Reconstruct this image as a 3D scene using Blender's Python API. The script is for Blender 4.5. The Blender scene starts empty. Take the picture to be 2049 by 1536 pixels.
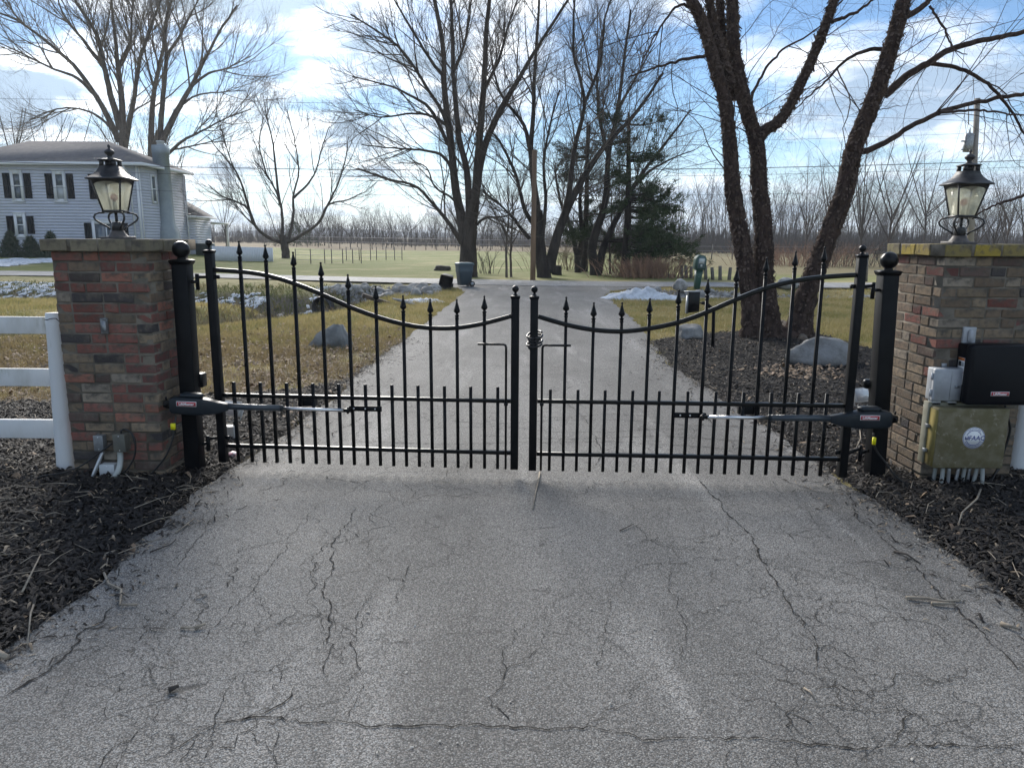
import bpy, bmesh, math, random
import numpy as np
from mathutils import Vector, Matrix

random.seed(7)
RNG = np.random.default_rng(11)
SC = bpy.context.scene
COL = SC.collection

# ------------------------------------------------------------------ camera
FPX = 1500.0                       # focal length in photograph pixels (2049 wide)
PITCH = math.atan(293.0 / 1500.0)
ROLL = 0.006
EYE = np.array([0.0, 0.0, 1.6])
cam_d = bpy.data.cameras.new("camera")
cam_d.sensor_width = 36.0
cam_d.lens = 36.0 * FPX / 2049.0
cam_d.clip_start = 0.05
cam_d.clip_end = 6000.0
cam = bpy.data.objects.new("camera", cam_d)
COL.objects.link(cam)
cam.matrix_world = (Matrix.Translation(Vector(EYE)) @ Matrix.Rotation(math.pi / 2 - PITCH, 4, 'X')
                    @ Matrix.Rotation(ROLL, 4, 'Z'))
SC.camera = cam

# ------------------------------------------------------------------ sky, sun, exposure
SUN_EL = math.radians(25.0)
SUN_AZ = math.radians(-19.0)       # left of straight ahead (+Y)
SUN_DIR = Vector((math.sin(SUN_AZ) * math.cos(SUN_EL), math.cos(SUN_AZ) * math.cos(SUN_EL), math.sin(SUN_EL)))
world = bpy.data.worlds.new("World")
SC.world = world
world.use_nodes = True
def build_world():
    nt = world.node_tree
    N, L = nt.nodes, nt.links
    N.clear()
    out = N.new('ShaderNodeOutputWorld')
    bg = N.new('ShaderNodeBackground')
    L.new(bg.outputs[0], out.inputs[0])
    sky = N.new('ShaderNodeTexSky')
    sky.sky_type = 'NISHITA'
    sky.sun_disc = False
    sky.sun_elevation = SUN_EL
    sky.sun_rotation = SUN_AZ
    sky.altitude = 200.0
    sky.air_density = 1.0
    sky.dust_density = 0.2
    sky.ozone_density = 1.6
    def math_(op, a, b=None, c=None, clamp=False):
        n = N.new('ShaderNodeMath'); n.operation = op; n.use_clamp = clamp
        for i, v in enumerate((a, b, c)):
            if v is None: continue
            if isinstance(v, (int, float)): n.inputs[i].default_value = v
            else: L.new(v, n.inputs[i])
        return n.outputs[0]
    def mix(fac, a, b):
        n = N.new('ShaderNodeMix'); n.data_type = 'RGBA'
        for s, v in ((n.inputs['Factor'], fac), (n.inputs[6], a), (n.inputs[7], b)):
            if isinstance(v, (int, float)): s.default_value = v
            elif isinstance(v, tuple): s.default_value = (*v, 1)
            else: L.new(v, s)
        return n.outputs[2]
    tc = N.new('ShaderNodeTexCoord')
    sep = N.new('ShaderNodeSeparateXYZ')
    L.new(tc.outputs['Generated'], sep.inputs[0])
    z = math_('MAXIMUM', sep.outputs[2], 0.0)
    zc = math_('ADD', z, 0.16)
    comb = N.new('ShaderNodeCombineXYZ')
    L.new(math_('DIVIDE', sep.outputs[0], zc), comb.inputs[0])
    L.new(math_('DIVIDE', sep.outputs[1], zc), comb.inputs[1])
    comb.inputs[2].default_value = CLOUD_SEED
    def noise(scale, detail, rough, dist, off=0.0):
        m = N.new('ShaderNodeVectorMath'); m.operation = 'ADD'
        L.new(comb.outputs[0], m.inputs[0]); m.inputs[1].default_value = (off, off * 0.7, 0)
        n = N.new('ShaderNodeTexNoise')
        L.new(m.outputs[0], n.inputs['Vector'])
        n.inputs['Scale'].default_value = scale; n.inputs['Detail'].default_value = detail
        n.inputs['Roughness'].default_value = rough; n.inputs['Distortion'].default_value = dist
        return n.outputs['Fac']
    def ramp(v, a, b):
        n = N.new('ShaderNodeMapRange'); n.interpolation_type = 'SMOOTHSTEP'
        L.new(v, n.inputs['Value'])
        n.inputs['From Min'].default_value = a; n.inputs['From Max'].default_value = b
        return n.outputs['Result']
    dot = N.new('ShaderNodeVectorMath'); dot.operation = 'DOT_PRODUCT'
    nrm = N.new('ShaderNodeVectorMath'); nrm.operation = 'NORMALIZE'
    L.new(tc.outputs['Generated'], nrm.inputs[0])
    L.new(nrm.outputs[0], dot.inputs[0]); dot.inputs[1].default_value = SUN_DIR
    cosang = math_('MAXIMUM', dot.outputs['Value'], 0.0)
    glow = math_('POWER', cosang, 10.0)              # forward scattering: clouds glow round the sun
    big = noise(0.55, 2.0, 0.5, 0.0, 3.1)
    n1 = noise(1.25, 8.0, 0.56, 0.25)
    cov = math_('ADD', n1, math_('MULTIPLY', math_('SUBTRACT', big, 0.5), 0.55))
    cov = math_('ADD', cov, math_('MULTIPLY', glow, 0.09))
    mask = ramp(cov, 0.43, 0.60)
    # thickness of the cloud decides how grey its body is
    n2 = noise(2.6, 7.0, 0.6, 0.3, 7.7)
    thick = ramp(math_('ADD', math_('MULTIPLY', cov, 0.7), math_('MULTIPLY', n2, 0.45)), 0.51, 0.67)
    lit = mix(glow, (0.86, 0.89, 0.94), (2.7, 2.62, 2.5))
    shade = mix(glow, (0.27, 0.36, 0.48), (0.42, 0.53, 0.65))
    cloud = mix(thick, lit, shade)
    skyc = N.new('ShaderNodeMix'); skyc.data_type = 'RGBA'; skyc.blend_type = 'MULTIPLY'
    skyc.inputs['Factor'].default_value = 1.0
    L.new(sky.outputs[0], skyc.inputs[6]); skyc.inputs[7].default_value = (SKY_K * 0.80, SKY_K * 0.98, SKY_K * 1.18, 1)
    col = mix(mask, skyc.outputs[2], cloud)
    # pale air near the horizon
    hz = ramp(z, 0.15, 0.0)
    col = mix(math_('MULTIPLY', hz, 0.6), col, mix(glow, (0.56, 0.68, 0.80), (0.80, 0.90, 0.95)))
    L.new(col, bg.inputs['Color'])
    bg.inputs['Strength'].default_value = 1.0
CLOUD_SEED = 9.9
SKY_K = 0.065                      # strength given to the physical sky
build_world()
sun_d = bpy.data.lights.new("sun", 'SUN')
sun_d.energy = 4.0
sun_d.angle = math.radians(32.0)
sun_d.color = (1.0, 0.95, 0.87)
sun = bpy.data.objects.new("sun", sun_d)
COL.objects.link(sun)
sun.rotation_euler = (-SUN_DIR).to_track_quat('-Z', 'Y').to_euler()
sun.location = (0, 0, 30)
SC.view_settings.view_transform = 'Standard'
SC.view_settings.look = 'None'
SC.view_settings.gamma = 1.0
SC.view_settings.use_curve_mapping = False
SC.view_settings.exposure = 0.84
SC.cycles.max_bounces = 4
SC.cycles.diffuse_bounces = 2
SC.cycles.glossy_bounces = 2
SC.cycles.volume_bounces = 0
SC.cycles.transparent_max_bounces = 6
SC.cycles.caustics_reflective = False
SC.cycles.caustics_refractive = False

# ------------------------------------------------------------------ pixel -> place
_cp, _sp = math.cos(PITCH), math.sin(PITCH)
FW = np.array([0, _cp, -_sp]); UP = np.array([0, _sp, _cp]); RT = np.array([1.0, 0, 0])
def ray(px, py):
    x = (px - 1024.5) / FPX; y = -(py - 768.0) / FPX
    c, s = math.cos(ROLL), math.sin(ROLL)
    return FW + (x * c - y * s) * RT + (x * s + y * c) * UP
def g(px, py, z=0.0):                      # the point on the level z
    d = ray(px, py); return EYE + d * ((z - EYE[2]) / d[2])
def at(px, py, Y):                         # the point at distance Y
    d = ray(px, py); return EYE + d * (Y / d[1])
def on_plane(px, py, p0, n):               # the point on a plane
    d = ray(px, py); return EYE + d * (np.dot(np.array(p0) - EYE, n) / np.dot(d, n))

# ------------------------------------------------------------------ materials
def M(name, color, rough=0.6, metal=0.0, color2=None, nscale=4.0, detail=6.0, contrast=(0.35, 0.65), bump=0.0,
      bscale=None, stretch=(1, 1, 1), spec=0.5, objcolor=False, color3=None, n3=1.0, c3=(0.5, 0.7), coat=0.0):
    m = bpy.data.materials.new(name); m.use_nodes = True
    nt = m.node_tree; N, L = nt.nodes, nt.links
    b = N['Principled BSDF']
    b.inputs['Roughness'].default_value = rough
    b.inputs['Metallic'].default_value = metal
    b.inputs['Specular IOR Level'].default_value = spec
    if coat: b.inputs['Coat Weight'].default_value = coat
    tc = N.new('ShaderNodeTexCoord'); mp = N.new('ShaderNodeMapping')
    mp.inputs['Scale'].default_value = stretch
    geo = N.new('ShaderNodeNewGeometry')
    L.new((geo.outputs['Position'] if not objcolor else tc.outputs['Object']), mp.inputs[0])
    def nz(scale, det=detail):
        n = N.new('ShaderNodeTexNoise'); n.inputs['Scale'].default_value = scale
        n.inputs['Detail'].default_value = det; n.inputs['Roughness'].default_value = 0.6
        L.new(mp.outputs[0], n.inputs['Vector']); return n.outputs['Fac']
    def rng(v, a, c):
        n = N.new('ShaderNodeMapRange'); n.interpolation_type = 'SMOOTHSTEP'
        n.inputs['From Min'].default_value = a; n.inputs['From Max'].default_value = c
        L.new(v, n.inputs['Value']); return n.outputs['Result']
    def mx(f, a, c, mode='MIX'):
        n = N.new('ShaderNodeMix'); n.data_type = 'RGBA'; n.blend_type = mode
        for s, v in ((n.inputs['Factor'], f), (n.inputs[6], a), (n.inputs[7], c)):
            if isinstance(v, (int, float)): s.default_value = v
            elif isinstance(v, tuple): s.default_value = (*v, 1)
            else: L.new(v, s)
        return n.outputs[2]
    col = color
    if objcolor:
        oi = N.new('ShaderNodeObjectInfo'); col = oi.outputs['Color']
    if color2 is not None:
        col = mx(rng(nz(nscale), *contrast), col, color2)
    if color3 is not None:
        col = mx(rng(nz(n3), *c3), col, color3)
    if isinstance(col, tuple): b.inputs['Base Color'].default_value = (*col, 1)
    else: L.new(col, b.inputs['Base Color'])
    if bump:
        bn = N.new('ShaderNodeBump'); bn.inputs['Strength'].default_value = 1.0
        bn.inputs['Distance'].default_value = bump
        L.new(nz(bscale or nscale * 3, 5.0), bn.inputs['Height'])
        L.new(bn.outputs[0], b.inputs['Normal'])
    return m

# ------------------------------------------------------------------ mesh builder
def np_mesh(name, V, F, smooth=False):
    V = np.asarray(V, dtype=np.float32).reshape(-1, 3)
    me = bpy.data.meshes.new(name)
    if isinstance(F, np.ndarray):
        k = F.shape[1]; idx = F.astype(np.int32).ravel(); starts = np.arange(0, len(idx), k, dtype=np.int32)
    else:
        ln = np.array([len(f) for f in F], dtype=np.int32)
        idx = np.concatenate([np.asarray(f, dtype=np.int32) for f in F]) if len(F) else np.zeros(0, np.int32)
        starts = np.concatenate([[0], np.cumsum(ln)[:-1]]).astype(np.int32)
    me.vertices.add(len(V)); me.vertices.foreach_set('co', V.ravel())
    me.loops.add(len(idx)); me.polygons.add(len(starts))
    me.polygons.foreach_set('loop_start', starts)
    me.polygons.foreach_set('vertices', idx)
    if smooth: me.polygons.foreach_set('use_smooth', np.ones(len(starts), dtype=bool))
    me.update(calc_edges=True)
    return me

def tube_arrays(P, R, sides=4, cap=True):
    """P (n,k,3) polylines, R (n,k) radii -> verts, quads"""
    P = np.asarray(P, float); R = np.asarray(R, float)
    n, k, _ = P.shape
    T = np.empty_like(P); T[:, 1:-1] = P[:, 2:] - P[:, :-2]; T[:, 0] = P[:, 1] - P[:, 0]; T[:, -1] = P[:, -1] - P[:, -2]
    T /= np.linalg.norm(T, axis=2, keepdims=True) + 1e-9
    ax = P[:, -1] - P[:, 0]; ax /= np.linalg.norm(ax, axis=1, keepdims=True) + 1e-9
    ref = np.where(np.abs(ax[:, 2:3]) > 0.8, np.array([[1.0, 0, 0]]), np.array([[0, 0, 1.0]]))
    A = np.cross(T, ref[:, None, :]); A /= np.linalg.norm(A, axis=2, keepdims=True) + 1e-9
    B = np.cross(T, A)
    th = np.arange(sides) * 2 * math.pi / sides
    V = P[:, :, None, :] + R[:, :, None, None] * (np.cos(th)[None, None, :, None] * A[:, :, None, :] + np.sin(th)[None, None, :, None] * B[:, :, None, :])
    base = np.arange(n)[:, None, None] * k * sides + np.arange(k - 1)[None, :, None] * sides
    j = np.arange(sides)[None, None, :]; j2 = (j + 1) % sides
    F = np.stack([base + j, base + sides + j, base + sides + j2, base + j2], axis=-1).reshape(-1, 4)
    return V.reshape(-1, 3), F

class MB:
    def __init__(s): s.v = []; s.f = []
    def add(s, V, F):
        o = len(s.v); s.v.extend([tuple(map(float, p)) for p in V]); s.f.extend([tuple(int(i) + o for i in f) for f in F]); return s
    def box(s, a, b, mat=None):
        x0, y0, z0 = a; x1, y1, z1 = b
        V = [(x0,y0,z0),(x1,y0,z0),(x1,y1,z0),(x0,y1,z0),(x0,y0,z1),(x1,y0,z1),(x1,y1,z1),(x0,y1,z1)]
        if mat is not None: V = [mat @ Vector(p) for p in V]
        return s.add(V, [(0,3,2,1),(4,5,6,7),(0,1,5,4),(1,2,6,5),(2,3,7,6),(3,0,4,7)])
    def cbox(s, c, d, mat=None):
        return s.box([c[i] - d[i] / 2 for i in range(3)], [c[i] + d[i] / 2 for i in range(3)], mat)
    def tube(s, pts, r, sides=8, caps=True):
        pts = np.array([list(p) for p in pts], float)
        R = np.full(len(pts), r, float) if isinstance(r, (int, float)) else np.array(r, float)
        V, F = tube_arrays(pts[None], R[None], sides)
        F = [tuple(f) for f in F]
        if caps:
            F.append(tuple(range(sides))); F.append(tuple(reversed(range(len(V) - sides, len(V)))))
        return s.add(V, F)
    def lathe(s, prof, n=16, c=(0, 0, 0), rot=0.0, mat=None, caps=True, sq=False):
        """prof [(r,z)...]; sq: r is the half side of a square (n=4)"""
        V = []; F = []
        k = math.sqrt(2) if sq else 1.0
        for r, z in prof:
            for i in range(n):
                a = rot + 2 * math.pi * (i + 0.5) / n
                V.append((c[0] + r * k * math.cos(a), c[1] + r * k * math.sin(a), c[2] + z))
        for j in range(len(prof) - 1):
            for i in range(n):
                i2 = (i + 1) % n
                F.append((j * n + i, j * n + i2, (j + 1) * n + i2, (j + 1) * n + i))
        if caps:
            F.append(tuple(reversed(range(n)))); F.append(tuple(range((len(prof) - 1) * n, len(prof) * n)))
        if mat is not None: V = [mat @ Vector(p) for p in V]
        return s.add(V, F)
    def loft(s, sections, caps=True):
        n = len(sections[0]); V = [p for sec in sections for p in sec]; F = []
        for j in range(len(sections) - 1):
            for i in range(n):
                i2 = (i + 1) % n
                F.append((j * n + i, j * n + i2, (j + 1) * n + i2, (j + 1) * n + i))
        if caps:
            F.append(tuple(reversed(range(n)))); F.append(tuple(range((len(sections) - 1) * n, len(sections) * n)))
        return s.add(V, F)
    def mesh(s, name='mesh', smooth=False): return np_mesh(name, s.v, s.f, smooth)

ROOTM = {}
def link(o, parent=None):
    COL.objects.link(o)
    if parent is not None:
        o.parent = parent
        if parent.name in ROOTM: o.matrix_parent_inverse = ROOTM[parent.name].inverted()
    return o
def obj(name, shape, mat, parent=None, smooth=False, bevel=0.0, label=None, auto=False):
    me = shape.mesh(name, smooth) if isinstance(shape, MB) else shape
    if mat is not None and len(me.materials) == 0: me.materials.append(mat)
    o = bpy.data.objects.new(name, me); link(o, parent)
    if bevel:
        b = o.modifiers.new('bevel', 'BEVEL'); b.width = bevel; b.segments = 2; b.limit_method = 'ANGLE'; b.angle_limit = 0.6
    if label: o['label'] = label
    return o
def thing(name, label, cat, loc=(0, 0, 0), rz=0.0, group=None):
    o = bpy.data.objects.new(name, None); COL.objects.link(o)
    o.empty_display_size = 0.2
    o.location = [float(c) for c in loc]; o.rotation_euler = (0, 0, rz)
    o['label'] = label; o['category'] = cat
    if group: o['group'] = group
    ROOTM[o.name] = Matrix.Translation(Vector([float(c) for c in loc])) @ Matrix.Rotation(rz, 4, 'Z')
    return o
def tag(o, label, cat=None, group=None, kind=None):
    o['label'] = label
    if cat: o['category'] = cat
    if group: o['group'] = group
    if kind: o['kind'] = kind
    return o
def struct(name, shape, mat, label=None, smooth=False):
    o = obj(name, shape, mat, smooth=smooth); o['kind'] = 'structure'
    if label: o['label'] = label
    return o
def text_mesh(txt, size, mat4, mat, name, parent, shear=0.0, thick=0.0006, bold=0.0):
    cu = bpy.data.curves.new(name, 'FONT'); cu.body = txt; cu.size = size
    cu.align_x = 'CENTER'; cu.align_y = 'CENTER'; cu.extrude = thick; cu.shear = shear; cu.offset = bold; cu.resolution_u = 3
    tmp = bpy.data.objects.new('tmp_text', cu); COL.objects.link(tmp)
    bpy.context.view_layer.update()
    dg = bpy.context.evaluated_depsgraph_get()
    me = bpy.data.meshes.new_from_object(tmp.evaluated_get(dg))
    bpy.data.objects.remove(tmp)
    me.transform(mat4); me.name = name
    me.materials.clear(); me.materials.append(mat)
    return obj(name, me, mat, parent)
def frame4(p, xdir, up=(0, 0, 1)):
    """matrix whose x runs along xdir, y up, z towards the viewer side"""
    x = Vector(xdir).normalized(); y = Vector(up); z = x.cross(y).normalized(); y = z.cross(x)
    m = Matrix.Identity(4)
    for i in range(3): m[i][0] = x[i]; m[i][1] = y[i]; m[i][2] = z[i]; m[i][3] = p[i]
    return m
def in_poly(x, y, poly):
    x = np.asarray(x); y = np.asarray(y); c = np.zeros(x.shape, bool); n = len(poly)
    for i in range(n):
        x0, y0 = poly[i][:2]; x1, y1 = poly[(i + 1) % n][:2]
        if y0 == y1: continue
        t = ((y0 > y) != (y1 > y)) & (x < (x1 - x0) * (y - y0) / (y1 - y0) + x0); c ^= t
    return c
def poly_dist(x, y, pl):
    d = np.full(np.shape(x), 1e9)
    for (x0, y0), (x1, y1) in zip(pl[:-1], pl[1:]):
        dx, dy = x1 - x0, y1 - y0
        t = np.clip(((x - x0) * dx + (y - y0) * dy) / (dx * dx + dy * dy), 0, 1)
        d = np.minimum(d, np.hypot(x - x0 - t * dx, y - y0 - t * dy))
    return d
def vnoise(x, y, s, seed=0):
    """cheap smooth 2-D noise, -1..1"""
    x = np.asarray(x, float) * s; y = np.asarray(y, float) * s
    xi = np.floor(x).astype(int); yi = np.floor(y).astype(int); fx = x - xi; fy = y - yi
    def h(a, b):
        n = np.sin(a * 127.1 + b * 311.7 + seed * 74.7) * 43758.5453
        return n - np.floor(n)
    u = fx * fx * (3 - 2 * fx); v = fy * fy * (3 - 2 * fy)
    return 2 * ((h(xi, yi) * (1 - u) + h(xi + 1, yi) * u) * (1 - v) + (h(xi, yi + 1) * (1 - u) + h(xi + 1, yi + 1) * u) * v) - 1
# ------------------------------------------------------------------ terrain
DITCH_A = [(-6.0, 22.7), (-9, 22.9), (-16, 23.7), (-40, 26.2), (-90, 29.5)]      # along the road
DITCH_B = [(-5.6, 21.6), (-5.2, 19.2), (-5.4, 17.2), (-6.8, 15.2), (-9.5, 13.2), (-12.0, 12.4)]  # runs off to the front left
DITCH_R = [(4.6, 22.6), (12.0, 23.3), (40.0, 24.2)]
LEFT_PX = [(0,1310),(60,1268),(120,1215),(190,1165),(250,1115),(330,1040),(395,975),(440,945),(480,925),(590,850),(660,800),(745,725),(815,672),(870,632),(905,605),(926,588),(928,580),(905,574),(860,570)]
RIGHT_PX = [(2049,1215),(1900,1105),(1800,1035),(1700,968),(1640,925),(1575,883),(1510,834),(1432,785),(1348,735),(1302,683),(1270,640),(1235,612),(1212,592),(1222,582),(1290,576),(1370,573)]
DL = [tuple(g(*p)[:2]) for p in LEFT_PX]; DR = [tuple(g(*p)[:2]) for p in RIGHT_PX]
def wob(pl, amp, seed):
    out = []
    for (a, b), (c, d) in zip(pl[:-1], pl[1:]):
        n = max(2, int(math.hypot(c - a, d - b) / 0.12)) if b < 26 else 2
        for i in range(n):
            t = i / n; x = a + (c - a) * t; y = b + (d - b) * t
            out.append((x + amp * (float(vnoise(x, y, 2.3, seed)) + 0.6 * float(vnoise(x, y, 7.1, seed + 3))), y))
    out.append(pl[-1]); return out
DLW = wob([(-3.0, -9.0), (-2.7, 0.8)] + DL, 0.055, 1); DRW = wob([(3.0, -9.0), (2.75, 1.4)] + DR, 0.055, 5)
FAR_PX = [(0,542),(400,547),(800,556.5),(1067,561.5),(1330,564.5),(1720,566),(2049,569)]
NEAR_PX = [(0,551),(400,555),(800,566),(1067,572.5),(1330,574),(1720,576.5),(2049,580)]
RF = [tuple(g(*p)[:2]) for p in FAR_PX]; RN = [tuple(g(*p)[:2]) for p in NEAR_PX]
RF = [(-120, RF[0][1] + 4.0)] + RF + [(120, RF[-1][1] - 2.0)]; RN = [(-120, RN[0][1] + 4.0)] + RN + [(120, RN[-1][1] - 2.0)]
DRIVE = DLW + [(DL[-1][0] + 0.2, DL[-1][1] + 0.9), (DR[-1][0] - 0.2, DR[-1][1] + 0.9)] + DRW[::-1]
ROAD = RF + RN[::-1]
CULV = at(642, 617, 21.6); CDIR = np.array([0.36, 0.93])
def H(x, y):
    x = np.asarray(x, float); y = np.asarray(y, float)
    z = np.zeros(np.broadcast(x, y).shape)
    left = 1 / (1 + np.exp(np.clip((x + 3.9) / 0.35, -50, 50)))
    z = z - 1.1 * np.exp(-(poly_dist(x, y, DITCH_A) / 2.35) ** 2) * left
    z = z - 0.72 * np.exp(-(poly_dist(x, y, DITCH_B) / 1.15) ** 2) * left * np.clip((14.5 + x) / 5.0, 0, 1)
    right = 1 / (1 + np.exp(np.clip(-(x - 4.2) / 0.4, -50, 50)))
    z = z - 0.30 * np.exp(-(poly_dist(x, y, DITCH_R) / 1.3) ** 2) * right
    z = z + 0.05 * vnoise(x, y, 0.33, 2) * np.clip((np.abs(x - 0.3) - 3.0) / 3.0, 0, 1) * np.clip((y - 6) / 4, 0, 1) * np.clip((27 - y) / 3.0, 0, 1)
    # earth over the culvert pipe
    c0 = CULV[:2] + CDIR * 0.55; c1 = CULV[:2] + CDIR * 3.2
    w = np.exp(-(poly_dist(x, y, [tuple(c0), tuple(c1)]) / 0.62) ** 4); z = z * (1 - w) + np.maximum(z, CULV[2] + 0.44) * w
    # the house stands a little higher
    z = z + 0.28 * np.clip((y - 34) / 10, 0, 1) * np.clip((-20 - x) / 4.0, 0, 1)
    z = z + 0.3 * np.clip((y - 60) / 90, 0, 1) * np.clip((20 - x) / 60, 0, 1)
    return z
def Hs(x, y): return float(H(np.array([x]), np.array([y]))[0])
def graded(lo, hi, fine_lo, fine_hi, step, grow):
    a = list(np.arange(fine_lo, fine_hi, step)); s = step; x = fine_hi
    while x < hi: a.append(x); s *= grow; x += s
    a.append(hi); s = step; x = fine_lo
    b = []
    while x > lo: s *= grow; x -= s; b.append(max(x, lo))
    return np.array(sorted(set(b + a)))
gx = graded(-1500, 1500, -16, 14, 0.22, 1.12); gy = graded(-60, 2500, 4, 30, 0.22, 1.12)
X, Y = np.meshgrid(gx, gy); Z = H(X, Y)
nearm = np.clip(1 - (np.hypot(X, np.maximum(Y - 20, 0)) - 40) / 20, 0, 1)
Z = Z + nearm * 0.015 * vnoise(X, Y, 1.9, 8) - 0.022
ins = in_poly(X, Y, DRIVE) | in_poly(X, Y, ROAD)
Z = np.where(ins, np.minimum(Z, -0.05), Z)
nx, ny = len(gx), len(gy)
ii = (np.arange(ny - 1)[:, None] * nx + np.arange(nx - 1)[None, :]).ravel()
GF = np.stack([ii, ii + 1, ii + nx + 1, ii + nx], 1)

def ground_colour_nodes(N, L):
    """straw and green turf by world position, shared by turf and blades"""
    geo = N.new('ShaderNodeNewGeometry')
    def nz(scale, det, off=0):
        mp = N.new('ShaderNodeMapping'); mp.inputs['Location'].default_value = (off, off, 0); mp.inputs['Scale'].default_value = (1, 1, 0.2)
        L.new(geo.outputs['Position'], mp.inputs[0])
        n = N.new('ShaderNodeTexNoise'); n.inputs['Scale'].default_value = scale; n.inputs['Detail'].default_value = det
        n.inputs['Roughness'].default_value = 0.62
        L.new(mp.outputs[0], n.inputs['Vector']); return n.outputs['Fac']
    def rng(v, a, b):
        n = N.new('ShaderNodeMapRange'); n.interpolation_type = 'SMOOTHSTEP'
        n.inputs['From Min'].default_value = a; n.inputs['From Max'].default_value = b
        L.new(v, n.inputs['Value']); return n.outputs['Result']
    def mx(f, a, b):
        n = N.new('ShaderNodeMix'); n.data_type = 'RGBA'
        for s, v in ((n.inputs['Factor'], f), (n.inputs[6], a), (n.inputs[7], b)):
            if isinstance(v, (int, float)): s.default_value = v
            elif isinstance(v, tuple): s.default_value = (*v, 1)
            else: L.new(v, s)
        return n.outputs[2]
    def mth(op, a, b):
        n = N.new('ShaderNodeMath'); n.operation = op
        for i, v in enumerate((a, b)):
            if isinstance(v, (int, float)): n.inputs[i].default_value = v
            else: L.new(v, n.inputs[i])
        return n.outputs[0]
    col = mx(rng(nz(0.7, 8.0), 0.38, 0.60), (0.20, 0.20, 0.076), (0.355, 0.305, 0.16))
    col = mx(rng(nz(4.0, 7.0, 5), 0.42, 0.66), col, (0.33, 0.275, 0.14))
    sp = N.new('ShaderNodeSeparateXYZ'); L.new(geo.outputs['Position'], sp.inputs[0])
    # the mown field beyond the road is greener
    mown = mth('MULTIPLY', rng(sp.outputs[1], 28.0, 32.0), rng(nz(0.25, 5.0, 11), 0.25, 0.55))
    col = mx(mth('MULTIPLY', mown, 0.85), col, (0.130, 0.155, 0.036))
    # bare soil and dead leaves where the turf thins out towards the left planting bed
    soil = mx(nz(9.0, 6.0, 2), (0.10, 0.078, 0.05), (0.27, 0.215, 0.135))
    yb = mth('ADD', sp.outputs[1], mth('MULTIPLY', nz(0.8, 4.0, 9), 5.0))
    bare = mth('MULTIPLY', rng(yb, 18.5, 11.5), rng(sp.outputs[0], 0.0, -0.6))
    bare = mth('MULTIPLY', bare, rng(nz(1.6, 5.0, 3), 0.30, 0.52))
    col = mx(bare, col, soil)
    # ditch floor: dark mud (follows height, which is the ditch itself)
    mud = mx(nz(5.0, 6.0, 4), (0.05, 0.045, 0.035), (0.16, 0.14, 0.11))
    col = mx(rng(mth('ADD', sp.outputs[2], mth('MULTIPLY', nz(1.5, 5.0, 6), 0.25)), -0.12, -0.36), col, mud)
    # rougher tawny hay beyond the mown field
    hay = mx(nz(0.8, 6.0, 8), (0.22, 0.17, 0.10), (0.155, 0.12, 0.07))
    far = rng(mth('ADD', sp.outputs[1], mth('MULTIPLY', nz(0.06, 3.0, 7), 16.0)), 92.0, 97.0)
    farr = mth('MULTIPLY', rng(sp.outputs[0], 9.0, 13.0), rng(sp.outputs[1], 31.0, 38.0))
    far = mth('MAXIMUM', far, mth('MULTIPLY', farr, 0.75))
    col = mx(far, col, hay)
    return col, nz
def turf_material(name, rough=0.95, bump=0.02):
    m = bpy.data.materials.new(name); m.use_nodes = True
    N, L = m.node_tree.nodes, m.node_tree.links
    b = N['Principled BSDF']; b.inputs['Roughness'].default_value = rough; b.inputs['Specular IOR Level'].default_value = 0.15
    col, nz = ground_colour_nodes(N, L)
    L.new(col, b.inputs['Base Color'])
    if bump:
        bn = N.new('ShaderNodeBump'); bn.inputs['Distance'].default_value = bump
        L.new(nz(14.0, 8.0, 1), bn.inputs['Height']); L.new(bn.outputs[0], b.inputs['Normal'])
    return m
struct('ground', np_mesh('ground', np.stack([X, Y, Z], -1).reshape(-1, 3), GF, True), turf_material('turf', bump=0.05), 'winter lawn, ditches and fields')

# far hills
def hills(name, R0, h, seed, x0, x1, col):
    xs = np.linspace(x0, x1, 90); V = []; F = []
    for i, x in enumerate(xs):
        y = R0 + 120 * math.sin(i * 0.13 + seed)
        hh = h * (0.65 + 0.35 * math.sin(i * 0.21 + seed) + 0.15 * math.sin(i * 0.57 + 2 * seed))
        for yy, zz in ((y - 260, -1), (y - 120, hh * 0.6), (y, hh), (y + 300, hh * 0.4), (y + 500, -1)): V.append((x, yy, zz))
    for i in range(len(xs) - 1):
        for k in range(4): F.append((i * 5 + k, (i + 1) * 5 + k, (i + 1) * 5 + k + 1, i * 5 + k + 1))
    return struct(name, np_mesh(name, V, F, True), col, 'low wooded hills on the horizon')
hills('hills', 1500, 14, 0.7, -1400, 1400, M('hill_woods_hazed', (0.16, 0.18, 0.20), 1.0, color2=(0.10, 0.12, 0.14), nscale=0.02, spec=0.0))  # bluish tone paints the haze of distance into the woods colour

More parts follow.
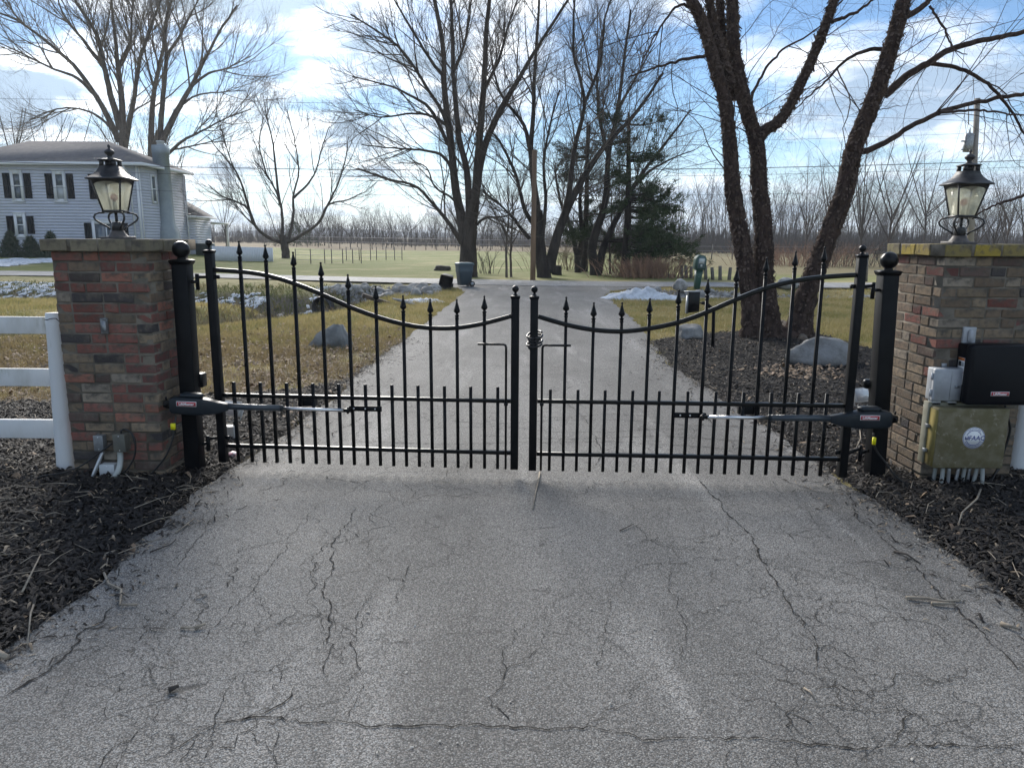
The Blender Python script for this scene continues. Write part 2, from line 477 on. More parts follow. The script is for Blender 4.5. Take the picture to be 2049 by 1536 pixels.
# ------------------------------------------------------------------ asphalt
def asphalt(name, base, light, stone=1.0, cracks=True, fine=175.0):
    m = bpy.data.materials.new(name); m.use_nodes = True
    N, L = m.node_tree.nodes, m.node_tree.links
    b = N['Principled BSDF']; b.inputs['Roughness'].default_value = 0.82; b.inputs['Specular IOR Level'].default_value = 0.35
    geo = N.new('ShaderNodeNewGeometry')
    def mp(sc=(1, 1, 1), rot=0.0):
        n = N.new('ShaderNodeMapping'); n.inputs['Scale'].default_value = sc; n.inputs['Rotation'].default_value = (0, 0, rot)
        L.new(geo.outputs['Position'], n.inputs[0]); return n.outputs[0]
    def nz(scale, det=5.0, vec=None, dist=0.0, rough=0.6):
        n = N.new('ShaderNodeTexNoise'); n.inputs['Scale'].default_value = scale; n.inputs['Detail'].default_value = det
        n.inputs['Distortion'].default_value = dist; n.inputs['Roughness'].default_value = rough
        L.new(vec if vec is not None else mp(), n.inputs['Vector']); return n
    def rng(v, a, c, lo=0.0, hi=1.0):
        n = N.new('ShaderNodeMapRange'); n.interpolation_type = 'SMOOTHSTEP'
        n.inputs['From Min'].default_value = a; n.inputs['From Max'].default_value = c
        n.inputs['To Min'].default_value = lo; n.inputs['To Max'].default_value = hi
        L.new(v, n.inputs['Value']); return n.outputs['Result']
    def mx(f, a, c, mode='MIX'):
        n = N.new('ShaderNodeMix'); n.data_type = 'RGBA'; n.blend_type = mode
        for s, v in ((n.inputs['Factor'], f), (n.inputs[6], a), (n.inputs[7], c)):
            if isinstance(v, (int, float)): s.default_value = v
            elif isinstance(v, tuple): s.default_value = (*v, 1)
            else: L.new(v, s)
        return n.outputs[2]
    def mth(op, a, c):
        n = N.new('ShaderNodeMath'); n.operation = op
        for i, v in enumerate((a, c)):
            if isinstance(v, (int, float)): n.inputs[i].default_value = v
            else: L.new(v, n.inputs[i])
        return n.outputs[0]
    # binder tone, worn lighter in broad streaks along the wheel tracks
    col = mx(rng(nz(0.75, 5.0, mp((1, 0.28, 1))).outputs['Fac'], 0.36, 0.64), base, light)
    col = mx(mth('MULTIPLY', rng(nz(1.9, 7.0, mp((1, 0.15, 1))).outputs['Fac'], 0.52, 0.68), 0.75), col, tuple(min(1, c * 1.5) for c in light))
    col = mx(mth('MULTIPLY', rng(nz(0.9, 6.0).outputs['Fac'], 0.56, 0.70), 0.35), col, tuple(c * 0.55 for c in base))
    col = mx(mth('MULTIPLY', rng(nz(3.3, 4.0).outputs['Fac'], 0.66, 0.78), 0.4), col, (0.20, 0.165, 0.115))
    # exposed stones
    vo = N.new('ShaderNodeTexVoronoi'); vo.inputs['Scale'].default_value = fine
    nd = nz(fine * 0.5, 2.0); ad = N.new('ShaderNodeVectorMath'); ad.operation = 'MULTIPLY_ADD'
    L.new(nd.outputs['Color'], ad.inputs[0]); ad.inputs[1].default_value = (0.008, 0.008, 0.008); L.new(mp(), ad.inputs[2])
    L.new(ad.outputs[0], vo.inputs['Vector'])
    sepc = N.new('ShaderNodeSeparateColor'); L.new(vo.outputs['Color'], sepc.inputs[0])
    tone = rng(sepc.outputs[0], 0.0, 1.0, 0.6, 1.4)
    comb = N.new('ShaderNodeCombineColor')
    L.new(tone, comb.inputs[0]); L.new(rng(sepc.outputs[1], 0, 1, 0.0, 0.0), comb.inputs[2])
    tint = mx(sepc.outputs[1], (1.05, 1.0, 0.96), (0.96, 1.0, 1.04))
    st = mx(1.0, col, tint, 'MULTIPLY')
    grey = N.new('ShaderNodeVectorMath'); grey.operation = 'SCALE'; L.new(st, grey.inputs[0]); L.new(tone, grey.inputs['Scale'])
    col = mx(stone, col, grey.outputs[0])
    bright = mth('MULTIPLY', rng(sepc.outputs[2], 0.91, 0.97), 0.55 * stone)
    col = mx(bright, col, (0.46, 0.45, 0.42))
    gap = mth('MULTIPLY', rng(vo.outputs['Distance'], 0.42, 0.72), 0.75 * stone)
    col = mx(gap, col, tuple(c * 0.28 for c in base))
    height = mth('SUBTRACT', 1.0, vo.outputs['Distance'])
    # pits where stones have come out
    pit = rng(nz(55.0, 3.0).outputs['Fac'], 0.66, 0.72)
    col = mx(mth('MULTIPLY', pit, 0.8 * stone), col, tuple(c * 0.3 for c in base))
    height = mth('SUBTRACT', height, mth('MULTIPLY', pit, 1.5))
    if cracks:
        # fine map cracking in patches
        v2 = N.new('ShaderNodeTexVoronoi'); v2.feature = 'DISTANCE_TO_EDGE'; v2.inputs['Scale'].default_value = 5.2
        n5 = nz(4.0, 6.0); a2 = N.new('ShaderNodeVectorMath'); a2.operation = 'MULTIPLY_ADD'
        L.new(n5.outputs['Color'], a2.inputs[0]); a2.inputs[1].default_value = (0.30, 0.30, 0.0); L.new(mp(), a2.inputs[2])
        L.new(a2.outputs[0], v2.inputs['Vector'])
        line = rng(v2.outputs['Distance'], 0.020, 0.004)
        patch = mth('MULTIPLY', rng(nz(1.0, 3.0).outputs['Fac'], 0.46, 0.58), rng(nz(6.0, 2.0).outputs['Fac'], 0.36, 0.52))
        ck = mth('MULTIPLY', line, mth('MULTIPLY', patch, 0.65))
        col = mx(ck, col, tuple(c * 0.16 for c in base))
        height = mth('SUBTRACT', height, mth('MULTIPLY', ck, 2.0))
    L.new(col, b.inputs['Base Color'])
    bn = N.new('ShaderNodeBump'); bn.inputs['Distance'].default_value = 0.0022; bn.inputs['Strength'].default_value = 0.8
    L.new(height, bn.inputs['Height']); L.new(bn.outputs[0], b.inputs['Normal'])
    return m
ASPH = asphalt('worn_asphalt', (0.138, 0.133, 0.125), (0.235, 0.226, 0.212))
drive = struct('driveway', np_mesh('driveway', [(x, y, 0.0) for x, y in DRIVE], [tuple(range(len(DRIVE)))[::-1]]), ASPH, 'cracked grey asphalt driveway')
road = struct('road', np_mesh('road', [(x, y, 0.012) for x, y in ROAD], [tuple(range(len(ROAD)))[::-1]]),
              asphalt('road_asphalt', (0.20, 0.20, 0.20), (0.26, 0.26, 0.26), 0.5, False, 60.0), 'narrow paved country road')
# crack ribbons on the driveway, coloured dark for the shade inside open cracks
MCRACK = M('crack_shade', (0.022, 0.021, 0.020), 1.0, color2=(0.055, 0.051, 0.046), nscale=30, spec=0.1)
def crack(px, w, seed, amp=0.012):
    pts = [g(*p)[:2] for p in px]; r = random.Random(seed); line = []
    for (a, b) in zip(pts[:-1], pts[1:]):
        n = max(2, int(np.hypot(*(b - a)) / 0.022))
        for i in range(n): line.append(a + (b - a) * (i / n))
    line.append(pts[-1]); line = np.array(line)
    t = np.gradient(line, axis=0); t /= np.linalg.norm(t, axis=1, keepdims=True) + 1e-9
    nrm = np.stack([-t[:, 1], t[:, 0]], 1); n = len(line)
    wa = np.zeros(n); v = 0.0
    for i in range(n): v = 0.86 * v + r.gauss(0, 1) * 0.5; wa[i] = v + r.gauss(0, .28)
    line = line + nrm * (wa * amp)[:, None]
    ww = w * 0.6 * (0.15 + 1.0 * np.abs(np.array([r.gauss(0.6, 0.5) for _ in range(n)])))
    ends = np.minimum(1, np.minimum(np.arange(n), np.arange(n)[::-1]) / 6.0); ww = ww * (0.2 + 0.8 * ends) / 2
    V = np.concatenate([np.c_[line + nrm * ww[:, None], np.full(n, 0.004)], np.c_[line - nrm * ww[:, None], np.full(n, 0.004)]])
    F = np.array([(i, i + n, i + n + 1, i + 1) for i in range(n - 1)])
    o = obj('crack', np_mesh('crack', V, F), MCRACK, drive); return o
CR = [([(430,1446),(560,1442),(700,1447),(880,1446),(1000,1452),(1180,1458),(1300,1470),(1480,1478),(1620,1490),(1800,1496),(2070,1502)], 0.010),
      ([(330,1512),(375,1485),(420,1458),(480,1440),(535,1425),(575,1400),(598,1370)], 0.012),
      ([(335,1560),(380,1500),(425,1452)], 0.008),
      ([(712,1015),(690,1062),(664,1090),(668,1150),(652,1190),(666,1210),(660,1290),(640,1330),(655,1360)], 0.009),
      ([(735,1180),(722,1210),(700,1300),(712,1340),(690,1375)], 0.006),
      ([(730,1360),(712,1400),(704,1450)], 0.006),
      ([(1388,950),(1420,985),(1468,1040),(1500,1068),(1525,1120),(1545,1160),(1590,1235),(1620,1280),(1635,1345)], 0.010),
      ([(1535,950),(1580,965),(1640,985)], 0.010),
      ([(1690,985),(1720,1040),(1775,1085),(1850,1160),(1890,1200),(1960,1270),(2010,1320),(2060,1360)], 0.010),
      ([(240,1208),(205,1245),(150,1268),(145,1300),(105,1345),(60,1372),(30,1388),(-20,1420)], 0.013),
      ([(640,1005),(560,1100),(500,1180),(430,1250),(380,1310)], 0.005),
      ([(470,1350),(430,1440),(400,1540)], 0.006), ([(270,1470),(230,1540)], 0.008),
      ([(1570,1440),(1600,1470),(1640,1492)], 0.010), ([(1780,1490),(1810,1460),(1825,1430),(1800,1400),(1770,1385)], 0.008),
      ([(1450,1475),(1455,1540)], 0.008), ([(1590,1500),(1610,1560)], 0.007), ([(1730,1500),(1745,1540)], 0.010),
      ([(1800,1000),(1850,1040)], 0.006), ([(340,1150),(420,1050),(445,1000)], 0.006), ([(820,1120),(800,1180),(780,1260)], 0.005),
      ([(790,950),(830,985),(815,1010)], 0.006), ([(1560,1050),(1600,1090)], 0.008),
      ([(560,1560),(545,1500),(560,1450)], 0.006), ([(1330,1100),(1340,1160),(1370,1250),(1360,1330)], 0.004)]
for y, x0, x1 in ((842, 860, 1500), (858, 905, 1420), (873, 960, 1560), (886, 700, 1620), (830, 1080, 1400)):
    CR.append(([(x0 + (x1 - x0) * i / 5, y + 6 * math.sin(i * 1.7 + y) + (x0 + (x1 - x0) * i / 5 - 1024) * 0.016) for i in range(6)], 0.012))
CR.append(([(640,880),(700,850),(760,812),(820,790)], 0.012))
CR.append(([(1130,800),(1180,850),(1200,900),(1190,935)], 0.010))
for i, (px, w) in enumerate(CR): crack(px, w, 100 + i)

# the web of fine cracks: random walks that fork
def crack_walk(x, y, ang, n, w, seed, depth=0):
    r = random.Random(seed); pts = [(x, y)]
    for i in range(n):
        a = ang + r.gauss(0, .75); ang += r.gauss(0, .10); x += .026 * math.cos(a); y += .026 * math.sin(a); pts.append((x, y))
        if depth < 2 and r.random() < .035: crack_walk(x, y, ang + r.choice((-1, 1)) * r.uniform(.5, 1.3), int(n * .5), w * .7, seed * 7 + i, depth + 1)
    p = np.array(pts); ok = in_poly(p[:, 0], p[:, 1], DRIVE)
    if not ok.all(): p = p[:int(np.argmin(ok))]
    if len(p) < 4: return
    t = np.gradient(p, axis=0); t /= np.linalg.norm(t, axis=1, keepdims=True) + 1e-9; nr = np.stack([-t[:, 1], t[:, 0]], 1); m = len(p)
    ww = (w * np.abs(np.array([r.gauss(.6, .45) for _ in range(m)])) * np.linspace(1, .25, m) / 2 + .0004)[:, None]; k = len(WEB[0])
    V = np.concatenate([np.c_[p + nr * ww, np.full(m, .003)], np.c_[p - nr * ww, np.full(m, .003)]]); b = sum(len(v) for v in WEB[0])
    WEB[0].append(V); WEB[1].append(np.array([(i, i + m, i + m + 1, i + 1) for i in range(m - 1)]) + b)
WEB = ([], []); rw = random.Random(41)
for i in range(160):
    yy = rw.uniform(1.1, 10.5) if i > 30 else rw.uniform(1.2, 4.5); xx = rw.choice((rw.gauss(-1.1, .55), rw.gauss(1.3, .6), rw.uniform(-2, 2.4)))
    crack_walk(xx, yy, rw.choice((math.pi / 2, -math.pi / 2, 0.3)) + rw.gauss(0, .35), rw.randint(12, 44), rw.uniform(.0018, .0042), 500 + i)
web = obj('fine_cracks', np_mesh('fine_cracks', np.concatenate(WEB[0]), np.concatenate(WEB[1])), MCRACK, drive); web['kind'] = 'stuff'

# ------------------------------------------------------------------ planting beds of dark mulch
BEDL = [(-9, 2.2), (-3.2, 2.0), (-2.7, 1.0)] + DL[:12] + [tuple(g(700, 760)[:2]), tuple(g(600, 778)[:2]), tuple(g(470, 790)[:2]), (-4.2, 7.2), (-9, 6.6)]
BEDR = [(2.75, 1.4)] + DR[:10] + [tuple(g(1330, 676)[:2]), tuple(g(1400, 668)[:2]), tuple(g(1500, 662)[:2]), tuple(g(1640, 668)[:2]), tuple(g(1750, 700)[:2]), (8.0, 9.8), (12, 7.0), (12, 1.4)]
MMULCH = M('mulch_floor', (0.010, 0.0085, 0.008), 0.95, color2=(0.024, 0.020, 0.017), nscale=22, bump=0.02, spec=0.2)
def bed_h(x, y, poly):
    d = poly_dist(x, y, [p for p in poly] + [poly[0]])
    return 0.004 + 0.055 * np.clip(d / 0.6, 0, 1) + 0.02 * vnoise(x, y, 1.4, 4) * np.clip(d / 0.5, 0, 1)
def bed(name, poly, label):
    px = [p[0] for p in poly]; py = [p[1] for p in poly]
    xs = np.arange(min(px), max(px), 0.07); ys = np.arange(min(py), max(py), 0.07)
    A, B = np.meshgrid(xs, ys); inside = in_poly(A, B, poly)
    Zb = np.where(inside, bed_h(A, B, poly) + H(A, B) * 0.0, -0.04)
    n = len(xs); idx = (np.arange(len(ys) - 1)[:, None] * n + np.arange(n - 1)[None, :])
    keep = inside[:-1, :-1] | inside[1:, :-1] | inside[:-1, 1:] | inside[1:, 1:]
    k = idx[keep]
    return struct(name, np_mesh(name, np.stack([A, B, Zb], -1).reshape(-1, 3), np.stack([k, k + 1, k + n + 1, k + n], 1), True), MMULCH, label)
bed('mulch_bed', BEDL, 'dark mulch bed around the left brick pillar')
bed('mulch_bed', BEDR, 'dark mulch bed around the right brick pillar and the birch')

def scatter(poly, count, keep=None):
    px = [p[0] for p in poly]; py = [p[1] for p in poly]; out = np.zeros((0, 2))
    while len(out) < count:
        q = RNG.uniform((min(px), min(py)), (max(px), max(py)), (count * 2, 2))
        ok = in_poly(q[:, 0], q[:, 1], poly)
        # nearer ground gets more pieces, and only what the lens could see or nearly see
        ok &= np.abs(q[:, 0]) < q[:, 1] * 0.85 + 1.9
        ok &= (np.abs(q[:, 0]) < q[:, 1] * 0.78 + 0.5) | (RNG.random(len(q)) < .55)
        ok &= RNG.random(len(q)) < np.clip((4.5 / np.maximum(q[:, 1], 1.0)) ** 1.5, 0.05, 1)
        if keep is not None: ok &= keep(q[:, 0], q[:, 1])
        out = np.concatenate([out, q[ok]])
    return out[:count]
def chips(name, pos, hz, lmin, lmax, wmin, wmax, mat, label, tilt=0.5, cat=None, lift=0.01):
    n = len(pos); a = RNG.uniform(0, math.tau, n); l = RNG.uniform(lmin, lmax, n) * RNG.choice([0.6, 1, 1.3], n); w = RNG.uniform(wmin, wmax, n)
    d = np.c_[np.cos(a), np.sin(a), RNG.normal(0, tilt * 0.5, n)]; s = np.c_[-np.sin(a), np.cos(a), RNG.normal(0, tilt, n)]
    c = np.c_[pos, hz + RNG.uniform(0, lift, n)]
    up = np.array([0, 0, 1.0])[None]; bend = (RNG.uniform(-0.15, 0.35, n) * l)[:, None] * up
    th = (w * 0.35)[:, None] * up
    e0 = c - d * l[:, None] / 2; e1 = c + d * l[:, None] / 2; sw = s * w[:, None] / 2
    # ridge-shaped sliver: two ends, raised middle
    V = np.stack([e0 - sw * 0.7, e0 + sw * 0.5, c + bend - sw, c + bend + sw, e1 - sw * 0.4, e1 + sw * 0.8, c + bend + th, ], 1)
    b = np.arange(n)[:, None] * 7
    F = np.concatenate([b + np.array([[0, 2, 6]]), b + np.array([[0, 6, 1]]), b + np.array([[1, 6, 3]]), b + np.array([[2, 4, 6]]), b + np.array([[4, 5, 6]]), b + np.array([[3, 6, 5]])])
    o = obj(name, np_mesh(name, V.reshape(-1, 3), F), mat)
    tag(o, label, cat, kind='stuff'); return o
MCHIP = M('mulch_dark', (0.010, 0.0085, 0.008), 0.8, color2=(0.026, 0.021, 0.018), nscale=60, detail=2, spec=0.4)
MCHIP2 = M('mulch_brown', (0.06, 0.045, 0.033), 0.8, color2=(0.045, 0.034, 0.026), nscale=40, detail=2)
MTAN = M('wood_chip_tan', (0.34, 0.27, 0.19), 0.8, color2=(0.20, 0.15, 0.10), nscale=50, detail=2)
MLEAF = M('dead_leaf', (0.27, 0.185, 0.115), 0.8, color2=(0.15, 0.10, 0.065), nscale=30, detail=2)
for poly, nm, nk in ((BEDL, 'around the left pillar', 1.0), (BEDR, 'around the right pillar and birch', 1.35)):
    for mat, cnt, nme, lr, wr, word in ((MCHIP, 31000, 'mulch', (0.02, 0.075), (0.006, 0.02), 'dark shredded bark mulch'),
                                  (MCHIP2, 3200, 'mulch', (0.02, 0.07), (0.005, 0.015), 'brown weathered mulch pieces'),
                                  (MTAN, 1500, 'wood_chips', (0.015, 0.06), (0.005, 0.016), 'pale wood chips scattered'),
                                  (MLEAF, 150, 'dead_leaves', (0.03, 0.07), (0.02, 0.045), 'curled brown dead leaves')):
        p = scatter(poly, int(cnt * nk))
        chips(nme, p, bed_h(p[:, 0], p[:, 1], poly), *lr, *wr, mat, word + ' ' + nm, 0.45 if mat is not MTAN else 0.25)
# leaf litter gathered by the boulder
p = np.array([g(1600 + RNG.normal(0, 45), 752 + RNG.normal(0, 9))[:2] for _ in range(150)])
chips('dead_leaves', p, bed_h(p[:, 0], p[:, 1], BEDR) + 0.01, 0.04, 0.09, 0.03, 0.05, MLEAF, 'drift of tan dead leaves in front of the long boulder', 0.4)
# crumbs that strayed onto the asphalt along both edges
e = []
for pl, sgn in ((DLW, 1), (DRW, -1)):
    pl = np.array([q for q in pl if 1.5 < q[1] < 12]); k = RNG.integers(0, len(pl), 2200)
    e.append(np.c_[pl[k, 0] + sgn * (RNG.normal(0, 0.10, 2200)) * RNG.choice([.5, 1, 2.4], 2200), pl[k, 1] + RNG.normal(0, 0.05, 2200)])
e = np.concatenate(e); chips('mulch', e, np.full(len(e), 0.005), 0.012, 0.07, 0.004, 0.014, MCHIP, 'bark crumbs strewn along the driveway edges', 0.15, lift=0.004)
e = e[::3] + RNG.normal(0, 0.06, (len(e[::3]), 2)); chips('wood_chips', e, np.full(len(e), 0.005), 0.01, 0.05, 0.003, 0.012, MTAN, 'tan splinters strewn along the driveway edges', 0.15, lift=0.004)
# small stones and grit loose on the asphalt
q = RNG.uniform((-2.2, 1.2), (2.6, 12), (500, 2)); q = q[in_poly(q[:, 0], q[:, 1], DRIVE)]
chips('grit', q, np.full(len(q), 0.003), 0.006, 0.016, 0.005, 0.010, M('pale_grit', (0.42, 0.40, 0.36), 0.9), 'pale grit loose on the driveway', 0.2, lift=0.003)

# ------------------------------------------------------------------ grass blades
MBLADE = turf_material('grass_blade', 0.7, 0)
def add_translucency(m, k, tint):
    N, L = m.node_tree.nodes, m.node_tree.links; b = N['Principled BSDF']; out = [n for n in N if n.type == 'OUTPUT_MATERIAL'][0]
    tr = N.new('ShaderNodeBsdfTranslucent'); mixn = N.new('ShaderNodeMixShader'); mixn.inputs[0].default_value = k
    sc = N.new('ShaderNodeMix'); sc.data_type = 'RGBA'; sc.blend_type = 'MULTIPLY'; sc.inputs['Factor'].default_value = 1.0; sc.inputs[7].default_value = (*tint, 1)
    src = b.inputs['Base Color'].links[0].from_socket; L.new(src, sc.inputs[6]); L.new(sc.outputs[2], tr.inputs['Color'])
    L.new(b.outputs[0], mixn.inputs[1]); L.new(tr.outputs[0], mixn.inputs[2]); L.new(mixn.outputs[0], out.inputs['Surface'])
add_translucency(MBLADE, 0.45, (1.15, 1.1, 0.95))
def grass(name, xr, yr, count, label, hmin, hmax, wide=0.004, power=1.5, extra=None):
    out = np.zeros((0, 2)); near = yr[0]
    while len(out) < count:
        q = RNG.uniform((xr[0], yr[0]), (xr[1], yr[1]), (count, 2))
        ok = ~in_poly(q[:, 0], q[:, 1], DRIVE) & ~in_poly(q[:, 0], q[:, 1], ROAD) & ~in_poly(q[:, 0], q[:, 1], BEDR)
        ok &= ~in_poly(q[:, 0], q[:, 1], BEDL) | (RNG.random(len(q)) < 0.01)
        ok &= np.abs(q[:, 0]) < q[:, 1] * 0.76 + 0.8
        hh = H(q[:, 0], q[:, 1]); ok &= (hh > -0.35) | (RNG.random(len(q)) < 0.15)
        soil = (q[:, 0] < -0.3) & (q[:, 1] + 5 * (0.5 + 0.5 * vnoise(q[:, 0], q[:, 1], 0.6, 3)) < 11.5)
        ok &= ~soil | (RNG.random(len(q)) < 0.45)
        ok &= RNG.random(len(q)) < np.clip((near / q[:, 1]) ** power, 0.03, 1)
        if extra is not None: ok &= extra(q[:, 0], q[:, 1])
        out = np.concatenate([out, q[ok]])
    q = out[:count]; n = len(q); a = RNG.uniform(0, math.tau, n)
    dist = q[:, 1]; w = wide * (0.6 + dist / 12.0); h = RNG.uniform(hmin, hmax, n) * (0.7 + 0.5 * (0.5 + 0.5 * vnoise(q[:, 0], q[:, 1], 1.2, 9)))
    lean = RNG.normal(0, 0.6, (n, 2)) * h[:, None]
    z0 = H(q[:, 0], q[:, 1]) - 0.03
    dx = np.c_[np.cos(a), np.sin(a), np.zeros(n)] * w[:, None]
    b = np.c_[q, z0]; t = b + np.c_[lean, h + 0.02]
    V = np.stack([b - dx, b + dx, t], 1).reshape(-1, 3)
    o = obj(name, np_mesh(name, V, np.arange(3 * n).reshape(-1, 3)), MBLADE)
    tag(o, label, 'grass', kind='stuff'); return o
grass('grass', (-13, -0.8), (6.2, 24), 95000, 'short straw and green winter grass left of the driveway', 0.02, 0.10)
grass('grass', (1.8, 19), (9, 26), 110000, 'short yellow green winter lawn right of the driveway', 0.02, 0.085)
# leaf litter in the thin turf behind the left pillar
q = np.c_[RNG.uniform(-8, -0.8, 9000), RNG.uniform(6.2, 14, 9000)]
q = q[~in_poly(q[:, 0], q[:, 1], DRIVE) & (np.abs(q[:, 0]) < q[:, 1] * 0.76 + .5) & (RNG.random(9000) < .6 * np.clip((14.0 - q[:, 1]) / 5, 0.05, 1))]
chips('dead_leaves', q, H(q[:, 0], q[:, 1]) + 0.0, 0.03, 0.075, 0.02, 0.045, MLEAF, 'brown leaf litter lying in the thin grass behind the left pillar', 0.5)
q2 = q[RNG.random(len(q)) < 0.25] + 0.03; chips('twigs', q2, H(q2[:, 0], q2[:, 1]) + 0.01, 0.06, 0.22, 0.004, 0.008, MTAN, 'pale dry stalks lying in the thin grass behind the left pillar', 0.2)
# coarse tussocks on the ditch bank
def tuss(name, n, fn, hmin, hmax, mat, label, cat='grass', wd=0.012):
    q = fn(n); m = len(q); a = RNG.uniform(0, math.tau, m); h = RNG.uniform(hmin, hmax, m)
    z = H(q[:, 0], q[:, 1]) - 0.03; b = np.c_[q, z]
    mid = b + np.c_[RNG.normal(0, 0.35, (m, 2)) * h[:, None], h * 0.7]; t = mid + np.c_[RNG.normal(0, 0.6, (m, 2)) * h[:, None], h * 0.2]
    dx = np.c_[np.cos(a), np.sin(a), np.zeros(m)] * wd
    V = np.stack([b - dx, b + dx, mid - dx * 0.7, mid + dx * 0.7, t], 1).reshape(-1, 3); k = np.arange(m)[:, None] * 5
    F = np.concatenate([k + np.array([[0, 1, 3]]), k + np.array([[0, 3, 2]]), k + np.array([[2, 3, 4]])])
    return tag(obj(name, np_mesh(name, V, F), mat), label, cat, kind='stuff')
MBANK = M('bank_grass', (0.085, 0.105, 0.04), 0.85, color2=(0.16, 0.14, 0.07), nscale=1.3, contrast=(0.4, 0.65), spec=0.2)
add_translucency(MBANK, 0.45, (1.2, 1.2, 0.9))
MSTRAW = M('dry_straw', (0.30, 0.235, 0.14), 0.85, color2=(0.19, 0.14, 0.085), nscale=2.0, spec=0.2)
def bank_pts(n):
    x = RNG.uniform(-24, -4.4, n); y = RNG.uniform(20, 30.5, n)
    h = H(x, y); ok = (poly_dist(x, y, DITCH_A) < 3.6) & ~in_poly(x, y, ROAD) & ~in_poly(x, y, DRIVE)
    return np.c_[x, y][ok]
tuss('grass', 26000, bank_pts, 0.05, 0.20, MBANK, 'coarse dark green grass on the ditch bank below the road')
def bed_pts(n):
    t = RNG.random(n); a = np.array(DITCH_B); s = np.clip((t * 3.4), 0, 3.39); i = s.astype(int); f = (s - i)[:, None]
    p = a[i] * (1 - f) + a[i + 1] * f; return p + RNG.normal(0, 0.75, (n, 2))
tuss('dry_grass', 5000, bed_pts, 0.06, 0.28, MSTRAW, 'dry tan weeds along the rocky ditch floor', wd=0.008)
# ------------------------------------------------------------------ brick pillars
MBRICK = M('brick_clay', (0.3, 0.2, 0.15), 0.92, color2=(0.085, 0.077, 0.066), nscale=17, contrast=(0.43, 0.72), bump=0.006, bscale=60, objcolor=True, spec=0.2,
           color3=(0.205, 0.168, 0.13), n3=11.0, c3=(0.52, 0.82))
MMORTAR = M('mortar', (0.20, 0.175, 0.14), 0.95, color2=(0.10, 0.09, 0.072), nscale=7, bump=0.004, bscale=70, spec=0.2)
def brick_mesh(l, seed, h=0.0555, d=0.098):
    r = random.Random(seed); bm = bmesh.new(); bmesh.ops.create_cube(bm, size=1.0)
    for v in bm.verts:
        v.co.x *= l; v.co.y *= d; v.co.z *= h
        v.co += Vector((r.gauss(0, 0.0014), r.gauss(0, 0.0012), r.gauss(0, 0.0011)))
    bmesh.ops.bevel(bm, geom=bm.edges[:], offset=0.0045, segments=1, profile=0.6, affect='EDGES')
    for v in bm.verts: v.co += Vector((r.gauss(0, 0.0008), r.gauss(0, 0.0008), r.gauss(0, 0.0008)))
    me = bpy.data.meshes.new('brick'); bm.to_mesh(me); bm.free(); me.materials.append(MBRICK); return me
B_FULL = [brick_mesh(0.1935, i) for i in range(5)]; B_HALF = [brick_mesh(0.0925, 20 + i) for i in range(4)]
B_CAP = [brick_mesh(0.168, 40 + i, 0.072, 0.12) for i in range(4)]
RED = [(0.20, 0.085, 0.068), (0.225, 0.102, 0.082), (0.165, 0.074, 0.064), (0.265, 0.122, 0.088)]
DARK = [(0.085, 0.068, 0.062), (0.065, 0.058, 0.058), (0.12, 0.085, 0.072)]
TAN = [(0.215, 0.163, 0.112), (0.235, 0.18, 0.124), (0.18, 0.135, 0.096), (0.195, 0.143, 0.102)]
PALE = [(0.285, 0.235, 0.18), (0.26, 0.22, 0.175)]
def pillar(cx, cy, rz, palette, capcol, label, seed):
    r = random.Random(seed)
    root = thing('brick_pillar', label, 'pillar', (cx, cy, 0), rz)
    mt = Matrix.Translation((cx, cy, 0)) @ Matrix.Rotation(rz, 4, 'Z')
    a = 0.305; pitch = 0.0652; n = 23; top = n * pitch
    mb = MB(); mb.box((-a + .006, -a + .006, -0.05), (a - .006, a - .006, top + 0.0), mt)
    mb.box((-a - .036, -a - .036, top + 0.0005), (a + .036, a + .036, top + 0.074), mt)
    obj('mortar', mb, MMORTAR, root)
    def put(me, x, y, z, ang, col):
        o = bpy.data.objects.new('brick', me); link(o, root)
        o.matrix_basis = mt @ Matrix.Translation((x, y, z)) @ Matrix.Rotation(ang + (math.pi if r.random() < .5 else 0), 4, 'Z') @ Matrix.Rotation(r.gauss(0, 0.006), 4, 'Y')
        k = r.uniform(0.8, 1.18); o.color = (*[min(1, c * k) for c in col], 1)
    for c in range(n):
        z = (c + 0.5) * pitch; flip = c % 2
        for side in range(4):
            ang = side * math.pi / 2; ca, sa = math.cos(ang), math.sin(ang)
            # along the side from its start corner; the pinwheel turns the other way on every second course
            segs = [(0.0, 0.2), (0.2, 0.2), (0.4, 0.1)] if (c // 2) % 2 == flip else [(0.0, 0.2), (0.2, 0.1), (0.3, 0.2)]
            if r.random() < 0.3: segs = [(0.0, 0.1), (0.1, 0.2), (0.3, 0.2)]
            for s0, ln in segs:
                scale = 0.51 / 0.5; m = (s0 + ln / 2) * scale
                u = -a + m if not flip else a - m
                v = -a + 0.049 + r.gauss(0, 0.0016)
                me = r.choice(B_FULL if ln > 0.15 else B_HALF)
                put(me, u * ca - v * sa, u * sa + v * ca, z, ang, palette(r, c / n, side))
    zc = top + 0.037
    for side in range(4):
        ang = side * math.pi / 2; ca, sa = math.cos(ang), math.sin(ang); A = a + 0.044
        for k in range(3):
            u = -A + 0.095 + k * 0.185 + r.gauss(0, .003); v = -A + 0.06 + r.gauss(0, .003)
            put(r.choice(B_CAP), u * ca - v * sa, u * sa + v * ca, zc + r.gauss(0, .0015), ang, capcol(r, side, k))
    mc = MB()
    return root
def pal_left(r, t, side):
    k = r.random(); red = (0.62 if 0.25 < t < 0.97 else 0.28) if side == 0 else 0.34
    if k < red: return r.choice(RED)
    if k < red + 0.16: return r.choice(DARK)
    return r.choice(PALE) if k > 0.94 else r.choice(TAN)
